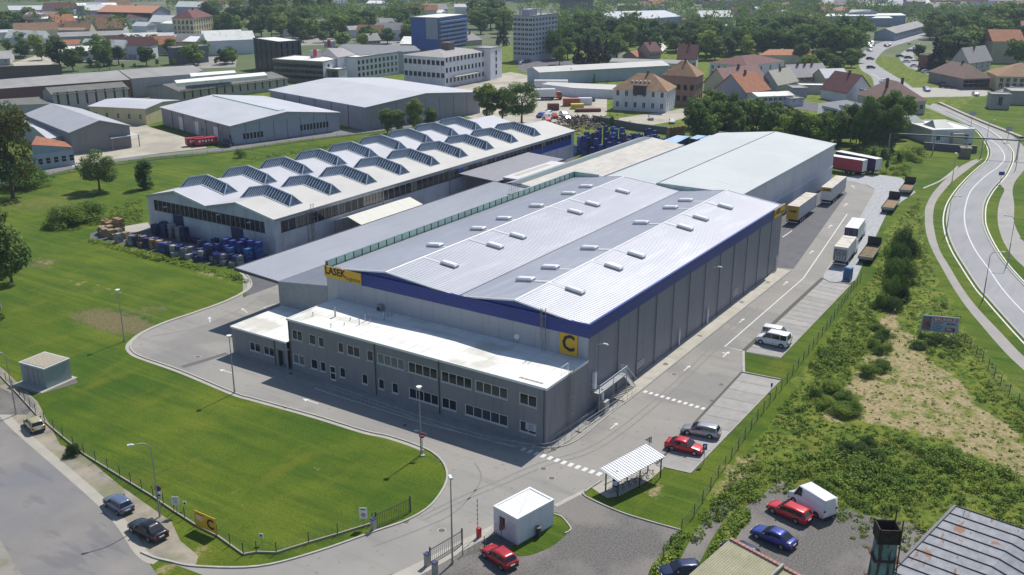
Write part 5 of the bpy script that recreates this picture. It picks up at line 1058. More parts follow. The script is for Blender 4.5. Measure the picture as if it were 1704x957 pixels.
t = post(606, 878, 2.2, 'notice_sign', 'white notice with red speed limit ring at the open gate', 'sign'); panel(t, .78, 1.25, 1.7, M_WHITE, V); disc(t, .22, 1.5, M_SRED, V, .095, 'red_ring'); disc(t, .15, 1.5, M_WHITE, V, .128, 'white_centre'); panel(t, .5, .08, 2.1, M_BLK, V, .095, 'print_line')
text('30', .2, M_BLK, t, facing(-.86*.16, -.5*.16, 1.5, V), .01)
t = post(1079, 765, 2.9, 'road_sign', 'triangular red-bordered warning sign behind the bicycle shelter'); 
for r_, m_, o_ in ((.5, M_SRED, .06), (.36, M_WHITE, .095)):
    o = disc(t, r_, 2.55, m_, V, o_, 'triangle', 3); o.matrix_basis = o.matrix_basis @ Matrix.Rotation(PI/2, 4, 'Z')
b = panel(t, .07, .3, 2.55, M_BLK, V, .13, 'symbol')
t = post(1171, 771, 2.5, 'road_sign', 'blue parking sign on the grass edge beside the red car'); panel(t, .5, .75, 2.1, M_SBLUE, V); text('P', .5, M_WHITE, t, facing(-.86*.1, -.5*.1, 2.1, V), .02)
t = post(1283, 652, 1.3, 'marker_post', 'small blue marker plate at the far corner of the near car park', 'post'); panel(t, .25, .5, 1.0, M_SBLUE, V)
# yellow C board facing the street
A, B = P(327, 879), P(362, 894.5); dv = (B-A).normalized(); n = Vector((dv.y, -dv.x, 0)); c = (A+B)/2
ys = thing('yellow_board', 'yellow roadside board with a big black C and small white text', 'sign', (c.x, c.y, .01))
ww = (B-A).length
b = MB(); b.box(-ww/2, ww/2, -.85, .85, 0, .06); o = b.build('board', M_YEL, ys, mw=facing(0, 0, 1.25, n)); o.name = 'board'
if n.x > 0: n = -n; o.matrix_basis = facing(0, 0, 1.25, n)
text('C', 1.5, M_BLK, o, Matrix.Translation((ww*.24, -.05, .065)), .05, width=1.0)
for k in range(4): b = MB(); b.box(-ww*.44, -ww*.44+ww*(.36-.06*(k % 2)), .55-k*.2, .63-k*.2, .06, .066); b.build('print_line', M_WHITE if k else M_BLK, o)
for s_ in (-1, 1): b = MB(); b.bar(dv*s_*ww*.42-n*.05, dv*s_*ww*.42-n*.05+Vector((0, 0, 2.1)), .07); b.build('board_post', M_POLE, ys)
# BAUHAUS hoarding on the meadow
A, B = P(1529, 556), P(1593, 562); dv = (B-A); ww = dv.length; dv.normalize(); n = Vector((dv.y, -dv.x, 0)); n = n if n.x < 0 else -n; c = (A+B)/2
bb = thing('billboard', 'wide advertising hoarding with red BAUHAUS strip standing on the meadow', 'billboard', (c.x, c.y, 0)); ww *= .97
hb = 2.5; b = MB(); b.box(-ww/2, ww/2, -hb/2, hb/2, 0, .1); o = b.build('board', flat('hoarding_grey', (.42, .48, .58), .6), bb, mw=facing(0, 0, 1.9, n))
def onb(x0, x1, y0, y1, m, nm_, z=.105): b = MB(); b.box(x0, x1, y0, y1, .1, z); return b.build(nm_, m, o)
onb(-.19*ww, .45*ww, .52, 1.05, flat('hoarding_red', (.45, .03, .06), .6), 'red_strip'); text('BAUHAUS', .58, flat('pale_print', (.8, .72, .74), .6), o, Matrix.Translation((.13*ww, .77, .11)), .015, width=.58*ww)
onb(-.46*ww, -.23*ww, -1.05, 1.05, mat('hoarding_picture', (.12, .26, .07), .6, col2=(.38, .08, .14), scale=1.2, amt=.9, spots=(1.5, .55, .6, (.05, .06, .15), 1)), 'picture')
onb(.16*ww, .42*ww, -1.05, -.45, M_SRED, 'price_patch'); text('799,-', .42, M_WHITE, o, Matrix.Translation((.27*ww, -.75, .11)), .02)
text('JEN 700 m', .34, flat('dark_print', (.05, .07, .12), .6), o, Matrix.Translation((.31*ww, .15, .11)), .02, width=.26*ww)
for k in range(6): onb(-.19*ww, (.1-.04*(k % 3))*ww, .28-k*.24, .36-k*.24, mat('dark_print'), 'print_line')
for s_ in (-.45, 0, .45): b = MB(); b.bar(dv*s_*ww-n*.1, dv*s_*ww-n*.1+Vector((0, 0, 3.0)), .12); b.bar(dv*s_*ww-n*.1+Vector((0, 0, 2.4)), dv*s_*ww-n*1.6, .08); b.build('support', M_WHITE, bb)
# ------------------------------------------------------------ fences
M_FPOST = flat('fence_green', (.03, .06, .04), .6); M_WIRE = flat('fence_wire', (.10, .13, .10), .6)
def wire_fence(pts, label, h=1.5, step=2.6, mesh=None, kerb_=True, group=None, dens=3, m_post=None, cross=False):
    pts = [p.copy() for p in pts]; o0 = pts[0]; t = thing('wire_fence', label, 'fence', (o0.x, o0.y, 0), 0, group); q = [p-o0 for p in pts]
    seg = []; 
    for a, b_ in zip(q[:-1], q[1:]):
        L = (b_-a).length; k = max(1, round(L/step)); seg += [a.lerp(b_, i/k) for i in range(k)]
    seg.append(q[-1]); pm = MB().cyl(0, 0, 0, h, .045, 6).mesh('fence_post', m_post or M_FPOST)
    for s_ in seg: obj('fence_post', pm, t, loc=(s_.x, s_.y, 0))
    b = MB(); 
    for a, b_ in zip(seg[:-1], seg[1:]):
        d = b_-a; L = d.length
        if L < .01: continue
        for z in [.1+(h-.15)*i/dens for i in range(dens+1)]: b.bar(a+Vector((0, 0, z)), b_+Vector((0, 0, z)), .014)
        nv = int(L/.5)
        for i in range(1, nv): c = a.lerp(b_, i/nv); b.bar(c+Vector((0, 0, .1)), c+Vector((0, 0, h-.05)), .010)
    b.build('wire_mesh', M_WIRE, t, kind='stuff')
    if kerb_:
        b = MB(); ribbon('', seg, .14, 0, M_CONC, h=.2, mb=b); b.build('fence_kerb', mat('fence_kerb', (.36, .34, .27), .9, scale=.8, bump=.3), t)
    return t
wire_fence(W_([(0, 625), (33, 660), (60, 690), (105, 729), (140, 757), (200, 794), (255, 828), (290, 852), (326, 875), (362, 893), (405, 924)]), 'green wire fence on a concrete kerb along the street shoulder', 1.4)
wire_fence(W_([(405, 924), (427, 920), (460, 921), (514, 904), (562, 890), (620, 872)]), 'wire fence between lawn and entrance road with thin posts', 1.3)
wire_fence(W_([(770, 924), (806, 910), (833, 880)]), 'short wire fence running from the gate to the container', 1.2, kerb_=False)
wire_fence(W_([(1090, 965), (1115, 915), (1134, 886)]), 'wire fence at the right edge of the big gravel lot', 1.6, kerb_=False)
wire_fence(W_([(1134, 886), (1155, 860), (1195, 795), (1217, 765), (1260, 700), (1300, 650), (1345, 590), (1375, 550), (1400, 512), (1420, 482), (1432, 468)]), 'long green wire fence between car park verge and meadow', 1.6, kerb_=False)
wire_fence(W_([(1565, 535), (1605, 570), (1635, 600), (1665, 640), (1710, 690), (1760, 740)]), 'overgrown wire fence between meadow and cycle path', 1.5, kerb_=False)
wire_fence(W_([(240, 268), (320, 260), (420, 248), (540, 231), (640, 219), (660, 217)])[::-1]+W_([(140, 284), (90, 292), (40, 300)]), 'low grey fence along the back road above the grass bank', 1.1, step=4, dens=5)
# gates
def gate(a, b_, h, label, n=16):
    A, B = P(*a), P(*b_); t = thing('gate', label, 'gate', (A.x, A.y, .01)); d = B-A
    bm_ = MB(); bm_.bar((0, 0, .15), d+Vector((0, 0, .15)), .06); bm_.bar((0, 0, h), d+Vector((0, 0, h)), .06); bm_.bar((0, 0, .15), (0, 0, h), .06); bm_.bar(d+Vector((0, 0, .15)), d+Vector((0, 0, h)), .06); bm_.build('gate_frame', M_FRD, t)
    me = MB().box(-.014, .014, -.014, .014, .16, h).mesh('gate_bar', M_FRD)
    for i in range(1, n): obj('gate_bar', me, t, loc=d*(i/n))
    for q in (Vector((0, 0, 0)), d): b = MB(); b.box(q.x-.06, q.x+.06, q.y-.06, q.y+.06, 0, h+.3); b.build('gate_post', M_FRD, t)
    return t
gate((626, 879), (683, 852), 1.55, 'open dark steel gate leaf standing on the lawn side', 20)
gate((716, 938), (769, 906), 1.5, 'open dark steel gate leaf standing on the gravel side', 16)
for px, py, l_ in ((622, 882, 'grey stone gate pillar with dark cap beside the lawn gate'), (711, 941, 'grey gate pillar with dark cap at the right gate'), (724, 956, 'grey gate pillar in the weeds at the bottom edge')):
    p = P(px, py); t = thing('gate_pillar', l_, 'pillar', (p.x, p.y, .01)); MB().box(-.24, .24, -.2, .2, 0, 1.25).build('shaft', M_CONC, t); MB().box(-.27, .27, -.23, .23, 1.25, 1.36).build('cap', M_DKBLUE, t)
# barrier
p = P(797, 894); t = thing('parking_barrier', 'raised red and white barrier arm on a red cabinet', 'barrier', (p.x, p.y, .01)); MB().box(-.2, .2, -.18, .18, 0, 1.05).build('cabinet', M_SRED, t)
for i in range(14): MB().box(-.03, .03, .12, .18, .9+i*.25, .9+(i+1)*.25).build('arm_band', M_WHITE if i % 2 else mat('barrier_dark', (.12, .02, .03), .5), t)
# office front railing
def railing(pts, label, h=1.0, step=1.55, z=.02, mid=(.5,)):
    o0 = pts[0]; t = thing('railing', label, 'railing', (o0.x, o0.y, z)); q = [p-o0 for p in pts]
    b = MB()
    for zz in (h,)+mid: b = MB(); b.tube([s_+Vector((0, 0, zz)) for s_ in q], .028, 6); b.build('rail', M_STEEL, t)
    for a, c in zip(q[:-1], q[1:]):
        L = (c-a).length; k = max(1, round(L/step))
        for i in range(k): s_ = a.lerp(c, i/k); MB().cyl(s_.x, s_.y, 0, h, .025, 6).build('post', M_STEEL, t)
    return t
railing(smoothpts(W_([(545, 650), (700, 705), (800, 736), (855, 748)]), 2), 'galvanised railing along the office footway')
railing(smoothpts(W_([(855, 748), (905, 752), (940, 738), (975, 712), (1020, 682), (1062, 653)]), 3), 'galvanised railing curving round the office corner to the fire escape')
railing(smoothpts(W_([(915, 738), (950, 716), (985, 693), (1026, 664)]), 2), 'low inner railing beside the side wall cellar steps', .7)
# fire escape platforms by the corner
fe = thing('fire_escape', 'galvanised fire escape platform with stacked railings on the hall side wall', 'fire escape', (98.0, 53, 0))
for z, x0, x1 in ((2.9, .8, 8.2),):
    MB().box(x0, x1, -1.3, -.1, z-.12, z).build('platform', M_STEEL, fe)
    for k, zz in enumerate((.25, .55, .85, 1.1)):
        b = MB(); b.tube([(x0, -.1, z+zz), (x0, -1.3, z+zz), (x1, -1.3, z+zz), (x1, -.1, z+zz)], .035, 6); b.build('rail', M_WHITE, fe)
    for x in (x0, (x0+x1)/2, x1): b = MB(); b.bar((x, -1.28, 0), (x, -1.28, z+1.1), .07); b.build('post', M_STEEL, fe)
b = MB()
for i in range(10): m2 = MB(); m2.box(8.3+i*.28, 8.55+i*.28, -1.3, -.3, 2.6-i*.28, 2.66-i*.28); m2.build('stair_tread', M_STEEL, fe)
for y in (-1.3, -.3): m2 = MB(); m2.bar((8.2, y, 3.9), (11.1, y, 1.1), .05); m2.build('handrail', M_WHITE, fe); m2 = MB(); m2.bar((8.2, y, 2.8), (11.1, y, 0), .08); m2.build('stringer', M_STEEL, fe)
MB().box(1.2, 1.7, -.4, -.02, 3.2, 5.4).build('white_flue', M_WHITE, fe)
p = P(987, 690); t = thing('utility_cabinet', 'pale grey cabinet with a white duct under the fire escape', 'cabinet', (100.2, 51.8, .01)); MB().box(-.55, .55, -.5, .5, 0, 1.5).build('case', flat('cabinet_grey', (.45, .45, .42), .6), t); MB().box(-.15, .15, .1, .3, 1.5, 3.1).build('duct', M_WHITE, t); MB().box(-.552, -.55, -.4, .4, .1, 1.4).build('door', flat('cabinet_door', (.36, .36, .34), .6), t)
# ------------------------------------------------------------ container gatehouse
A, B, C_ = P(833, 879), P(861, 908), P(921, 874)
hx = (C_-B); La = hx.length; hx.normalize(); hy = Vector((-hx.y, hx.x, 0)); Lb = (A-B).dot(hy)
ct = thing('gatehouse_container', 'white container gatehouse with cross-braced ribbed roof beside the entrance', 'container hut', (B.x, B.y, .02), math.atan2(hx.y, hx.x))
Lb = abs(Lb); M_CONT = mat('container_white', (.66, .67, .74), .5, col2=(.6, .61, .68), scale=.5, streak=((1, 1, .2), 1, .55, .7, (.5, .5, .55), .4))
print('container', La, Lb); hc = 2.75
for q in (((0, 0), (La, 0)), ((La, 0), (La, Lb)), ((La, Lb), (0, Lb))): wall(ct, q[0], q[1], hc, M_CONT)
wall(ct, (0, Lb), (0, 0), hc, M_CONT, [(Lb*.22, 1.1, Lb*.27, 1.15, 0)], fm=M_FRW, gm=M_GLASS)
MB().box(-.03, La+.03, -.03, Lb+.03, hc, hc+.14).build('roof_frame', M_WHITE, ct)
b = MB(); ribbed(b, (La-.3, .25, hc+.142), (La-.3, Lb-.25, hc+.142), (.3, Lb-.25, hc+.142), (.3, .25, hc+.142), .22, .03); b.build('ribbed_roof', M_WHITE, ct)
MB().bar((.6, .4, hc+.185), (La-.6, Lb-.4, hc+.185), .025).build('roof_brace', M_SBK, ct)
for q in ((-.03, La+.03, -.03, .18), (-.03, La+.03, Lb-.18, Lb+.03), (-.03, .22, .18, Lb-.18), (La-.22, La+.03, .18, Lb-.18)): MB().box(*q, hc+.14, hc+.22).build('roof_edge', M_WHITE, ct)
MB().box(-.02, La+.02, -.02, Lb+.02, -.02, .1).build('base_frame', flat('container_base', (.4, .41, .45), .6), ct)
MB().box(-.035, -.003, Lb*.66, Lb*.94, .12, 2.1) if False else MB().box(-.03, -.003, Lb*.1, Lb*.42, .12, 2.1).build('door', flat('container_door', (.55, .56, .63), .5), ct)
MB().cyl(La*.35, -.35, 0, 1.0, .26, 12).build('x', M_FRD, None) if False else None
wp = ct.matrix_basis @ Vector((La*.42, -.42, 0)) if False else Vector((B.x, B.y, 0))+hx*La*.5-hy*.35
t = thing('litter_bin', 'black cylindrical bin standing against the long side of the container', 'bin', (wp.x, wp.y, .02)); MB().cyl(0, 0, 0, 1.0, .26, 14).build('barrel', M_FRD, t); MB().cyl(0, 0, 1.0, 1.08, .3, 14).build('lid', flat('bin_lid', (.12, .12, .12), .5), t)
wp = Vector((B.x, B.y, 0))-hx*.45+hy*Lb*.55
t = thing('request_column', 'small red-brown intercom box on a leaning post at the container front', 'intercom', (wp.x, wp.y, .01)); MB().tube([(0, 0, 0), (.1, .0, 1.2)], .04, 6).build('post', M_FRD, t); MB().box(-.1, .25, -.15, .15, 1.1, 1.6).build('box', flat('box_brown', (.25, .07, .04), .6), t)
# ------------------------------------------------------------ bicycle shelter
Z = 2.5
ra, rb_, rc, rd = P(998, 780, Z), P(1075, 739, Z+.5), P(1107, 760, Z+.1), P(1029, 802, Z-.3)
sh = thing('bicycle_shelter', 'open bicycle shelter with ribbed white roof beside the crossing', 'bicycle shelter', (rd.x, rd.y, .012))
o_ = Vector((rd.x, rd.y, 0)); b = MB(); q = [rd-o_, rc-o_, rb_-o_, ra-o_]; ribbed(b, *q, (rc-rd).length/20, .07, .5); b.build('ribbed_roof', M_WHITE, sh)
b = MB(); q2 = [v-Vector((0, 0, .06)) for v in q]; b.add(q2, [(3, 2, 1, 0)]); b.build('roof_underside', M_SBK, sh)
for f_, g_ in ((.04, .1), (.5, .1), (.96, .1), (.04, .75), (.5, .75), (.96, .75)):
    p0 = q[0].lerp(q[1], f_).lerp(q[3].lerp(q[2], f_), g_); b = MB(); b.box(p0.x-.06, p0.x+.06, p0.y-.06, p0.y+.06, 0, p0.z-.05); b.build('post', M_FRD, sh)
b = MB(); b.bar(q[0].lerp(q[3], .75)*1.0-Vector((0, 0, 1.6)), q[1].lerp(q[2], .75)-Vector((0, 0, 1.8)), .05); b.build('rail', M_STEEL, sh)
ps = P(1013, 822); t = thing('information_board', 'blue bicycle parking board at the near end of the shelter', 'sign', (ra.x+.6, ra.y-1.6, .01)); panel(t, .6, 1.9, 1.5, M_SBLUE, V); MB().cyl(0, 0, 0, 2.4, .04, 6).build('post', M_POLE, t); panel(t, .5, .5, 1.0, M_WHITE, V, .1, 'white_field')
def bicycle(p, ang, label):
    t = thing('bicycle', label, 'bicycle', (p.x, p.y, .03), ang, 'bicycles under the shelter')
    for x in (-.5, .5):
        b = MB(); pts = [(x+.33*math.cos(a), 0, .34+.33*math.sin(a)) for a in [2*PI*k/14 for k in range(15)]]; b.tube(pts, .02, 4, cap=False); b.build('wheel', M_BLACK, t)
    b = MB(); f = [(-.5, 0, .34), (-.1, 0, .35), (.32, 0, .8), (-.2, 0, .78), (-.1, 0, .35)]
    for a, c in zip(f[:-1], f[1:]): b.bar(a, c, .035)
    b.bar((-.5, 0, .34), (-.2, 0, .78), .03); b.bar((.32, 0, .85), (.5, 0, .34), .03); b.build('frame', flat('bike_dark', (.08, .09, .12), .4), t)
    MB().box(-.35, -.1, -.06, .06, .88, .93).build('saddle', M_BLACK, t); b = MB(); b.bar((.3, -.28, .98), (.3, .28, .98), .03); b.build('handlebar', M_STEEL, t)
for k in range(7):
    f_ = .08+k*.13; p0 = o_+q[0].lerp(q[1], f_).lerp(q[3].lerp(q[2], f_), .35); bicycle(p0, math.atan2(hx.y, hx.x)+PI/2+.2*R.random(), 'dark bicycle leaning in the rack under the white ribbed shelter')
# ------------------------------------------------------------ substation box
ks = thing('substation_box', 'pale green transformer box with gravel-covered flat roof on the lawn', 'substation', (66.4, 116.0, .02), .05)
A, B, C_ = P(48.5, 632), P(79, 648), P(120, 630)
hx = C_-B; La = hx.length; hx.normalize(); hy = Vector((-hx.y, hx.x, 0)); Lb = abs((A-B).dot(hy)); Lb = max(Lb, 4.5); ks.location = (B.x, B.y, .02); ks.rotation_euler = (0, 0, math.atan2(hx.y, hx.x)); print('substation', La, Lb)
M_SUB = mat('substation_green', (.30, .36, .36), .8, col2=(.26, .32, .32), scale=.6); Lb = 4.6 if Lb > 5.5 else Lb
for q_ in (((0, Lb), (0, 0)), ((0, 0), (La, 0)), ((La, 0), (La, Lb)), ((La, Lb), (0, Lb))): wall(ks, q_[0], q_[1], 2.75, M_SUB)
MB().box(-.1, La+.1, -.1, Lb+.1, 2.75, 2.95).build('roof_slab', mat('pale_concrete', (.52, .53, .52), .8), ks); MB().box(.2, La-.2, .2, Lb-.2, 2.951, 3.0).build('gravel_bed', mat('roof_gravel', (.42, .37, .28), .95, col2=(.28, .25, .2), scale=4, amt=.9, bump=.6), ks)
for i in range(4): MB().box(-.05, -.002, .35+i*1.0, 1.25+i*1.0, .2, 2.5).build('louvred_door', flat('louvre', (.26, .28, .30), .6), ks)
MB().box(-1.2, La+.5, -.5, Lb+.5, -.03, .06).build('plinth', M_CONC, ks)
# ============================================================ buildings behind
FOOT = []
def roof_mesh(par, La, Lb, h, roof, rm, wm, ov=.5):
    kind = roof[0]
    if kind == 'flat':
        b = MB(); b.box(.02, La-.02, .02, Lb-.02, h-.3, h+.02); b.build('roof', rm, par); b = MB(); e = .18
        for q in ((-e, La+e, -e, .25), (-e, La+e, Lb-.25, Lb+e), (-e, .25, .25, Lb-.25), (La-.25, La+e, .25, Lb-.25)): b.box(*q, h-.25, h+.25)
        b.build('parapet', M_ROOFGR if len(roof) < 2 else roof[1], par, kind=None); return
    rise = roof[2] if kind == 'gable' else roof[1]
    if kind == 'gable' and roof[1] == 'R':
        ym = Lb/2; s_ = rise/ym; dz = s_*ov
        for sg, q in ((0, [(-ov, -ov, h-dz), (La+ov, -ov, h-dz), (La+ov, ym, h+rise), (-ov, ym, h+rise)]), (1, [(La+ov, Lb+ov, h-dz), (-ov, Lb+ov, h-dz), (-ov, ym, h+rise), (La+ov, ym, h+rise)])):
            b = MB(); b.add(q+[(p[0], p[1], p[2]-.18) for p in q], [(0, 1, 2, 3), (7, 6, 5, 4), (0, 4, 5, 1), (1, 5, 6, 2), (3, 7, 4, 0)]); b.build('roof_slope', rm, par)
    elif kind == 'gable':
        xm = La/2; dz = rise/xm*ov
        for q in ([(-ov, Lb+ov, h-dz), (-ov, -ov, h-dz), (xm, -ov, h+rise), (xm, Lb+ov, h+rise)], [(La+ov, -ov, h-dz), (La+ov, Lb+ov, h-dz), (xm, Lb+ov, h+rise), (xm, -ov, h+rise)]):
            b = MB(); b.add(q+[(p[0], p[1], p[2]-.18) for p in q], [(0, 1, 2, 3), (7, 6, 5, 4), (0, 4, 5, 1), (1, 5, 6, 2), (3, 7, 4, 0)]); b.build('roof_slope', rm, par)
    elif kind == 'hip':
        m_ = min(La, Lb)/2; c = [(-ov, -ov, h), (La+ov, -ov, h), (La+ov, Lb+ov, h), (-ov, Lb+ov, h)]
        if La >= Lb: r0, r1 = (m_, Lb/2, h+rise), (La-m_+.01, Lb/2, h+rise); F = [(c[0], c[1], r1, r0), (c[2], c[3], r0, r1), (c[3], c[0], r0), (c[1], c[2], r1)]
        else: r0, r1 = (La/2, m_, h+rise), (La/2, Lb-m_+.01, h+rise); F = [(c[0], c[1], r0), (c[2], c[3], r1), (c[3], c[0], r0, r1), (c[1], c[2], r1, r0)]
        for f in F: b = MB(); b.poly(list(f)); b.build('roof_slope', rm, par)
        b = MB(); b.quad(*[(p[0], p[1], h-.02) for p in c[::-1]]); b.build('soffit', M_ROOFGR, par)
def bldg(name, label, cat, N, Lp, Rp, base, roof=('flat',), wm=None, rm=None, WL=None, WR=None, main='R', floors=None, sub=False, fm=None, depthL=None, depthR=None, group=None, chim=0, gm=None, wmL=None):
    """N, Lp, Rp: pixels of the near, left and right eave corners; base: pixel row of the ground under N. WL/WR = (floors, columns, w, h[, z0, storey])"""
    h = hgt((N[0], base), N[1]) if base > 0 else -base
    n0 = P(*N, h); l0 = P(*Lp, h) if Lp else None; r0 = P(*Rp, h) if Rp else None
    if main == 'R': ux = (r0-n0); La = ux.length; ux.normalize(); uy = Vector((-ux.y, ux.x, 0)); Lb = depthL or max(3, (l0-n0).dot(uy))
    else: uy = (l0-n0); Lb = uy.length; uy.normalize(); ux = Vector((uy.y, -uy.x, 0)); La = depthR or max(3, (r0-n0).dot(ux))
    t = thing(name, label, cat, (n0.x, n0.y, 0), math.atan2(ux.y, ux.x), group); wm = wm or M_PLW; rm = rm or M_ROOFGR; fm = fm or M_FRW
    c = Vector((n0.x, n0.y, 0))+ux*La/2+uy*Lb/2; FOOT.append((c.x, c.y, ux, uy, La/2+2, Lb/2+2))
    def ops(Wd, L):
        if not Wd: return []
        fl, nc, w, hh = Wd[:4]; z0 = Wd[4] if len(Wd) > 4 else 1.0; st = Wd[5] if len(Wd) > 5 and Wd[5] else (h-z0-.3)/fl
        return grid_ops(L, [z0+i*st for i in range(fl)], nc, w, min(hh, st-.3), max(.1, (L/nc-w)*.5), None, Wd[6] if len(Wd) > 6 else 1)
    tl = tr_ = None
    if roof[0] == 'gable': 
        if roof[1] == 'R': tl = [(Lb, h), (Lb/2, h+roof[2]-.1), (0, h)]
        else: tr_ = [(La, h), (La/2, h+roof[2]-.1), (0, h)]
    k = dict(fm=fm, gm=gm or M_GLASS, sub=sub, th=.1, gms=[M_GLASS, M_GLASSL])
    wall(t, (0, Lb), (0, 0), h, wmL or wm, ops(WL, Lb), top=tl, **k); wall(t, (0, 0), (La, 0), h, wm, ops(WR, La), top=tr_, **k); wall(t, (La, 0), (La, Lb), h, wm, top=tl); wall(t, (La, Lb), (0, Lb), h, wm, top=tr_)
    roof_mesh(t, La, Lb, h, roof, rm, wm)
    if not chim and roof[0] != 'flat' and roof[-1] >= 3.4: chim = 1
    for i in range(chim):
        x, y = La*(.3+.4*i/max(1, chim-1)) if chim > 1 else La*.5, Lb*.45; rz_ = h+(roof[-1] if roof[0] != 'flat' else 0)
        b = MB(); b.box(x-.4, x+.4, y-.35, y+.35, h, rz_+1.0); ch = b.build('chimney', mat('brick_dark', (.2, .08, .06), .9, col2=(.12, .06, .05), scale=2), t)
    return t, La, Lb, h
def block(name, label, cat, pts, wm, rm, group=None, roofname='roof', zb=None):
    q = [P(*p) for p in pts]; c = sum(q, Vector())/len(q); t = thing(name, label, cat, (c.x, c.y, 0), 0, group); q = [v-Vector((c.x, c.y, 0)) for v in q]
    b = MB(); n = len(q); b.add([tuple(v) for v in q], [tuple(range(n))]); o = b.build(roofname, rm, t)
    if o.data.polygons[0].normal.z < 0: o.data.flip_normals()
    b = MB(); sg = o.data.polygons[0].normal.z
    for i in range(n): 
        a, d = q[i]*.997, q[(i+1) % n]*.997; b.quad((a.x, a.y, 0 if zb is None else a.z-zb), (d.x, d.y, 0 if zb is None else d.z-zb), (d.x, d.y, d.z-.1), (a.x, a.y, a.z-.1))
    b.build('walls', wm, t); FOOT.append((c.x, c.y, Vector((1, 0, 0)), Vector((0, 1, 0)), max(abs(v.x) for v in q)*.7+1, max(abs(v.y) for v in q)*.7+1))
    return t, q
PL = lambda nm, c: mat('plaster_'+nm, c, .9, col2=tuple(x*.86 for x in c), scale=.25, amt=.5, streak=((1, 1, .15), .8, .55, .72, tuple(x*.7 for x in c), .5))
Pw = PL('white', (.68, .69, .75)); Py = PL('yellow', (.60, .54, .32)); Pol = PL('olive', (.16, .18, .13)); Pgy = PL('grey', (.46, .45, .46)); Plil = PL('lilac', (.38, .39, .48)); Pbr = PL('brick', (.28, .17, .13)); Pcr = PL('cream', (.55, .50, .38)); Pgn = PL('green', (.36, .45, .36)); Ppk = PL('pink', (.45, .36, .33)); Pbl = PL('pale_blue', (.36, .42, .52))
# ---- left industrial rows
bldg('metal_hall', 'large pale-roofed metal hall with a long rooflight strip behind the birches', 'warehouse', (608, 178), (431.3, 151.4), (798.5, 152.7), 217, ('gable', 'L', 2.0), PL('warm_grey', (.33, .33, .38)), M_ROOFL)
t, La, Lb, h = bldg('metal_hall', 'grey-roofed hall with red graffiti on its side and dark slot windows', 'warehouse', (383.5, 209), (243.5, 180.4), (563.8, 186.7), 242, ('gable', 'L', 2.2), mat('lilac_metal', (.38, .40, .48), .6, .1, wave=('X', .3, .4)), M_ROOFL, wmL=PL('beige_grey', (.32, .31, .33)), fm=M_FRD)
for i in range(9): MB().box(La*.62+i*1.15, La*.62+i*1.15+.75, -.05, -.003, 1.6, 3.4).build('window', M_GLASS, t)
for i in range(6): MB().box(La*.1+i*1.15, La*.1+i*1.15+.75, -.05, -.003, 1.3, 3.0).build('window', M_GLASS, t)
for f in (.30, .52, .80): MB().box(-.06, -.003, Lb*(1-f)-1.6, Lb*(1-f)+1.6, .05, 4.2).build('roller_door', Pw, t)
for f, nm_ in ((.14, 'red'), (.38, 'red')):
    b = MB(); 
    for k in range(9): a = R.uniform(-1.5, 1.5); z = R.uniform(1.2, 4.6); b.bar((-.03, Lb*f+a, z), (-.03, Lb*f+a+R.uniform(-1, 1), z+R.uniform(-1.2, 1.2)), .16, .02)
    b.build('graffiti', mat('graffiti_red', (.45, .05, .05), .7), t)
MB().box(La*.5-1.1, La*.5+1.1, 3, Lb*.97, h+1.95, h+2.3).build('rooflight_strip', mat('rooflight_pale', (.55, .62, .62), .5), t)
t2 = [o for o in bpy.data.objects if o.get('label', '').startswith('large pale-roofed')][0]
MB().box(29.5, 31.5, 4, 34, 0, .01) if False else None
t, La, Lb, h = bldg('yellow_workshop', 'low yellow workshop with a pale hipped roof joined to the graffiti hall', 'workshop', (241, 180.4), (180.4, 169), (296.5, 166.5), 208, ('gable', 'L', .9), Py, M_ROOFL, WL=(1, 5, 1.1, 1.9, 1.6), sub=True)
t, La, Lb, h = bldg('grey_barn', 'large grey shed with bright ridge and open lean-to porch near the back road', 'shed', (116.4, 219.4), (16, 192), (215, 208.4), 257, ('gable', 'L', 2.4), PL('dirty_grey', (.24, .235, .235)), mat('weathered_roof', (.38, .39, .43), .8, col2=(.33, .34, .37), scale=.2, streak=((.2, 1, 1), .5, .5, .7, (.3, .3, .33), .4)))
block('small_workshop', 'low blue-grey workshop with orange roof and five dark windows by the back road', 'workshop', [(52, 241, 4.2), (121, 245, 4.2), (108, 236, 4.4), (60, 226, 5.0)], Pbl, M_TILE)
A, B = P(50, 285), P(121, 275); d = (B-A).normalized()
t = bpy.data.objects['small_workshop']; n_ = Vector((d.y, -d.x, 0)); n_ = n_ if n_.x < 0 else -n_; off = A-Vector((t.location.x, t.location.y, 0)); L_ = (B-A).length
o = wall(t, (off.x, off.y), (off.x+d.x*L_, off.y+d.y*L_), 4.1, Pbl, [(2.3+i*2.0, 1.2, 1.3, 1.7, (0, 1)) for i in range(5)], fm=M_FRW, gm=M_GLASS)
block('lean_to_shed', 'grey lean-to roof between the grey shed and the orange-roofed workshop', 'shed', [(56, 212, 5.0), (80, 232, 4.2), (113, 224, 4.2), (60, 199, 5.2), (14, 197, 5.2)], Pgy, M_ROOFL)
t, q = block('open_carport', 'open-sided grey carport against the grey shed', 'carport', [(171, 223.6, 3.8), (185, 230.7, 3.5), (231, 224, 3.5), (216, 218.7, 3.8)], mat('see_through', (.1, .1, .1)), M_ROOFL)
w_ = [c for c in bpy.data.objects if c.parent == t and c.name.startswith('walls')][0]; bpy.data.objects.remove(w_)
for v in q: MB().box(v.x*.97-.1, v.x*.97+.1, v.y*.97-.1, v.y*.97+.1, 0, v.z-.05).build('post', M_RAIL, t)
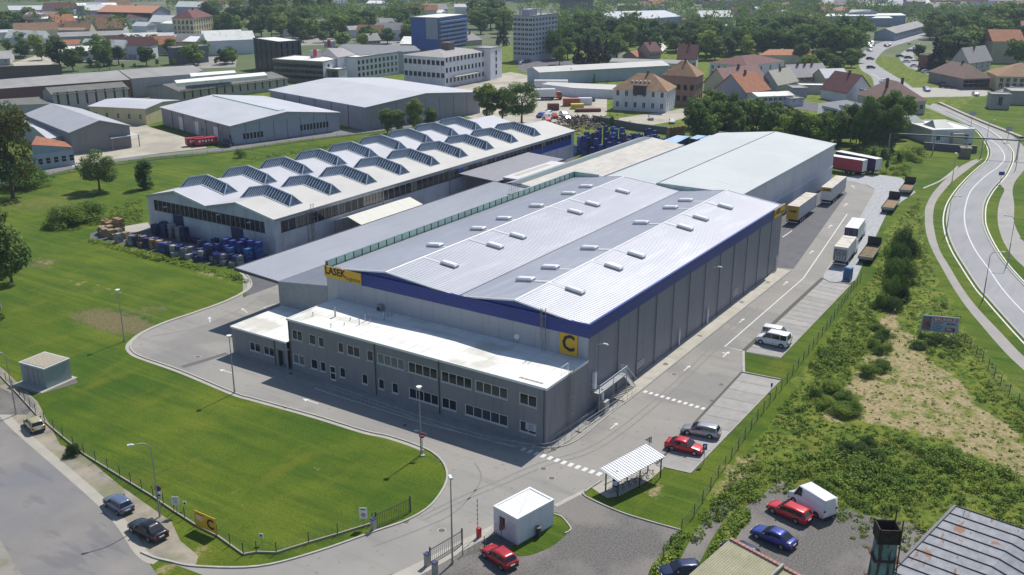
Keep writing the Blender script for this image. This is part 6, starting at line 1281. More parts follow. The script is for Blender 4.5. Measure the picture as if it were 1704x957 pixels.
bldg('glazed_workshop', 'dark-roofed concrete workshop with eight tall dark windows', 'workshop', (87.5, 157), (62, 150), (212.4, 147), 189, ('gable', 'R', 1.6), PL('concrete_grey', (.42, .41, .41)), M_ROOFD, WR=(1, 8, .72, 4.6, 2.6, 5.4, (2, 3)), fm=M_FRD, sub=True)
bldg('glazed_workshop', 'second dark-roofed workshop with two white rooflight ridges', 'workshop', (299, 152), (257, 143), (478, 130), 172, ('gable', 'R', 1.8), PL('concrete_grey', (.42, .41, .41)), M_ROOFD, WR=(1, 14, .72, 3.2, 1.6, 5, (2, 2)), fm=M_FRD)
block('rooflight_ridge', 'long white rooflight ridge on the second dark workshop roof', 'rooflight', [(290, 133.5, 9.3), (294, 138.5, 9.0), (445, 125, 9.0), (440, 120, 9.3)], M_ROOFW, M_ROOFW, zb=1.2)
block('rooflight_ridge', 'shorter white rooflight ridge on the dark roof behind', 'rooflight', [(315, 122, 9.3), (318, 127.5, 9.0), (393, 121, 9.0), (390, 117, 9.3)], M_ROOFW, M_ROOFW, zb=1.2)
block('dark_annex', 'dark felt-roofed annex behind the grey shed ridge', 'shed', [(-30, 176, 4), (88, 173, 4), (66, 161, 5), (-30, 167, 5)], Pgy, M_ROOFD)
block('long_store', 'very long grey-roofed store with a red eaves line', 'warehouse', [(-60, 152, 7.2), (216.6, 132.5, 7.2), (196, 117, 9.5), (-60, 137, 9.5)], PL('red_brown', (.22, .10, .09)), M_ROOFGR)
block('long_store', 'continuing grey-roofed store stepped to the right of the red eaves', 'warehouse', [(218, 131, 7.2), (320, 123.5, 7.2), (338, 117, 8), (321, 108.5, 9.5), (197, 116.5, 9.5)], Pgy, M_ROOFGR)
block('pale_lean_to', 'pale narrow roof under the red eaves line', 'shed', [(-60, 160, 5), (110, 146, 5), (180, 139, 5), (180, 135, 5.5), (-60, 154, 5.5)], Plil, mat('pale_lilac_roof', (.42, .44, .52), .8))
block('old_barn', 'long grey barn roof with dark brown side at the left edge', 'shed', [(-60, 119, 6), (103, 114, 6), (102, 107, 8), (-60, 113, 8)], PL('brown_boards', (.12, .10, .09)), M_ROOFGR)
bldg('grey_house', 'small grey house with dark window at the left edge', 'house', (16, 97), (-25, 95), (23, 88), 108, ('gable', 'L', 2.5), Pgy, M_ROOFGR, WL=(1, 3, 1.2, 1.5, 1.5))
# ---- white works complex in the middle distance
bldg('dark_glass_hall', 'tall dark glass-panelled hall with white flat roof', 'factory', (463, 70), (385, 66), (500.5, 67.6), 122, ('flat', M_FRD), flat('dark_glass_wall', (.04, .05, .055), .3), M_ROOFW, WL=(4, 5, .92, 9, .4, None, 0), WR=(4, 4, .92, 9, .4, None, 0), fm=M_FRD, gm=mat('green_black_glass', (.06, .075, .07), .25, col2=(.035, .045, .05), scale=.3, amt=.9))
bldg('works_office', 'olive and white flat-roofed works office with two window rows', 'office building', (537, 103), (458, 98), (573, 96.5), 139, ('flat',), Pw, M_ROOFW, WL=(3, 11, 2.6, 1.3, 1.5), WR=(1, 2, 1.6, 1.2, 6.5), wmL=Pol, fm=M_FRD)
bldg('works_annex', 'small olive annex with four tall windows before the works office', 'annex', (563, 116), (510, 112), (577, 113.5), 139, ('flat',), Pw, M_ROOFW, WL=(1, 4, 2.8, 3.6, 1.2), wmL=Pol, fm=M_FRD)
bldg('works_block', 'white works block with a row of square windows under a flat roof', 'factory', (593, 96), None, (668, 86), 134, ('flat',), Pw, M_ROOFW, WR=(3, 11, 1.5, 1.6, 1.5), depthL=13, fm=M_FRD)
block('slate_works', 'long slate-grey works roof behind the white works block', 'factory', [(552, 86, 9.5), (600, 92, 10), (700, 84, 9.5), (690, 76, 10.5), (570, 73.5, 11)], Plil, mat('slate_roof', (.15, .16, .18), .8, col2=(.2, .2, .22), scale=.3))
block('brown_works', 'brown pitched works roof with red stack beside the works office', 'factory', [(535, 92, 9), (562, 96, 10), (593, 91, 10), (570, 80, 12), (545, 80, 12)], Pw, mat('taupe_roof'))
for px, py in ((526, 92), (549, 76)): 
    p = P(px, py, 10); t = thing('roof_stack', 'red-topped ventilation housing on the works roof' if px < 530 else 'small red stack on the white roof behind', 'chimney', (p.x, p.y, 9.2)); MB().box(-2.2, 2.2, -1.6, 1.6, 0, 3).build('housing', Pgy, t); MB().box(-2.3, -1.2, -1.7, -.6, .4, 3.6).build('red_duct', M_SRED, t)
t, La, Lb, h = bldg('white_block', 'big white three-storey block with shallow overhanging grey roof', 'factory', (740, 96), (666, 92), (812, 85), 146, ('hip', 2.0), Pw, mat('putty_roof', (.36, .34, .34), .85), WL=(2, 9, 1.7, 1.9, 3.9, 5.0), WR=(3, 12, 1.4, 1.9, 1.8, 4.2), fm=M_FRD, sub=True)
MB().box(5, La*.75, -2.6, -.1, 3.9, 4.15).build('canopy', M_CONC, t); MB().box(La*.42, La*.42+4.2, Lb*.35, Lb*.35+4.5, h+.5, h+4.6).build('lift_house', PL('dark_brown', (.16, .12, .11)), t)
bldg('stair_tower', 'white stair tower projecting from the end of the big white block', 'tower', (816, 81), (806, 82), (835, 77), 134, ('flat',), Pw, M_ROOFGR, WR=(4, 1, 1.6, 1.8, 2.0), fm=M_FRD, main='R', depthL=8)
t, La, Lb, h = bldg('tower_block', 'grey eight-storey residential tower block with roof aerials', 'tower block', (886, 27), (841, 27), (928, 22.5), 103, ('flat',), PL('tower_grey', (.46, .48, .55)), M_ROOFGR, WL=(8, 5, 2.0, 1.5, 3.0), WR=(8, 8, 2.0, 1.5, 3.0), fm=M_FRW, sub=True)
for i in range(7): x, y = La*R.random(), Lb*R.random(); MB().box(x-.3, x+.3, y-.3, y+.3, h, h+2+2*R.random()).build('roof_aerial', M_ROOFW if i % 2 else Pgy, t)
MB().box(La*.1, La*.4, Lb*.3, Lb*.7, h, h+3).build('roof_plant_room', Plil, t)
Pblue = PL('bright_blue', (.06, .13, .42))
t, La, Lb, h = bldg('blue_block', 'blue seven-storey slab block with white balconies', 'tower block', (729, 30), (696, 27), (777, 24), 84, ('flat',), Pblue, M_ROOFW, WR=(7, 12, 2.4, 1.5, 1.5), fm=M_FRW, wmL=Pblue)
for i in range(7): MB().box(1, La-1, -1.0, -.1, 1.2+i*(h-1.8)/7, 2.1+i*(h-1.8)/7).build('balcony', mat('balcony_blue', (.22, .3, .55), .7), t)
MB().box(-.06, -.003, .5, Lb*.45, 6, h-.3).build('pale_panel', PL('mauve', (.38, .38, .48)), t)
# ---- rows at upper left
bldg('orange_roof_factory', 'lilac four-storey factory with long orange roof', 'factory', (252, 21), (162, 19), (279, 22), 47, ('gable', 'L', 4.0), PL('lilac_blue', (.34, .35, .46)), mat('salmon_roof', (.55, .26, .15), .85), WL=(4, 20, 3.2, 2.2, 1.5), fm=M_FRD, main='L', depthR=22)
bldg('school', 'pale yellow three-storey building with dark red hipped roof', 'school', (321, 31), (286, 30.5), (361, 28), 65, ('hip', 5), Py, M_TILER, WL=(3, 5, 1.8, 2.6, 2.0), WR=(3, 8, 1.8, 2.6, 2.0), main='L', depthR=26)
bldg('tiled_house', 'cream gabled house with broad brown tiled roof', 'house', (146.5, 55), (104, 55), (164, 54), 63, ('gable', 'L', 7), Pcr, M_TILEB, main='L', depthR=16)
bldg('tiled_house', 'long white house with brown tiled roof and dormer', 'house', (159, 47), (128, 44), (205.6, 46.5), 56, ('gable', 'R', 6), Pw, M_TILEB, WR=(1, 8, 1.3, 1.6, 1.5), depthL=14)
bldg('tiled_house', 'orange-roofed house left of the yellow gable', 'house', (91, 53), (62, 51), (100, 50), 62, ('gable', 'L', 5), Pw, M_TILE, main='L', depthR=12)
bldg('tiled_house', 'dark orange roof behind the yellow gabled house', 'house', (93, 40), (64, 38), (128, 38), 48, ('gable', 'R', 6), Pcr, M_TILE, depthL=14)
bldg('terrace', 'low long grey terrace in front of the tiled houses', 'terrace', (98, 61), (80, 58), (215, 57), 73, ('gable', 'R', 2), Plil, M_ROOFGR, WR=(1, 16, 1.2, 1.6, 1.2), depthL=12)
bldg('store_shed', 'pale flat-roofed store with grey walls left of the dark works', 'shed', (176, 75), (144, 69), (222, 69), 90, ('gable', 'L', 1.2), Plil, mat('cream_roof'), WL=(1, 4, 1.4, 1.6, 1.2))
bldg('store_shed', 'white-roofed low shed with pale green wall', 'shed', (217, 92), (193, 88), (235, 91), 99, ('flat',), PL('green_grey', (.3, .36, .33)), M_ROOFW)
bldg('dark_works', 'dark grey brick works with two small windows', 'factory', (288, 80), (272, 79), (345, 76), 108, ('flat',), PL('dark_grey', (.17, .17, .20)), M_ROOFGR, WR=(1, 2, 1.2, 2.2, 4))
bldg('red_works', 'small pink works with arched dark windows', 'factory', (346, 79), None, (386, 78), 92, ('flat',), Ppk, M_ROOFW, WR=(1, 4, 2, 2, 1.5), depthL=10)
bldg('long_white_roof', 'long flat white-roofed hall behind the dark works', 'factory', (256, 73), (228, 72), (344, 68), 82, ('flat',), Pw, M_ROOFW, main='R')
bldg('domed_store', 'grey store with shallow curved pale roof beside the school', 'shed', (232, 61), None, (287, 60), 71, ('gable', 'R', 1.6), Pgy, M_ROOFL, depthL=14)
block('long_white_hall', 'very long white-roofed hall near the top left', 'factory', [(72, 9.5, 9), (195, 9, 9), (193, 4.5, 10), (76, 5.2, 10)], Plil, M_ROOFW)
block('long_white_hall', 'dark-walled low hall with pale roof above the car storage', 'factory', [(15, 17, 6), (82, 16.5, 6), (75, 9, 8), (12, 9.5, 8)], Plil, M_ROOFL)
block('long_white_hall', 'thin white roof in front of the orange-roofed factory', 'factory', [(62, 31, 6), (142, 30, 6), (142, 26.5, 6.6), (80, 27.5, 6.6)], Plil, M_ROOFW)
bldg('brown_roof_house', 'brown-roofed house among trees above the dark glass hall', 'house', (435, 25), None, (450, 24), 34, ('hip', 2.5), Pbl, M_TILEB, WR=(1, 3, 2, 2, 2), depthL=12)
bldg('long_tiled_house', 'long brown-roofed house among the poplars', 'house', (468, 25), None, (515, 24), 35, ('hip', 3), Pbl, M_TILEB, WR=(1, 7, 2, 2, 2), depthL=13)
bldg('cottage', 'beige cottage with grey roof among the round trees', 'house', (614, 67), None, (633, 66), 77, ('gable', 'R', 3.5), Pcr, M_ROOFGR, WR=(1, 3, 1.4, 1.8, 1.5), depthL=10)
bldg('cottage', 'white-roofed house half hidden left of the blue slab block', 'house', (684, 73), (676, 68), (698, 66), 80, ('gable', 'L', 3), Pcr, M_ROOFW)
bldg('cottage', 'house with bright roof window in the wood', 'house', (655, 55), None, (666, 54), 64, ('gable', 'R', 3), Pbr, M_TILER, depthL=8)
bldg('cottage', 'pale hipped house between blue block and tower block', 'house', (775, 68), (765, 66), (802, 66), 76, ('hip', 4), Pcr, mat('taupe_roof'))
# ---- centre right
bldg('blue_shed', 'long pale blue shed with white roof behind the lorry yard', 'warehouse', (898, 119.8), (870, 115), (1112.6, 108.3), 142, ('gable', 'R', 1.4), PL('ice_blue', (.38, .46, .52)), mat('cream_roof'))
block('low_white_shed', 'low white-roofed shed along the lorry yard', 'warehouse', [(901, 140, 3.6), (955, 146.5, 3.4), (1023, 149.5, 3.4), (1026, 141, 3.9), (912, 136.5, 3.9)], Pw, mat('cream_roof'))
bldg('brown_wall_shed', 'long thin brown-roofed shed on the far side of the blue shed', 'shed', (1016, 102), None, (1140, 106), 110, ('gable', 'R', 1), Pw, M_ROOFGR, depthL=12)
t, La, Lb, h = bldg('villa', 'white villa with brown hipped roof, dark dormer and roof windows', 'villa', (1109.5, 152.6), (1021, 148), (1131, 144.8), 188, ('hip', 5.2), Pw, M_TILEB, WL=(2, 6, 1.2, 2.0, 1.2, 3.9), WR=(2, 4, 1.2, 2.0, 1.2, 3.9), main='L', sub=True)
MB().box(-.6, 4, Lb*.38, Lb*.62, h-1.6, h+1.7).build('dormer', PL('dark_dormer', (.06, .055, .06)), t)
for k in range(5): MB().box(3.0, 3.7, Lb*(.35+k*.08), Lb*(.35+k*.08)+.7, h+2.55, h+2.95).build('roof_window', M_WHITE, t)
bldg('brick_villa', 'unplastered brick villa in scaffolding with brown hipped roof', 'villa', (1158, 128), (1103, 125), (1176, 123), 176, ('hip', 5), Pbr, M_TILEB, WL=(2, 5, 1.4, 1.9, 1.5, 4), WR=(2, 4, 1.3, 2, 1.5, 4), main='L', fm=M_FRD)
bldg('tall_white_house', 'tall white house with flat top and dark red roof part', 'house', (1243.6, 110), (1181, 104), (1267, 98), 136, ('hip', 3), Pw, M_TILER, WL=(2, 6, 1.4, 1.8, 1.4), WR=(2, 4, 1.4, 2, 1.4), main='L')
bldg('gabled_house', 'grey gabled house with bright orange tiled roof', 'house', (1242, 153), (1190, 146.3), (1262, 145), 170, ('gable', 'R', 6.0), Plil, M_TILE, WR=(1, 3, 1.4, 1.8, 1), main='L')
bldg('gabled_house', 'older house with faded purple-red tiled roof behind the orange one', 'house', (1212, 142), (1172, 136), (1240, 130), 158, ('gable', 'R', 6), Pcr, mat('purple_tile_roof', (.30, .17, .15), .85, col2=(.22, .13, .12), scale=.6), main='L')
bldg('mural_house', 'dark red-roofed house with a pale green mural gable', 'house', (1159, 97.5), (1127.5, 96.7), (1172, 98), 112, ('gable', 'L', 6), Pw, M_TILER, WL=(1, 5, 1.2, 1.4, .8), main='L', depthR=12, sub=False)
bldg('small_house', 'orange-roofed house with solar panels beside the dark conifers', 'house', (1029, 80), (1010, 75), (1040, 75), 96, ('gable', 'R', 3.5), Pw, M_TILE, WR=(2, 3, 1.4, 1.6, 1.2))
bldg('small_house', 'dark red-roofed house between trees left of the white gable', 'house', (1082, 85), (1060, 82), (1100, 84), 98, ('gable', 'R', 4), Ppk, M_TILER, WR=(1, 4, 1.4, 1.6, 1.2))
bldg('small_house', 'pinkish low house with red roof beside it', 'house', (1060, 94), (1052, 90), (1075, 92), 98, ('gable', 'R', 2.5), Ppk, M_TILE)
bldg('small_house', 'bright white-roofed house peeping over the trees', 'house', (1101, 84), (1090, 78), (1108, 78), 90, ('gable', 'R', 3), Pw, M_ROOFW)
t, *_ = bldg('grey_gabled_house', 'grey gabled house with pale panelled roof right of the orange roof', 'house', (1294, 140), (1262, 137), (1316, 132), 152, ('gable', 'R', 5), Pgy, mat('asbestos_roof', (.45, .43, .36), .9), WR=(1, 3, 1.4, 1.8, 1.2), main='L')
bldg('white_roof_row', 'single-storey row with bright white roof by the walled yard', 'shed', (1262, 160), None, (1320, 158), 176, ('gable', 'R', .8), Pw, M_ROOFW, WR=(1, 7, 1.6, 1.2, 1.6), depthL=9)
bldg('white_cube', 'small white flat-roofed cube house at the end of the row', 'house', (1316, 165), None, (1338, 164), 177, ('flat',), Pw, M_ROOFGR, WR=(1, 2, 1.2, 1.2, 1.5), depthL=8)
bldg('grey_cube', 'pale grey blank box behind the white cube', 'shed', (1320, 147), None, (1344, 147), 162, ('flat',), Plil, M_ROOFGR, depthL=9)
bldg('terraced_houses', 'grey-brown roofed terraced houses with dark chimneys', 'terrace', (1320, 128), (1296, 123), (1380, 125), 140, ('gable', 'R', 4.5), Ppk, mat('taupe_roof'), WR=(1, 6, 1.4, 1.8, 1.3), depthL=12, chim=3)
bldg('dormer_house', 'cream flat-fronted house with white roof dormers', 'house', (1374, 129), None, (1412, 128), 143, ('gable', 'R', 3), Pcr, M_ROOFL, WR=(1, 4, 1.5, 1.9, 1.3), depthL=11)
bldg('courtyard_wall_house', 'low grey outbuilding below the terraced houses', 'outbuilding', (1330, 142), None, (1392, 143), 156, ('flat',), Pgy, M_ROOFW, depthL=6)
bldg('white_gable_house', 'white gabled house with dark red roof before the main road', 'house', (1409, 153), None, (1452, 150), 172, ('gable', 'L', 6), Pw, M_TILER, depthL=14)
bldg('white_link_house', 'narrow white house joining the gabled house and the brown-roofed one', 'house', (1452, 153), None, (1476, 152), 178, ('flat',), Pw, M_ROOFGR, WR=(1, 2, 1.2, 2, 2.5), depthL=8)
bldg('brown_hip_house', 'large house with brown hipped roof and two dark chimneys by the road', 'house', (1478, 170), None, (1541, 168), 192, ('hip', 6), Pgy, mat('faded_brown_tile', (.24, .15, .12), .85, col2=(.18, .12, .1), scale=.5), WR=(1, 5, 1.4, 1.9, 1.5), depthL=20, chim=2)
block('curved_roof_works', 'works hall with bowed white-edged dark roofs behind the birches', 'works building', [(1360, 190, 7), (1462, 188, 7), (1450, 176, 8.5), (1408, 166, 9.5), (1362, 172, 9)], PL('dark_mauve', (.16, .16, .2)), mat('slate_roof'))
for k in range(3):
    q = [(1372+k*32, 187-k*2.5, 7.6), (1400+k*30, 185-k*3, 7.2), (1392+k*26, 181-k*3.5, 8.6), (1368+k*28, 176-k*1.5, 9.4)]
    block('bowed_roof_edge', ['left', 'middle', 'right'][k]+'most white-edged bow on the dark works roof', 'roof section', q, M_WHITE, M_ROOFL, zb=.6)
block('retaining_wall', 'long grey retaining wall behind the row of birches', 'wall', [(1190, 181, 3), (1300, 199, 3), (1478, 212, 3), (1479, 210.5, 3), (1300, 197, 3), (1192, 179, 3)], PL('wall_grey', (.34, .34, .35)), M_CONC)
# white workshop by the road
t, La, Lb, h = bldg('white_workshop', 'white flat-roofed workshop with a glass lantern by the road bend', 'workshop', (1551.5, 217), (1535, 207), (1622, 215.2), 241, ('flat', M_WHITE), Pw, M_ROOFW, WR=(1, 3, 1.4, 1.6, 1.2), depthL=16)
for x0, y0, y1, x1, nm_ in ((La*.18, Lb*.15, Lb*.6, La*.62, 'lantern'), (-3, Lb*.75, Lb*1.1, La*.35, 'lantern')):
    b = MB(); xm = (x0+x1)/2; b.add([(x0, y0, h+.02), (x1, y0, h+.02), (x1, y1, h+.02), (x0, y1, h+.02), (xm-2, (y0+y1)/2, h+2), (xm+2, (y0+y1)/2, h+2)], [(0, 1, 5, 4), (1, 2, 5), (2, 3, 4, 5), (3, 0, 4)]); b.build(nm_, mat('lantern_glass', (.3, .34, .33), .4), t)
MB().box(La*.45, La*.7, -1.6, 0, 0, 3.4).build('porch', Pcr, t)
block('board_fence', 'tall dark board fence in front of the white workshop', 'fence', [(1538, 237, 2), (1612, 243, 2), (1627, 243, 2), (1627, 242, 2), (1612, 242, 2), (1538, 236, 2)], PL('dark_boards', (.12, .13, .15)), M_FRD)
# right edge
bldg('yellow_institute', 'yellow building with brown hipped roof and arched windows at the right edge', 'public building', (1662, 127), None, (1800, 130), 152, ('hip', 4.5), Py, M_TILEB, WR=(2, 12, 1.5, 2.2, 1.8), depthL=18)
bldg('pavilion', 'grey stone pavilion with a glazed roof box on the grass', 'pavilion', (1650, 157), (1634, 153), (1683, 158), 181, ('flat',), PL('stone', (.38, .37, .36)), M_CONC, WR=(1, 1, 1.6, 4, 1.0))
bldg('pavilion_box', 'dark glazed box on top of the stone pavilion', 'roof box', (1656, 153), (1662, 141), (1678, 155), 163, ('flat',), flat('dark_teal', (.09, .11, .14), .4), mat('slate_roof'))
bldg('pavilion_wing', 'low grey wing right of the stone pavilion', 'pavilion', (1683, 152), None, (1725, 153), 174, ('flat',), PL('stone', (.38, .37, .36)), M_CONC, depthL=10)
bldg('tavern', 'brown-roofed tavern with dark veranda windows', 'tavern', (1604, 131), (1594, 118), (1648, 130), 149, ('hip', 5), PL('tan', (.26, .22, .22)), mat('faded_brown_tile'), WR=(2, 5, 2.2, 1.6, 1.0), fm=M_FRD)
bldg('gable_villa', 'tall pale villa with steep patched roof among trees on the right', 'villa', (1612, 103), (1602, 98), (1650, 98), 122, ('gable', 'R', 6), Pgy, mat('taupe_roof'), WR=(2, 4, 1.3, 1.8, 1.5))
bldg('red_brick_house', 'red-brown brick house behind tall dark conifers', 'house', (1545, 92), (1535, 90), (1555, 90), 118, ('flat',), PL('red_brick', (.26, .11, .09)), M_TILER, WR=(3, 2, 1.3, 1.7, 1.5))
bldg('mauve_block', 'mauve flat-roofed block near the top right corner', 'apartment block', (1655, 48), None, (1698, 46), 66, ('flat',), PL('mauve', (.38, .38, .48)), M_ROOFL, WR=(3, 8, 1.6, 1.6, 1.5), depthL=20)
bldg('orange_house', 'yellow house with orange roof by the right edge', 'house', (1672, 72), (1664, 68), (1696, 71), 84, ('hip', 3.5), Py, M_TILE)
bldg('depot', 'long grey-roofed depot beside the far bend of the road', 'warehouse', (1490, 55), (1445, 56), (1540, 42), 68, ('gable', 'R', 2.5), Pbl, M_ROOFGR, WR=(1, 12, 3, 2, 2))
bldg('brick_row', 'long red row of brick houses with many gables', 'terrace', (1340, 40), None, (1372, 36), 47, ('gable', 'R', 5), Pbr, M_TILE, depthL=16)
for k in range(6): bldg('brick_row_house', ('first', 'second', 'third', 'fourth', 'fifth', 'sixth')[k]+' gable from the left in the red brick row', 'terraced house', (1272+k*14, 38+k*.3), None, (1285+k*14, 38+k*.3), 47, ('gable', 'L', 5), Pbr, mat('red_tile', (.3, .1, .07), .9), depthL=20)
block('orange_flat_hall', 'low hall with large orange roof among the trees', 'hall', [(1322, 56, 6), (1398, 54, 6), (1392, 41, 9), (1330, 47, 9)], Pcr, M_TILE)
block('orange_flat_hall', 'orange roof strip behind the dark round tree', 'hall', [(1262, 92, 5), (1350, 92, 5), (1350, 82, 7), (1280, 82, 7)], Pcr, M_TILE)
block('white_long_hall', 'long thin white-roofed hall near the top right', 'factory', [(1372, 27, 7), (1508, 25.5, 7), (1500, 22, 8), (1378, 23, 8)], Pbl, M_ROOFW)
block('white_long_hall', 'white vaulted roof further behind the long hall', 'factory', [(1412, 21, 9), (1460, 20.5, 9), (1450, 16, 11), (1416, 16, 11)], Plil, M_ROOFW)
block('white_long_hall', 'low white roofs between trees at the far depot', 'factory', [(1450, 30, 6), (1486, 30, 6), (1480, 27, 7), (1458, 27, 7)], Plil, M_ROOFW)
block('shopping_hall', 'broad white-roofed shopping hall in the distance', 'shopping hall', [(1003, 24, 9), (1040, 34, 8), (1135, 27, 8), (1105, 17, 10), (1018, 19, 10)], Pbl, M_ROOFL)
bldg('brown_hip_villa', 'brown-hipped house in front of the shopping hall', 'villa', (1062, 37), (1049, 36), (1085, 36), 46, ('hip', 4), Ppk, M_TILEB, WR=(1, 4, 2, 1.8, 2))
bldg('grey_flats', 'low grey flats right of the brown-hipped house', 'apartment block', (1075, 43), None, (1135, 40), 50, ('flat',), Plil, M_ROOFGR, depthL=14)
bldg('slab_flats', 'tall pale slab flats with brown bands near the top edge', 'tower block', (946, -8), (918, -8), (988, -10), 26, ('flat',), PL('slab', (.42, .42, .47)), M_ROOFGR, WR=(8, 8, 3.6, 1.5, 2), WL=(8, 4, 3.6, 1.5, 2), fm=M_FRD)
bldg('blue_store', 'low blue and white store in front of the slab flats', 'shop', (932, 27), None, (987, 27), 34, ('flat',), PL('store_blue', (.25, .32, .5)), M_ROOFW, depthL=20)
bldg('white_modern_house', 'modern white house with overhanging roof in the trees', 'house', (1190, 44), None, (1224, 43), 60, ('flat',), PL('store_blue', (.25, .32, .5)), M_ROOFW, depthL=18, WR=(2, 5, 2.5, 1.6, 2), fm=M_FRD)
# far town roofs, a loose scatter towards the top of the frame
FARW = [Pw, Pcr, Ppk, Plil, Pgy]; FARR = [M_TILE, M_TILER, M_TILEB, M_ROOFGR, M_ROOFL, M_ROOFW]
def far_house(px, py, L_, D_, h, rise, ang, wm, rm, label, group):
    p = P(px, py); t = thing('far_house', label, 'house', (p.x, p.y, 0), ang, group)
    b = MB(); b.box(0, L_, 0, D_, 0, h); b.build('walls', wm, t); b = MB(); b.add([(-.5, -.5, h-.2), (L_+.5, -.5, h-.2), (L_+.5, D_+.5, h-.2), (-.5, D_+.5, h-.2), (-.5, D_/2, h+rise), (L_+.5, D_/2, h+rise)], [(0, 1, 5, 4), (2, 3, 4, 5), (3, 0, 4), (1, 2, 5)]); b.build('roof', rm, t)
    FOOT.append((p.x, p.y, Vector((math.cos(ang), math.sin(ang), 0)), Vector((-math.sin(ang), math.cos(ang), 0)), L_*.5, D_*.5))
RF = random.Random(5)
for (x0, x1, y0, y1, n, nm_) in ((1180, 1420, 2, 14, 14, 'hazy houses along the top edge right of centre'), (1420, 1704, 2, 28, 24, 'hazy red and brown roofs near the top right corner'), (780, 930, -2, 12, 9, 'hazy roofs behind the blue block'), (990, 1180, 0, 10, 8, 'hazy roofs above the shopping hall'), (560, 760, -3, 4, 6, 'hazy roofs over the wood'), (1600, 1704, 78, 118, 4, 'houses among trees at the right edge')):
    for i in range(n):
        px, py = RF.uniform(x0, x1), RF.uniform(y0, y1); wm, rm = RF.choice(FARW), RF.choice(FARR); far_house(px, py, RF.uniform(14, 45), RF.uniform(10, 18), RF.uniform(5, 12), RF.choice([2, 4, 5]), RF.uniform(-.4, .5)+YAW-PI/2, wm, rm, 'distant house in the haze: '+nm_.replace('hazy ', ''), nm_)
# bottom right: tiled shed, rusty tin roof, old chimney
q = [P(1146, 957, 4.0), P(1215, 897, 5.0), P(1310, 935, 4.4), P(1400, 1010, 3.6), P(1250, 1080, 3.2)]
c = Vector((q[1].x, q[1].y, 0)); t = thing('pale_shed', 'shed with pale ribbed roof and pink brick verge at the bottom edge', 'shed', (c.x, c.y, 0)); q = [v-c for v in q]
a_, b_, c_, d_ = q[0], q[1], P(1360, 975, 4.2)-c, P(1200, 1060, 3.4)-c
d_ = a_+(c_-b_); b = MB(); ribbed(b, d_, c_, b_, a_, .2, .03, .5) if False else ribbed(b, a_, d_, c_, b_, .22, .03, .5); o = b.build('ribbed_roof', mat('lichen_roof', (.42, .40, .27), .9, col2=(.33, .31, .2), scale=.8, amt=.7, spots=(2.5, .6, .7, (.2, .2, .12), .5)), t)
if sum(p_.normal.z for p_ in o.data.polygons) < 0: o.data.flip_normals()
for i in range(22): f0_, f1_ = i/22+.002, (i+1)/22-.002; b = MB(); p0, p1 = b_.lerp(c_, f0_), b_.lerp(c_, f1_); b.bar(p0+Vector((0, 0, .06)), p1+Vector((0, 0, .06)), .32, .16); b.build('verge_brick', mat('pink_brick', (.42, .22, .18), .9, jitter=.15), t)
b = MB(); b.bar(b_.lerp(c_, .62)+Vector((0, 0, .3)), a_.lerp(d_, .62)+Vector((0, 0, .3)), .22); b.build('roof_pole', M_CONC, t)
b = MB(); qq = [a_, b_, c_, d_]
for i in range(4): u_, v_ = qq[i]*.98, qq[(i+1) % 4]*.98; b.quad((u_.x, u_.y, -.1), (v_.x, v_.y, -.1), (v_.x, v_.y, v_.z-.05), (u_.x, u_.y, u_.z-.05))
b.build('walls', Pgy, t)
a_, b_, c_ = P(1478, 957, 5.2), P(1589, 842, 7.0), P(1704, 885, 6.4); c = Vector((b_.x, b_.y, 0)); t = thing('tin_roof_building', 'old building with grey standing-seam tin roof streaked with rust', 'building', (c.x, c.y, 0))
a_, b_, c_ = a_-c, b_-c, c_-c; a2 = b_+(a_-b_)*1.7; c2 = b_+(c_-b_)*1.0; c3 = b_+(c_-b_)*1.9; c3.z -= .9; mid = c2.copy(); mid.z += .25
d2 = a2+(mid-b_); d3 = a2+(c3-b_)
M_TIN = mat('rusty_tin', (.30, .31, .34), .75, .0, col2=(.21, .22, .24), scale=1.5, amt=.8, big=(.5, .64, .67, (.26, .11, .05), .9), streak=((.35, 1.3, 1), 1.6, .63, .67, (.20, .08, .035), .85), spots=(1.2, .58, .75, (.33, .36, .4), .4))
n_ = 16
for (p0, p1, q0, q1) in ((b_, mid, a2, d2), (mid, c3, d2, d3)):
    for i in range(n_):
        m2 = MB(); r0, r1 = p0.lerp(q0, i/n_), p0.lerp(q0, (i+1)/n_); s0, s1 = p1.lerp(q1, i/n_), p1.lerp(q1, (i+1)/n_); m2.quad(r0, r1, s1, s0); o = m2.build('tin_strip', M_TIN, t)
        if o.data.polygons[0].normal.z < 0: o.data.flip_normals()
        m2 = MB(); m2.bar(r0+Vector((0, 0, .05)), s0+Vector((0, 0, .05)), .04, .08); m2.build('standing_seam', mat('seam_rust', (.10, .09, .10), .7), t)
b = MB(); b.bar(b_+Vector((0, 0, .02)), a2+Vector((0, 0, .02)), .25, .2); b.build('verge', mat('verge_grey', (.2, .2, .2), .8), t)
b = MB(); b.quad((a2.x, a2.y, 0), (b_.x, b_.y, 0), b_, a2); b.quad((b_.x, b_.y, 0), (c3.x, c3.y, 0), c3, b_); b.build('walls', PL('old_plaster', (.3, .29, .27)), t)
for px, py in ((1606, 846), (1616, 843)): p0 = P(px, py, 7.1)-c; b = MB(); b.bar(p0, p0+Vector((0, 0, .9)), .05); b.build('roof_stub', M_RAIL, t)
c = P(1478, 872, 11.0); t = thing('old_chimney', 'rusted square metal chimney with blackened open top and pale blue flaking sides', 'chimney', (c.x, c.y, 0), .5); M_FLAKE = mat('flaking_blue', (.20, .30, .31), .8, col2=(.13, .2, .2), scale=1.2, amt=.8, streak=((3, 3, .5), .9, .50, .58, (.06, .04, .03), .95))
w_ = .95
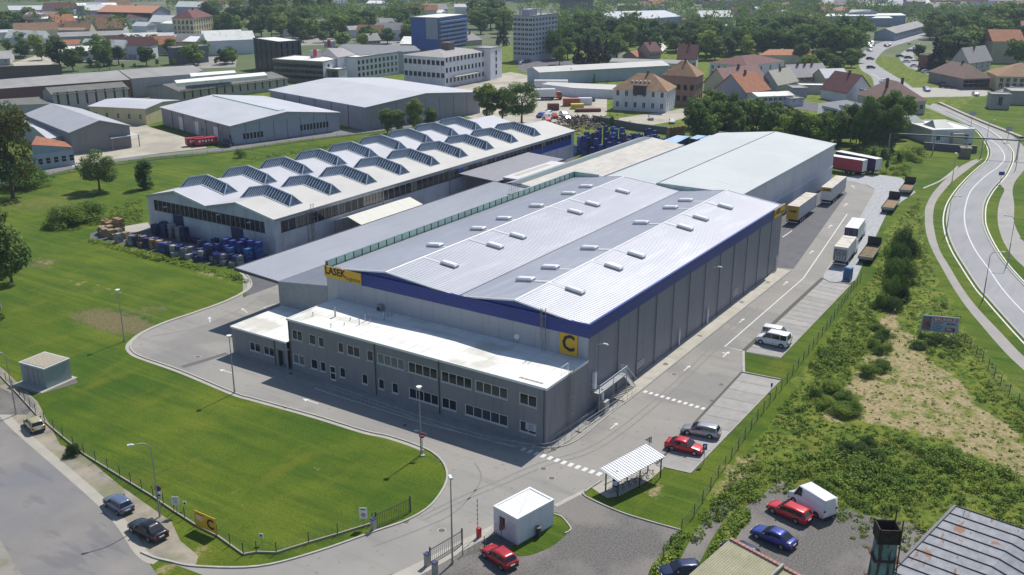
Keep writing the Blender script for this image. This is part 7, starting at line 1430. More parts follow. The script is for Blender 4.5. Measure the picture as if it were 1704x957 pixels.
for i in range(9): m2 = MB(); w1, w0 = w_-.03*i, w_-.03*(i-1); z0, z1 = i*1.1, (i+1)*1.1; m2.hexa([(-w0, -w0, z0+.02), (w0, -w0, z0+.02), (w0, w0, z0+.02), (-w0, w0, z0+.02), (-w1, -w1, z1), (w1, -w1, z1), (w1, w1, z1), (-w1, w1, z1)]); m2.build('shaft_section', M_FLAKE, t)
zt = 9.9; b = MB(); w1 = w_-.1
for k in range(4): a = k*PI/2; b.T = Matrix.Rotation(a, 4, 'Z'); b.box(-w1, w1, -w1, -w1+.12, zt-.2, zt+1.0)
b.T = None; b.box(-w1, w1, -w1, w1, zt-.3, zt-.1); b.build('sooty_rim', mat('soot', (.015, .013, .012), .95, col2=(.05, .03, .02), scale=3, amt=.9), t)
for sx in (-1, 1): m2 = MB(); m2.bar((sx*w1*1.05, -w1, 0), (sx*w1*1.05, -w1, zt+2.0), .09); m2.build('guide_rail', mat('rust_dark', (.10, .05, .03), .9), t)
for z in (3, 5.5, 8): m2 = MB(); m2.box(-w_-.1, w_+.1, -w_-.1, w_+.1, z, z+.08); m2.build('band', mat('rust_dark'), t)
# ============================================================ vegetation
def leafm(n, c, c2, sc=.5): return mat('leaves_'+n, c, .75, col2=c2, scale=sc, amt=.9, trans=.30, jitter=.42, spec=.2)
LM = {'mid': leafm('mid', (.15, .245, .04), (.065, .135, .025)), 'dark': leafm('dark', (.09, .155, .035), (.038, .08, .02)), 'light': leafm('light', (.23, .33, .05), (.11, .19, .028)), 'birch': leafm('birch', (.19, .26, .06), (.085, .145, .035)),
      'conifer': leafm('conifer', (.024, .052, .024), (.010, .024, .013)), 'red': leafm('red', (.08, .03, .035), (.035, .02, .02)), 'autumn': leafm('autumn', (.055, .11, .022), (.095, .085, .02), .8), 'weed': leafm('weed', (.24, .32, .05), (.10, .18, .028), .25), 'tuft': leafm('tuft', (.34, .38, .09), (.20, .27, .05), .3)}
M_BARK = mat('bark', (.12, .09, .065), .95, col2=(.07, .055, .04), scale=3, bump=.4); M_BARKW = mat('birch_bark', (.42, .41, .38), .9, col2=(.12, .11, .1), scale=4, amt=.8)
def leaf_mesh(name, C, rad, n, leaf, m, rs, upb=.35, squash=.8):
    """n leaf faces spread over clumps with centres C and radii rad"""
    k = len(C); idx = rs.choice(k, n, p=(rad**2)/np.sum(rad**2)); d = rs.normal(size=(n, 3)); d /= np.linalg.norm(d, axis=1)[:, None]
    rr = rad[idx]*(.55+.5*rs.random(n)**.6); pos = C[idx]+d*rr[:, None]*np.array([1, 1, squash]); pos[:, 2] = np.maximum(pos[:, 2], .05)
    nr = d*.75+rs.normal(size=(n, 3))*.5+np.array([0, 0, upb]); nr /= np.linalg.norm(nr, axis=1)[:, None]
    t = np.cross(nr, rs.normal(size=(n, 3))); t /= np.linalg.norm(t, axis=1)[:, None]; b = np.cross(nr, t); s = leaf*(.6+.8*rs.random(n))[:, None]; t = t*s; b = b*s*.75
    V = np.stack([pos-t, pos-b*.9, pos+t, pos+b*.9], 1).reshape(-1, 3); me = bpy.data.meshes.new(name)
    me.vertices.add(4*n); me.vertices.foreach_set('co', V.ravel()); me.loops.add(4*n); me.loops.foreach_set('vertex_index', np.arange(4*n, dtype=np.int32)); me.polygons.add(n); me.polygons.foreach_set('loop_start', np.arange(0, 4*n, 4, dtype=np.int32)); me.update(); me.materials.append(m); return me
def make_tree(kind, seed, n, leaf):
    rs = np.random.RandomState(seed); Hh = 10.0; trunk = MB(); K = 26
    if kind == 'broad':
        cz, rx, rz_ = 5.5, 4.0, 4.4; u = rs.normal(size=(K, 3)); u /= np.linalg.norm(u, axis=1)[:, None]; r = (.45+.5*rs.random(K)**.5); C = u*r[:, None]*np.array([rx, rx, rz_])*.82+[0, 0, cz]; rad = 1.0+.75*rs.random(K)
    elif kind == 'oval':
        u = rs.normal(size=(K, 3)); u /= np.linalg.norm(u, axis=1)[:, None]; C = u*(.5+.5*rs.random(K))[:, None]*np.array([2.4, 2.4, 4.4])*.82+[0, 0, 5.3]; rad = .8+.55*rs.random(K)
    elif kind == 'poplar':
        z = 1.2+8.3*rs.random(K); w = 1.0*np.sin(np.clip((z-.3)/9.8, 0, 1)*PI)**.6; a = rs.random(K)*2*PI; C = np.stack([np.cos(a)*w*.5, np.sin(a)*w*.5, z], 1); rad = .5+.45*rs.random(K)
    elif kind == 'conifer':
        K = 34; z = .8+8.8*(np.arange(K)/K); w = 2.3*(1-z/10.2); a = rs.random(K)*2*PI; C = np.stack([np.cos(a)*w*.55, np.sin(a)*w*.55, z], 1); rad = .35+w*.45
    elif kind == 'bush':
        C = np.stack([rs.normal(size=K)*2.3, rs.normal(size=K)*2.3, 2.0+rs.random(K)*4.5], 1); C[:, 2] *= np.clip(1.25-np.hypot(C[:, 0], C[:, 1])/7, .4, 1); rad = 1.6+1.2*rs.random(K)
    elif kind == 'thuja':
        z = 1.0+7.6*rs.random(K); a = rs.random(K)*2*PI; w = 1.5*np.sqrt(np.clip(1-((z-4.3)/5.6)**2, 0, 1)); C = np.stack([np.cos(a)*w*.6, np.sin(a)*w*.6, z], 1); rad = .9+.4*rs.random(K)
    me = leaf_mesh('crown', C, rad, n, leaf, LM['mid'], rs)
    if kind != 'bush':
        lean = rs.normal(size=2)*.12; top = 8.6 if kind in ('conifer', 'poplar') else 6.5
        trunk.tube([(0, 0, 0), (lean[0]*.4, lean[1]*.4, top*.4), (lean[0], lean[1], top)], .24 if kind not in ('poplar',) else .18, 7, .07)
        if kind in ('broad', 'oval'):
            for i in range(7):
                c = C[i*3]; z0 = 2.0+.35*i; trunk.tube([(lean[0]*.3, lean[1]*.3, z0), (c[0]*.45, c[1]*.45, z0+(c[2]-z0)*.6), tuple(c)], .10, 5, .03)
    else:
        for i in range(5): c = C[i]; trunk.tube([(0, 0, 0), (c[0]*.5, c[1]*.5, c[2]*.6), tuple(c)], .12, 5, .03)
    return me, trunk.mesh('trunk', M_BARK)
PRO = {}
for kind, vs in (('broad', 4), ('oval', 3), ('poplar', 2), ('conifer', 2), ('bush', 3), ('thuja', 1)):
    for v in range(vs): PRO[(kind, v, 0)] = make_tree(kind, 10+v*7+len(kind), {'broad': 2300, 'oval': 1800, 'poplar': 800, 'conifer': 900, 'bush': 1200, 'thuja': 900}[kind], .36 if kind in ('broad', 'bush') else .3)
for kind, v in (('broad', 0), ('broad', 1), ('bush', 0), ('bush', 1), ('oval', 0), ('oval', 1), ('thuja', 0)): PRO[(kind, v, 1)] = make_tree(kind, 50+v*3+len(kind), 9000 if kind != 'thuja' else 5000, .15 if kind != 'bush' else .2)
def tree(p, h, kind, lm, label, group=None, near=0, w=1.0, name=None, bark=None):
    v = R.randrange({'broad': 4, 'oval': 3, 'poplar': 2, 'conifer': 2, 'bush': 3, 'thuja': 1}[kind]) if not near else R.randrange({'broad': 2, 'bush': 2, 'oval': 2}.get(kind, 1))
    cm, tm = PRO[(kind, v, near)]; s_ = h/10.0; name = name or ('birch_tree' if kind == 'oval' and lm in ('birch', 'light') else None) or {'conifer': 'conifer_tree', 'poplar': 'poplar_tree', 'bush': 'shrub', 'thuja': 'thuja_shrub'}.get(kind, 'broadleaf_tree')
    t = thing(name, label, 'shrub' if kind in ('bush', 'thuja') else 'tree', (p.x, p.y, 0), R.random()*6.28, group, (s_*w, s_*w, s_))
    o = obj('crown', cm, t); o.material_slots[0].link = 'OBJECT'; o.material_slots[0].material = LM[lm]
    o = obj('trunk' if kind != 'bush' else 'stems', tm, t)
    if bark: o.material_slots[0].link = 'OBJECT'; o.material_slots[0].material = bark
    return t
def tp(px, by, ty, kind, lm, label, group=None, near=0, w=1.0, **k): return tree(P(px, by), hgt((px, by), ty)*1.02, kind, lm, label, group, near, w, **k)
# single trees one can point to
tp(22, 330, 168, 'broad', 'autumn', 'big dark tree with orange-tinged leaves at the left edge', near=1, w=.85)
tp(-14, 345, 190, 'broad', 'dark', 'dark tree cut by the left edge behind the orange-tinged one', near=1, w=.8)
tp(-2, 515, 300, 'oval', 'birch', 'light feathery tree at the left edge over the lawn', near=1, w=.95, bark=M_BARKW)
tp(20, 470, 372, 'oval', 'mid', 'young thin tree below the light feathery one', near=1, w=1.1)
tp(166, 318, 247, 'broad', 'birch', 'blossoming cherry-like tree with a grey lower crown on the grass bank', near=1, w=1.15)
tp(243, 314, 264, 'thuja', 'dark', 'dark rounded column of thuja on the grass bank', near=1, w=1.5)
tp(118, 374, 328, 'bush', 'mid', 'large rounded bush left of the pallet row', near=1, w=1.35); tp(147, 366, 324, 'bush', 'mid', 'large bush nearest the pallet row', near=1, w=1.1); tp(37, 310, 262, 'bush', 'mid', 'bush on the bank beneath the orange-tinged tree', near=1, w=1.6)
tp(400, 262, 243, 'bush', 'light', 'small round bush by the back road fence', w=1.0)
tp(122, 757, 733, 'bush', 'dark', 'spiky dark bush on the shoulder by the street fence', near=1, w=.85)
for i, (px, by, ty, w) in enumerate(((645, 222, 176, .6), (664, 221, 178, .6), (693, 219, 158, .55), (716, 217, 176, .6))): tp(px, by, ty, 'oval', 'birch', ['leftmost of the four birches before the metal hall', 'second birch from the left before the metal hall', 'tallest birch before the metal hall', 'rightmost of the four birches before the metal hall'][i], 'birches before the metal hall', near=1, w=w*1.9, bark=M_BARKW, name='birch_tree')
tp(810, 200, 133, 'oval', 'mid', 'slender tree at the left of the big clump behind the glazed hall', near=1, w=1.25); tp(836, 200, 140, 'oval', 'birch', 'middle tree of the big clump behind the glazed hall', near=1, w=1.2); tp(868, 205, 135, 'broad', 'mid', 'broad bright tree at the right of the clump behind the glazed hall', near=1, w=1.15)
for i, (px, by, ty) in enumerate(((950, 138, 113), (958, 137, 122), (989, 138, 122), (925, 136, 128), (1010, 138, 131))): tp(px, by, ty, 'conifer' if i < 3 else 'bush', 'mid', ['dark young conifer before the blue shed, the tallest', 'smaller conifer beside the tallest before the blue shed', 'third conifer before the blue shed', 'low bush left of the conifers before the blue shed', 'low bush right of the conifers before the blue shed'][i])
tp(1018, 216, 192, 'oval', 'birch', 'small tree on the bright lawn behind the blue crates')
tp(45, 60, 30, 'broad', 'red', 'dark copper-red tree at the upper left', w=1.1)
tp(100, 112, 66, 'broad', 'dark', 'large dark tree behind the long store', w=1.2); tp(122, 118, 78, 'broad', 'dark', 'dark tree right of the large one behind the long store', w=1.1); tp(70, 100, 70, 'broad', 'mid', 'grey-green tree by the pale north yard')
for i, (px, by, ty) in enumerate(((165, 118, 101), (183, 117, 94), (205, 116, 104), (225, 115, 105), (150, 112, 96), (262, 110, 98), (290, 112, 97), (330, 110, 96), (360, 108, 95))): tp(px, by, ty, 'oval', 'mid' if i % 2 else 'light', 'green bush-like tree in the row behind the long grey store', 'trees behind the long store', w=1.2)
tp(931, 108, 72, 'broad', 'mid', 'round green tree right of the tower block', w=.95)
for i, (px, by, ty) in enumerate(((962, 110, 62), (978, 110, 58), (994, 110, 60), (1008, 106, 66), (903-65, 76, 28), (828, 76, 56))): tp(px, by, ty, 'conifer', 'conifer', ['leftmost', 'second', 'third', 'rightmost'][i]+' tall dark conifer of the clump right of the tower block' if i < 4 else ('tall dark spruce between blue block and tower block' if i == 4 else 'smaller spruce left of the tower block'), w=1.15 if i < 4 else .9)
tp(1333, 108, 66, 'broad', 'dark', 'very dark round tree before the orange roof strip', w=.95); tp(570, 78, 52, 'broad', 'light', 'bright broad tree behind the slate works roof', w=1.5); tp(604, 78, 54, 'broad', 'light', 'bright round tree right of the broad one behind the slate roof')
tp(1560, 128, 72, 'conifer', 'conifer', 'tall dark conifer by the side street', w=1.1); tp(1552, 118, 60, 'conifer', 'conifer', 'tallest dark conifer by the brick house', w=1.1); tp(1528, 100, 72, 'broad', 'dark', 'dark tree at the bend of the side street')
# rows along the works boundary
RT = random.Random(3)
def row(zone, n, kinds, lms, hs, label, group, wr=(.7, 1.0), near=0, reject=True, tries=14):
    k = 0; t_ = 0
    while k < n and t_ < n*tries:
        t_ += 1; x0, y0, x1, y1 = zone; px, py = RT.uniform(x0, x1), RT.uniform(y0, y1); p = P(px, py)
        if reject and any(abs((p.x-f[0])*f[2].x+(p.y-f[1])*f[2].y) < f[4]+2 and abs((p.x-f[0])*f[3].x+(p.y-f[1])*f[3].y) < f[5]+2 for f in FOOT): continue
        tree(p, RT.uniform(*hs), RT.choice(kinds), RT.choice(lms), label, group, near, RT.uniform(*wr)); k += 1
row((1148, 224, 1290, 242), 22, ['oval', 'broad'], ['mid', 'birch', 'mid', 'dark'], (8, 13), 'leafy tree in the row behind the far end of the pale grey roof', 'trees behind the pale grey hall', (.8, 1.1), 0)
row((1158, 205, 1320, 222), 20, ['oval', 'poplar', 'broad'], ['mid', 'light', 'birch'], (8, 13), 'tree of the second row near the retaining wall', 'trees by the retaining wall', (.8, 1.1))
row((1290, 234, 1400, 252), 18, ['oval', 'broad'], ['mid', 'birch', 'light'], (8, 12), 'tree between the pale grey hall and the dark works', 'trees before the dark bowed works', (.8, 1.1))
row((1395, 232, 1500, 252), 12, ['broad', 'oval'], ['mid', 'dark'], (11, 17), 'tall dense tree left of the white workshop', 'dense trees by the white workshop', (.65, .9), 1)
row((1370, 215, 1500, 232), 8, ['broad'], ['mid', 'dark', 'birch'], (9, 14), 'tree of the rear row left of the white workshop', 'rear trees by the white workshop', (.7, .9))
row((1390, 255, 1540, 272), 16, ['bush'], ['light', 'weed'], (2.0, 3.6), 'pale green garden shrub beyond the parked lorries', 'garden shrubs beyond the lorries', (1.2, 1.8), 0, False)
row((1405, 277, 1515, 292), 14, ['bush'], ['light', 'weed'], (1.4, 2.2), 'low shrub in the hedge strip by the gravel turning area', 'hedge by the turning area', (1.4, 2.0), 0, False)
row((1395, 262, 1500, 290), 8, ['oval'], ['birch'], (3.0, 4.5), 'thin young tree planted on the lawn beyond the lorries', 'young trees on the lawn', (.5, .8), 0, False)
for i, (px, by, ty, w) in enumerate(((1500, 425, 362, .55), (1490, 448, 385, .55), (1514, 428, 385, .5), (1490, 472, 412, .55), (1506, 470, 420, .6), (1483, 495, 450, .6), (1500, 500, 465, .6), (1466, 512, 484, .9), (1484, 515, 485, .9))): tp(px, by, ty, 'bush', 'mid' if i % 2 else 'dark', 'tall willow shrub in the thicket beside the rubble trailer', 'thicket beside the rubble trailer', 1, w)
# the wood and gardens of the town
FK, FL_ = ['broad', 'broad', 'broad', 'oval'], ['mid', 'dark', 'mid', 'birch', 'mid', 'light']
FAR = []
def farwood(zone, n, hs=(9, 16)):
    x0, y0, x1, y1 = zone; k = 0
    for _ in range(n*6):
        if k >= n: break
        p = P(RT.uniform(x0, x1), RT.uniform(y0, y1))
        if any(abs((p.x-f[0])*f[2].x+(p.y-f[1])*f[2].y) < f[4]+2 and abs((p.x-f[0])*f[3].x+(p.y-f[1])*f[3].y) < f[5]+2 for f in FOOT): continue
        k += 1; h = RT.uniform(*hs)
        for _ in range(7): FAR.append((p.x+RT.gauss(0, h*.22), p.y+RT.gauss(0, h*.22), h*RT.uniform(.3, .85), h*RT.uniform(.16, .26)))
def wood(zone, n, what, kinds=None, hs=(10, 17)): row(zone, n, kinds or FK, FL_, hs, 'broadleaf tree of '+what, 'trees of '+what, (1.0, 1.5))
farwood((285, 4, 450, 22), 60); wood((345, 34, 470, 62), 20, 'the park between school and dark glass hall', hs=(12, 19)); farwood((460, 30, 700, 60), 60); wood((460, 40, 700, 66), 30, 'the dense wood behind the slate works', hs=(10, 16)); farwood((450, 0, 840, 18), 150)
row((420, 20, 550, 34), 18, ['poplar'], ['mid', 'dark'], (22, 30), 'tall poplar in the row above the dark glass hall', 'poplar row', (.9, 1.3)); wood((780, 14, 842, 70), 16, 'the green gap left of the tower block'); farwood((925, 36, 1060, 80), 40); wood((925, 50, 1060, 100), 26, 'the park right of the tower block', hs=(11, 18)); farwood((1040, 42, 1180, 75), 25); wood((1040, 50, 1180, 92), 24, 'the gardens round the red-roofed houses', hs=(8, 14))
farwood((1170, 50, 1300, 80), 30); wood((1170, 62, 1300, 100), 26, 'the gardens right of the mural house'); farwood((1280, 52, 1432, 85), 30); wood((1280, 62, 1432, 100), 28, 'the dense trees left of the main road', hs=(11, 17)); wood((1340, 104, 1432, 124), 14, 'the orchard at the road edge', hs=(6, 9)); farwood((1140, 8, 1400, 36), 110)
wood((1515, 40, 1704, 66), 24, 'the wooded slope at the upper right', hs=(12, 20)); wood((1570, 66, 1704, 118), 24, 'the trees round the tall villa', hs=(10, 17)); wood((1570, 70, 1625, 122), 14, 'the clump beside the side street', hs=(12, 18)); farwood((1400, 8, 1600, 36), 90); wood((0, 62, 110, 100), 12, 'the gardens at the far left', hs=(7, 11)); farwood((990, 10, 1150, 32), 50); farwood((0, -4, 290, 8), 70)
wood((1400, 150, 1440, 160), 5, 'the yards below the terraced houses', hs=(5, 8)); wood((225, 84, 345, 112), 16, 'the green belt before the dark works', hs=(6, 11)); wood((0, 30, 60, 60), 8, 'the gardens round the copper-red tree', hs=(9, 14)); wood((130, 84, 240, 116), 12, 'the trees between store and long roofs', hs=(8, 13)); farwood((60, 34, 290, 60), 20); wood((80, 18, 240, 34), 10, 'the gardens left of the orange factory', hs=(7, 11))
for z_, n_ in (((460, 18, 700, 42), 80), ((1515, 30, 1704, 50), 40), ((930, 30, 1060, 60), 30), ((1600, 4, 1704, 40), 40), ((780, 4, 930, 24), 40), ((240, 20, 290, 40), 0), ((1180, 36, 1430, 60), 60)): farwood(z_, n_)
# far-off wood that reads as one mass
rs = np.random.RandomState(4); N_ = 1500; pts = []
for _ in range(N_):
    px, py = rs.uniform(-60, 1764), rs.uniform(-22, 3); p = P(px, py); pts.append((p.x, p.y, 5+rs.random()*3))
FA = np.array(FAR); me = leaf_mesh('far_woodland', np.concatenate([np.array(pts), FA[:, :3]]), np.concatenate([5.5+3*rs.random(N_), FA[:, 3]]), 190000, .75, LM['mid'], rs, .5, .9); obj('far_woodland', me, kind='stuff', label='hazy wooded strip along the top of the view', cat='woodland')
# weeds and scrub on the meadow
def weeds(name, label, zones, n, leaf, m, hmax, seed):
    rs = np.random.RandomState(seed); A_, rd = [], []
    for poly, k in zones:
        xs = [p[0] for p in poly]; ys = [p[1] for p in poly]; c = 0
        X = rs.uniform(min(xs), max(xs), k*4); Y = rs.uniform(min(ys), max(ys), k*4); ok = inpoly(X, Y, poly); X, Y = X[ok][:k], Y[ok][:k]
        nz = np.sin(X*.31+1.3)*np.cos(Y*.27)+np.sin(X*.11+Y*.17)*.9+rs.normal(size=len(X))*.5; f = np.clip((nz+1.2)/2.6, .12, 1)
        dry = inpoly(X, Y, DRY); f = np.where(dry, f*.35, f); keep = ~(dry & (rs.random(len(X)) < .62)); X, Y, f = X[keep], Y[keep], f[keep]
        A_ += list(zip(X, Y, f*hmax*.4)); rd += list(.16+f*hmax*.55)
    return obj(name, leaf_mesh(name, np.array(A_), np.array(rd), n, leaf, m, rs, .6, .8), kind='stuff', label=label, cat='undergrowth')
BAND = W_([(1140, 900), (1190, 838), (1245, 760), (1305, 680), (1362, 592), (1425, 492), (1450, 480), (1500, 520), (1462, 520), (1440, 590), (1405, 660), (1385, 695), (1440, 712), (1500, 722), (1600, 760), (1700, 800), (1720, 900), (1600, 850), (1500, 862), (1400, 835), (1300, 795), (1240, 840), (1215, 850)])
weeds('meadow_scrub', 'tangled green scrub along the fence and across the meadow', [([(p.x, p.y) for p in BAND], 800), ([(p.x, p.y) for p in MEADOW], 500)], 36000, .13, LM['weed'], 1.1, 2)
weeds('meadow_grass', 'pale yellowish grass tufts between the scrub on the meadow', [([(p.x, p.y) for p in MEADOW], 3600)], 70000, .085, LM['tuft'], .42, 9)
weeds('fence_weeds', 'rank weeds along the yard edges and fences', [([(p.x, p.y) for p in W_(z)], k) for z, k in (([(150, 398), (230, 418), (340, 444), (402, 460), (410, 470), (330, 452), (220, 424), (150, 404)], 260), ([(1190, 905), (1232, 850), (1236, 868), (1212, 900), (1200, 935), (1180, 940)], 130), ([(1085, 957), (1130, 885), (1140, 892), (1110, 950), (1095, 975)], 110), ([(420, 262), (640, 228), (700, 222), (700, 228), (500, 256), (400, 272)], 240), ([(200, 382), (235, 372), (240, 330), (190, 345), (170, 372)], 160), ([(1555, 535), (1600, 575), (1660, 650), (1704, 700), (1704, 720), (1640, 650), (1590, 590), (1550, 550)], 200), ([(1225, 860), (1240, 850), (1245, 862), (1232, 880)], 40))], 24000, .13, LM['weed'], .7, 6)
row((1445, 540, 1475, 640), 9, ['bush'], ['mid', 'weed'], (1.4, 2.4), 'rounded scrub bush on the left side of the bare meadow patch', 'scrub bushes on the meadow', (1.1, 1.5), 1, False); row((1340, 640, 1420, 700), 8, ['bush'], ['mid', 'weed'], (1.2, 2.2), 'rounded scrub bush near the car park fence', 'scrub bushes near the fence', (1.1, 1.6), 1, False)
row((1385, 735, 1480, 790), 7, ['bush'], ['mid', 'dark'], (1.0, 1.8), 'low scrub bush on the slope above the gravel car park', 'scrub bushes above the gravel car park', (1.2, 1.7), 1, False); row((1525, 568, 1590, 580), 5, ['bush'], ['dark'], (1.0, 1.5), 'low bush in front of the billboard', 'bushes before the billboard', (1.4, 1.8), 1, False)
# ============================================================ crates, pallets and clutter
def crate_mesh(col, w=1.2, d=1.0, h=.95):
    b = MB(); b.box(-w/2, w/2, -d/2, d/2, .12, .18)
    for x in (-w/2+.06, 0, w/2-.06): b.box(x-.05, x+.05, -d/2, d/2, 0, .12)
    for x in (-w/2, w/2):
        for y in (-d/2, d/2): b.box(x-.04, x+.04, y-.04, y+.04, 0, h)
    for z in (.35, .6, .85):
        b.box(-w/2, w/2, -d/2-.02, -d/2+.01, z-.07, z+.04); b.box(-w/2, w/2, d/2-.01, d/2+.02, z-.07, z+.04); b.box(-w/2-.02, -w/2+.01, -d/2, d/2, z-.07, z+.04); b.box(w/2-.01, w/2+.02, -d/2, d/2, z-.07, z+.04)
    b.box(-w/2+.05, w/2-.05, -d/2+.05, d/2-.05, .18, h-.12); return b.mesh('crate', col)
CB = [crate_mesh(mat('crate_blue', (.03, .07, .30), .55, jitter=.3)), crate_mesh(mat('crate_navy', (.025, .035, .14), .6, jitter=.3)), crate_mesh(mat('crate_grey', (.30, .31, .33), .6, jitter=.3)), crate_mesh(mat('crate_wood', (.36, .25, .13), .85, jitter=.3))]
pb = MB()
for x in (-.5, -.25, 0, .25, .5): pb.box(x-.09, x+.09, -.6, .6, .1, .13)
for y in (-.55, 0, .55): pb.box(-.6, .6, y-.06, y+.06, 0, .1)
PALLET = pb.mesh('pallet', mat('pallet_wood', (.42, .33, .2), .85, jitter=.25))
def stack(p, n, me, label, group, ang=0, hh=.97, name='crate_stack', cat='crate stack', top=None):
    t = thing(name, label, cat, (p.x, p.y, .02), ang, group)
    for i in range(n): obj('pallet' if me is PALLET else 'crate', me if not (top and i == n-1) else top, t, loc=(R.uniform(-.04, .04), R.uniform(-.04, .04), i*hh))
a = P(965, 251); 
for i in range(9):
    for j in range(7):
        p = Vector((238.5+i*2.9, 119.0+j*2.6+(i % 2)*.5, 0)); 
        if R.random() < .88: stack(p, R.randint(3, 6), CB[0 if R.random() < .7 else 1], 'stack of blue lattice crates behind the far end of the glazed hall', 'blue crate stacks behind the glazed hall', R.uniform(-.1, .1))
for i in range(8): stack(Vector((120.6-(i % 2)*1.8, 134.6+i*.95, 0)), R.randint(3, 4), CB[0], 'tall stack of blue crates at the right corner of the glazed hall front', 'blue crates at the glazed hall corner', R.uniform(-.05, .05))
for i in range(17): stack(Vector((122.6-R.random()*1.4, 144+i*1.42, 0)), R.randint(1, 3), CB[R.choice((1, 1, 2))], 'dark crates standing in shade along the glazed hall front', 'crates along the glazed hall front', R.uniform(-.2, .2))
def along(a, b_, n, fn):
    A, B = P(*a), P(*b_)
    for i in range(n): fn(A.lerp(B, (i+.5)/n)+Vector((R.uniform(-.9, .9), R.uniform(-.9, .9), 0)), i)
along((163, 388), (206, 398), 13, lambda p, i: stack(p, R.randint(6, 13), PALLET, 'pile of wooden pallets at the left end of the storage row', 'wooden pallet piles', R.uniform(-.4, .4), .15, 'pallet_stack', 'pallet stack'))
along((172, 380), (200, 386), 7, lambda p, i: stack(p, R.randint(2, 3), CB[3], 'brown wooden crates behind the pallet piles', 'brown wooden crates', R.uniform(-.4, .4)))
along((206, 402), (285, 420), 22, lambda p, i: stack(p, R.randint(1, 2), CB[R.choice((0, 1, 3, 2))], 'mixed crates in the storage row beside the lawn bank', 'mixed crates in the storage row', R.uniform(-.6, .6)))
along((280, 422), (400, 443), 34, lambda p, i: stack(p, R.randint(1, 2), CB[R.choice((0, 1, 2, 2, 2, 3))], 'blue and grey crates at the right half of the storage row', 'crates at the right of the storage row', R.uniform(-.6, .6)))
along((340, 431), (402, 436), 14, lambda p, i: stack(p, R.randint(1, 3), CB[R.choice((0, 0, 1))], 'blue crate in the inner storage row by the canopy', 'inner row of blue crates', R.uniform(-.3, .3)))
for i in range(10): stack(Vector((127+i*1.5, 132.6-R.random(), 0)), 1, CB[2], 'grey mesh crate beside the side wall of the glazed hall', 'grey crates by the side wall', R.uniform(-.2, .2))
for k in range(5): stack(P(1112+k*6, 232-k*.8), 4, CB[3], 'beige-topped stack of timber packs beside the works roof end', 'timber pack stacks', .1, .9)
block('tarpaulin_store', 'light blue tarpaulin-covered storage roof beyond the works', 'storage shelter', [(1092, 238, 4.6), (1112, 245, 4.6), (1148, 227, 4.9), (1127, 225, 4.9)], mat('crate_navy'), mat('sky_tarp', (.22, .40, .66), .5, col2=(.4, .52, .66), scale=.5, amt=.8))
block('tarpaulin_store', 'second smaller blue tarpaulin shelter beside the first', 'storage shelter', [(1148, 230, 4.6), (1160, 232, 4.6), (1176, 226, 4.6), (1160, 224.5, 4.6)], mat('crate_navy'), mat('sky_tarp'))
block('tarpaulin_store', 'third blue tarpaulin shelter against the pale grey roof', 'storage shelter', [(1163, 232, 4.6), (1176, 234, 4.6), (1202, 226, 4.6), (1180, 225, 4.6)], mat('crate_navy'), mat('sky_tarp'))
# small far cars : one mesh each
def small_car(mcol):
    b = MB(); b.prof([(-2.1, .3), (2.1, .3), (2.1, .8), (1.7, .95), (-.9, .95), (-2.05, .8)][::-1], -.83, .83); b.hexa([(-1.2, -.76, .95), (1.8, -.76, .95), (1.8, .76, .95), (-1.2, .76, .95), (-.4, -.62, 1.42), (1.4, -.62, 1.42), (1.4, .62, 1.42), (-.4, .62, 1.42)]); b.cur = 1
    b.hexa([(-1.1, -.775, 1.0), (1.7, -.775, 1.0), (1.7, .775, 1.0), (-1.1, .775, 1.0), (-.5, -.66, 1.34), (1.45, -.66, 1.34), (1.45, .66, 1.34), (-.5, .66, 1.34)]); 
    for x in (-1.35, 1.35):
        for y in (-.8, .6): b.tube([(x, y, .32), (x, y+.2, .32)], .32, 10)
    return b.mesh('car', [mcol, M_CGL])
SC = {k: small_car(v) for k, v in (('white', P_WHITE), ('dark', P_BLACK), ('red', P_RED), ('silver', P_SILVER), ('blue', P_BLUE), ('grey', P_GREY))}
def fcar(px, py, col, label, ang=None, group=None, s=1.0): p = P(px, py); obj('car', SC[col], None, (p.x, p.y, .03), math.radians(ang if ang is not None else 30), label=label, cat='car', group=group).scale = (s, s, s)
for i, (px, py, c, a) in enumerate(((1480, 76, 'dark', 20), (1447, 85.5, 'white', 50), (1448, 99.5, 'dark', 80), (1449, 114, 'dark', 120), (1470, 137, 'white', 160), (1513, 73.5, 'dark', 10), (1475, 78, 'dark', 40))): fcar(px, py, c, ['dark van', 'white car', 'dark car', 'second dark car', 'white car closest to the houses', 'dark car at the far crest', 'dark car close behind the van'][i]+' driving on the bend of the far main road', a)
for i, (px, py) in enumerate(((1514, 86), (1497, 95), (1511, 97.5), (1508, 104), (1521, 111.5), (1535, 118.5), (1541, 121), (1553, 126), (1556, 130), (1562, 134), (1565, 138), (1568, 142), (1571, 146.5), (1579, 147))): fcar(px, py, ['grey', 'dark', 'dark', 'white', 'white', 'dark', 'white', 'white', 'white', 'silver', 'white', 'blue', 'dark', 'dark'][i], 'car queueing in the side street above the bridge', 130-i*4, 'cars in the side street')
for px, py, c, l_ in ((1542, 152, 'blue', 'dark teal car crossing the bridge deck'), (1541, 150, 'dark', 'black car behind the teal one on the bridge deck'), (1623, 159, 'silver', 'silver car beside the stone pavilion wall'), (986.6, 168, 'dark', 'black car alone in the middle of the lorry yard'), (1083, 199, 'silver', 'silver car parked below the white villa'), (1118, 205, 'white', 'white van at the street end by the birches'), (1288, 172, 'white', 'white pick-up before the white roof row')): fcar(px, py, c, l_)
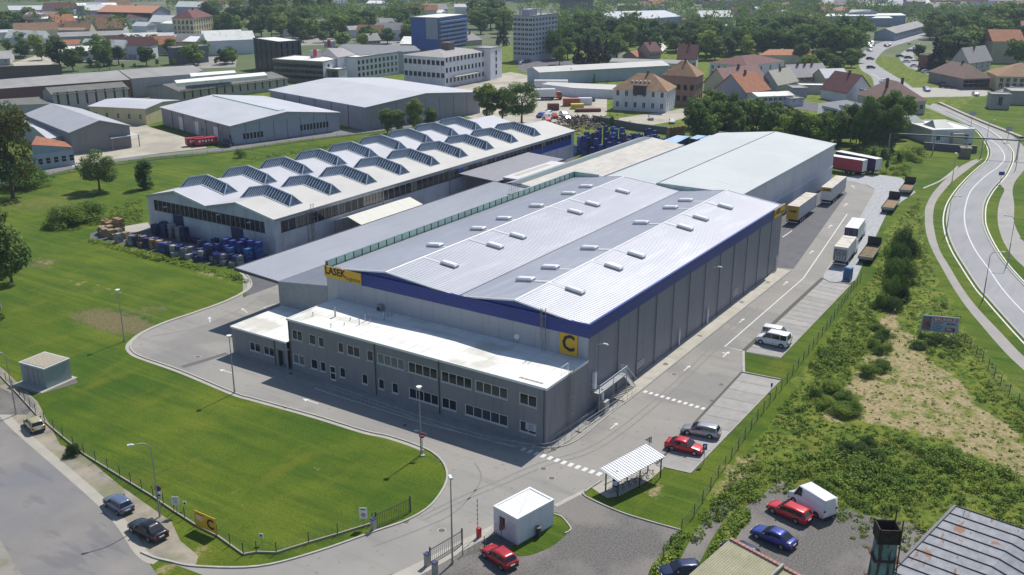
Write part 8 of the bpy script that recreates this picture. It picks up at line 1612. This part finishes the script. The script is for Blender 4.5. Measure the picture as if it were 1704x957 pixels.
for i, (px, py, c) in enumerate(((900, 195, 'blue'), (913, 192, 'white'), (908, 198, 'silver'), (923, 196, 'red'), (910, 203, 'red'), (938, 193, 'white'), (943, 201, 'silver'), (953, 201, 'dark'))): fcar(px, py, c, ['blue car', 'white car', 'silver car', 'dark red car', 'bright red car', 'white van', 'silver hatchback', 'dark car'][i]+' in the scrap lot behind the glazed hall', 10+i*9, None, 1.1)
for i in range(18): fcar(15+RT.random()*50, 22+RT.random()*14, RT.choice(['white', 'white', 'grey', 'dark', 'silver']), 'car in the crowded storage park at the upper left', RT.random()*180, 'cars in the upper left storage park')
for i in range(12): fcar(352+RT.random()*34, 66+RT.random()*14, RT.choice(['white', 'silver', 'dark']), 'car in the small park above the red works', 20, 'cars in the park above the red works')
for i in range(12): fcar(862+RT.random()*22, 92+RT.random()*16, RT.choice(['white', 'silver', 'dark']), 'car parked at the foot of the tower block', 40, 'cars at the tower block')
for i in range(10): fcar(1432+RT.random()*22, 72+RT.random()*8, RT.choice(['white', 'silver', 'dark']), 'car parked beside the far main road bend', 40, 'cars beside the far road')
box_trailer(0, 0, math.degrees(-YAW)*0-58, 'white refrigerated trailer with red lettering in the lorry yard', world=P(889, 150), side=M_PLATEW, top=M_PLATEW); box_trailer(0, 0, -50, 'small white lorry with dark chassis partly behind the broad tree', world=P(893, 166), L=7, side=M_PLATEW, top=M_PLATEW, cab=(P_RED, 3.0), name='box_lorry', cat='lorry')
def skip(px, py, l, w, h, col, name, label, ang=-.9): p = P(px, py); t = thing(name, label, 'container', (p.x, p.y, .02), ang); b = MB(); ribbed(b, (0, 0, 0), (l, 0, 0), (l, 0, h), (0, 0, h), .5, .06); b.quad((l, 0, 0), (l, w, 0), (l, w, h), (l, 0, h)); b.quad((0, w, 0), (0, 0, 0), (0, 0, h), (0, w, h)); b.quad((l, w, 0), (0, w, 0), (0, w, h), (l, w, h)); b.build('shell', col, t); MB().box(0, l, 0, w, h, h+.08).build('lid', col, t)
skip(938, 177, 6, 2.6, 2.6, mat('orange_container', (.40, .12, .05), .7), 'shipping_container', 'orange shipping container in the lorry yard'); skip(951, 182, 4.5, 2.4, 1.7, mat('yellow_skip', (.6, .5, .03), .6), 'waste_skip', 'bright yellow skip beside the orange container'); skip(912, 184, 4, 2.4, 2.2, mat('rust_container', (.16, .06, .045), .8), 'shipping_container', 'small rust-brown container left of the orange one'); skip(963, 175, 5, 2.5, 2.4, P_WHITE, 'shipping_container', 'white container cabin behind the yellow skip')
skip(958, 187, 9, 2.5, 1.0, mat('rust_container'), 'waste_skip', 'long low rusty flat beside the yellow skip')
# scrap heap and advert trailers
rs = random.Random(8); c = P(965, 207); t = thing('scrap_heap', 'dark heap of scrap metal and timber behind the crates', 'scrap heap', (c.x, c.y, 0)); b = MB(); b2 = MB()
for i in range(420):
    x, y = rs.gauss(0, 7), rs.gauss(0, 5); z = max(.1, 2.6*math.exp(-(x*x/90+y*y/50)))*rs.random(); a = rs.random()*6.28; l = rs.uniform(.4, 1.8); (b if rs.random() < .7 else b2).bar((x, y, z), (x+math.cos(a)*l, y+math.sin(a)*l, z+rs.uniform(-.2, .7)), rs.uniform(.12, .6), rs.uniform(.1, .5))
b.build('scrap_metal', mat('scrap_dark', (.07, .06, .065), .8, col2=(.14, .1, .09), scale=1, amt=.8), t, kind='stuff'); b2.build('scrap_timber', mat('scrap_tan', (.36, .27, .2), .9), t, kind='stuff')
block('board_wall', 'long dark board fence behind the bright lawn', 'fence', [(985, 192, 2.2), (1060, 206, 2.2), (1122, 213, 2.2), (1122, 212, 2.2), (1060, 205, 2.2), (985, 191, 2.2)], PL('dark_boards', (.12, .13, .15)), M_FRD)
for px, l_, L_ in ((312, 'left red covered advertising trailer with white lettering by the back road', 5.5), (326, 'right red covered advertising trailer with white lettering by the back road', 6.5)):
    A = P(px, 245); d = (P(px+20, 243)-A).normalized(); t = thing('advert_trailer', l_, 'trailer', (A.x, A.y, .02), math.atan2(d.y, d.x)); MB().box(0, L_, 0, 2.3, .6, 2.4).build('cover', flat('advert_red', (.42, .015, .03), .5), t); MB().box(.1, L_-.1, .1, 2.2, .35, .6).build('chassis', M_TRIM, t)
    for k in range(5): MB().box(L_*.15+k*L_*.14, L_*.15+k*L_*.14+.5, -.03, -.002, 1.2+.2*(k % 2), 1.9).build('white_lettering', M_WHITE, t)
    for x in (L_*.35, L_*.5): m2 = MB(); m2.tube([(x, -.05, .35), (x, .2, .35)], .35, 12); m2.build('wheel', M_TYRE, t)
p = P(380, 244); t = thing('excavator', 'small dark excavator at the corner of the graffiti hall', 'excavator', (p.x, p.y, .02), .5); MB().box(-1.6, 1.6, -1.1, 1.1, 0, .8).build('tracks', M_TRIM, t); MB().box(-1.2, .9, -1, 1, .85, 2.3).build('cab', P_NAVY, t); b = MB(); b.bar((.9, 0, 1.4), (2.8, 0, 3.2), .3); b.bar((2.8, 0, 3.2), (4.2, 0, 1.2), .25); b.build('boom', P_BLACK, t)
# overhead pipe bridge across the main road
A, B = P(1478, 253, 0), P(1730, 268, 0); t = thing('pipe_bridge', 'long thin dark pipe bridge crossing over the main road', 'pipe bridge', (A.x, A.y, 0)); d = B-A
m2 = MB(); m2.tube([(0, 0, 1.0), tuple(d+Vector((0, 0, 1.0)))], .28, 8) if False else None
for k, (f, z) in enumerate(((0, 0), (.3, 0), (.52, 0), (.62, 0), (.85, 0))): q_ = d*f; MB().box(q_.x-.15, q_.x+.15, q_.y-.15, q_.y+.15, 0, 5.2).build('pier', M_CONC, t)
a2 = P(1478, 243, 5.2)-A; b2_ = P(1735, 258, 5.2)-A
m2 = MB(); m2.tube([(0, 0, 5.3), tuple(d+Vector((0, 0, 5.3)))], .22, 8); m2.build('pipe', mat('pipe_grey', (.1, .1, .13), .6), t)
p = P(1605, 262); t = thing('pump_hut', 'small brown brick hut beside the garden path', 'hut', (p.x, p.y, 0), .3); MB().box(-1.3, 1.3, -1.3, 1.3, 0, 2.7).build('walls', PL('brown_grey', (.2, .17, .14)), t); MB().box(-1.5, 1.5, -1.5, 1.5, 2.7, 2.85).build('roof', M_DIRT, t)
for px, py, l_ in ((1616, 208, 'left blue direction sign on the road edge near the workshop'), (1676, 236, 'right blue direction sign near the bend of the road')):
    t = post(px, py, 4.2, 'direction_sign', l_, 'road sign', .07); panel(t, 1.9, 1.3, 3.8, M_SBK, V)
t = post(1664, 306, 3, 'road_sign', 'small blue sign at the tip of the grass island', 'road sign', .06); panel(t, 1.4, .9, 2.6, M_SBLUE, V)
# ============================================================ air
b = MB(); b.box(-450, 2300, -1500, 2100, -1.2, 58.5)
vm = bpy.data.materials.new('haze_air'); vm.use_nodes = True; n = vm.node_tree.nodes; n.remove(n['Principled BSDF']); pv = n.new('ShaderNodeVolumePrincipled'); pv.inputs['Color'].default_value = (.68, .80, 1.0, 1); pv.inputs['Density'].default_value = .00013; pv.inputs['Anisotropy'].default_value = .2
vm.node_tree.links.new(pv.outputs[0], n['Material Output'].inputs['Volume'])
b.build('haze', vm, kind='stuff', label='thin bluish summer haze over the town', cat='haze')
# ============================================================ last details
for nm_ in ('metal_hall', 'metal_hall.001'):
    t = bpy.data.objects.get(nm_)
    ws = [c for c in bpy.data.objects if c.parent == t and c.name.startswith('wall')]
    xs = [v.co.x for c in ws for v in c.data.vertices]; ys = [v.co.y for c in ws for v in c.data.vertices]; zs = [v.co.z for v in ws[0].data.vertices]
    La, Lb, h = max(xs), max(ys), max(v.co.z for v in ws[0].data.vertices)
    for i in range(1, 8): MB().box(La*i/8-.05, La*i/8+.05, -.05, -.002, 0, h+.1).build('wall_joint', M_DARK, t)
    for i in range(1, 6): MB().tube([(-.1, Lb*i/6, 0), (-.1, Lb*i/6, h-.1)], .09, 5).build('downpipe', M_DARK, t)
for z in ([(330, 96), (395, 92), (392, 112), (340, 114), (300, 112)], [(470, 62), (560, 60), (552, 74), (500, 76)], [(110, 92), (230, 88), (240, 100), (120, 104)], [(300, 60), (345, 60), (345, 72), (300, 72)], [(60, 72), (100, 74), (90, 80), (40, 88)], [(640, 62), (690, 66), (690, 78), (630, 74)]):
    sheet('town_yard', W_(z), .009, M_ASPH)
wood((478, 62, 560, 74), 9, 'the trees behind the works office', hs=(6, 10)); wood((340, 98, 392, 108), 7, 'the hedge line left of the dark glass hall', hs=(5, 7)); wood((600, 66, 700, 76), 8, 'the gardens behind the slate roof', hs=(8, 12))
RF2 = random.Random(12); FARW = [Pw, PL('bright', (.8, .79, .76)), Pcr, Plil, Pbl, PL('bright', (.8, .79, .76))]; FARR = FARR+[M_ROOFW, M_ROOFL, M_ROOFW]
for (x0, x1, y0, y1, n, nm_) in ((250, 350, 62, 96, 7, 'low buildings between school and dark works'), (0, 60, 40, 88, 6, 'roofs at the upper left edge'), (70, 240, 18, 34, 6, 'roofs left of the orange factory'), (470, 700, 56, 72, 5, 'roofs showing behind the slate works'), (1180, 1420, 14, 40, 9, 'roofs in the hazy gardens'), (960, 1180, 34, 60, 5, 'roofs in the park right of the tower block'), (1600, 1704, 20, 60, 8, 'roofs on the wooded slope'), (290, 470, 2, 30, 7, 'pale blocks in the wood at the top left'), (470, 840, 2, 34, 16, 'pale blocks in the wood at the top centre'), (0, 280, 36, 66, 10, 'works roofs below the tiled houses'), (100, 380, 84, 104, 8, 'sheds behind the long stores'), (990, 1430, 4, 30, 16, 'pale blocks along the horizon strip'), (1440, 1700, 4, 34, 12, 'pale blocks near the top right corner')):
    for i in range(n): far_house(RF2.uniform(x0, x1), RF2.uniform(y0, y1), RF2.uniform(10, 26), RF2.uniform(8, 14), RF2.uniform(3.5, 8), RF2.choice([1, 2, 4, 4]), RF2.uniform(-.4, .5)+YAW-PI/2, RF2.choice(FARW), RF2.choice(FARR), 'small building among the '+nm_, nm_)
# tyre marks, patches and stains on the drive and street
M_TYR = mat('tyre_mark', (.19, .185, .18), .9, col2=(.23, .225, .21), scale=2, amt=.9)
for pts, w in (([(700, 860), (760, 830), (830, 800), (900, 770), (980, 745), (1060, 690), (1150, 610), (1250, 510)], .2), ([(704, 866), (766, 836), (838, 806), (910, 775), (990, 750), (1070, 694), (1160, 613), (1262, 510)], .2), ([(250, 560), (330, 545), (400, 515), (440, 490)], .2), ([(620, 910), (700, 880), (760, 850), (800, 800), (790, 770)], .2)):
    ribbon('tyre_mark', smoothpts(W_(pts), 5), w, .0175, M_TYR, drive, kind=None)
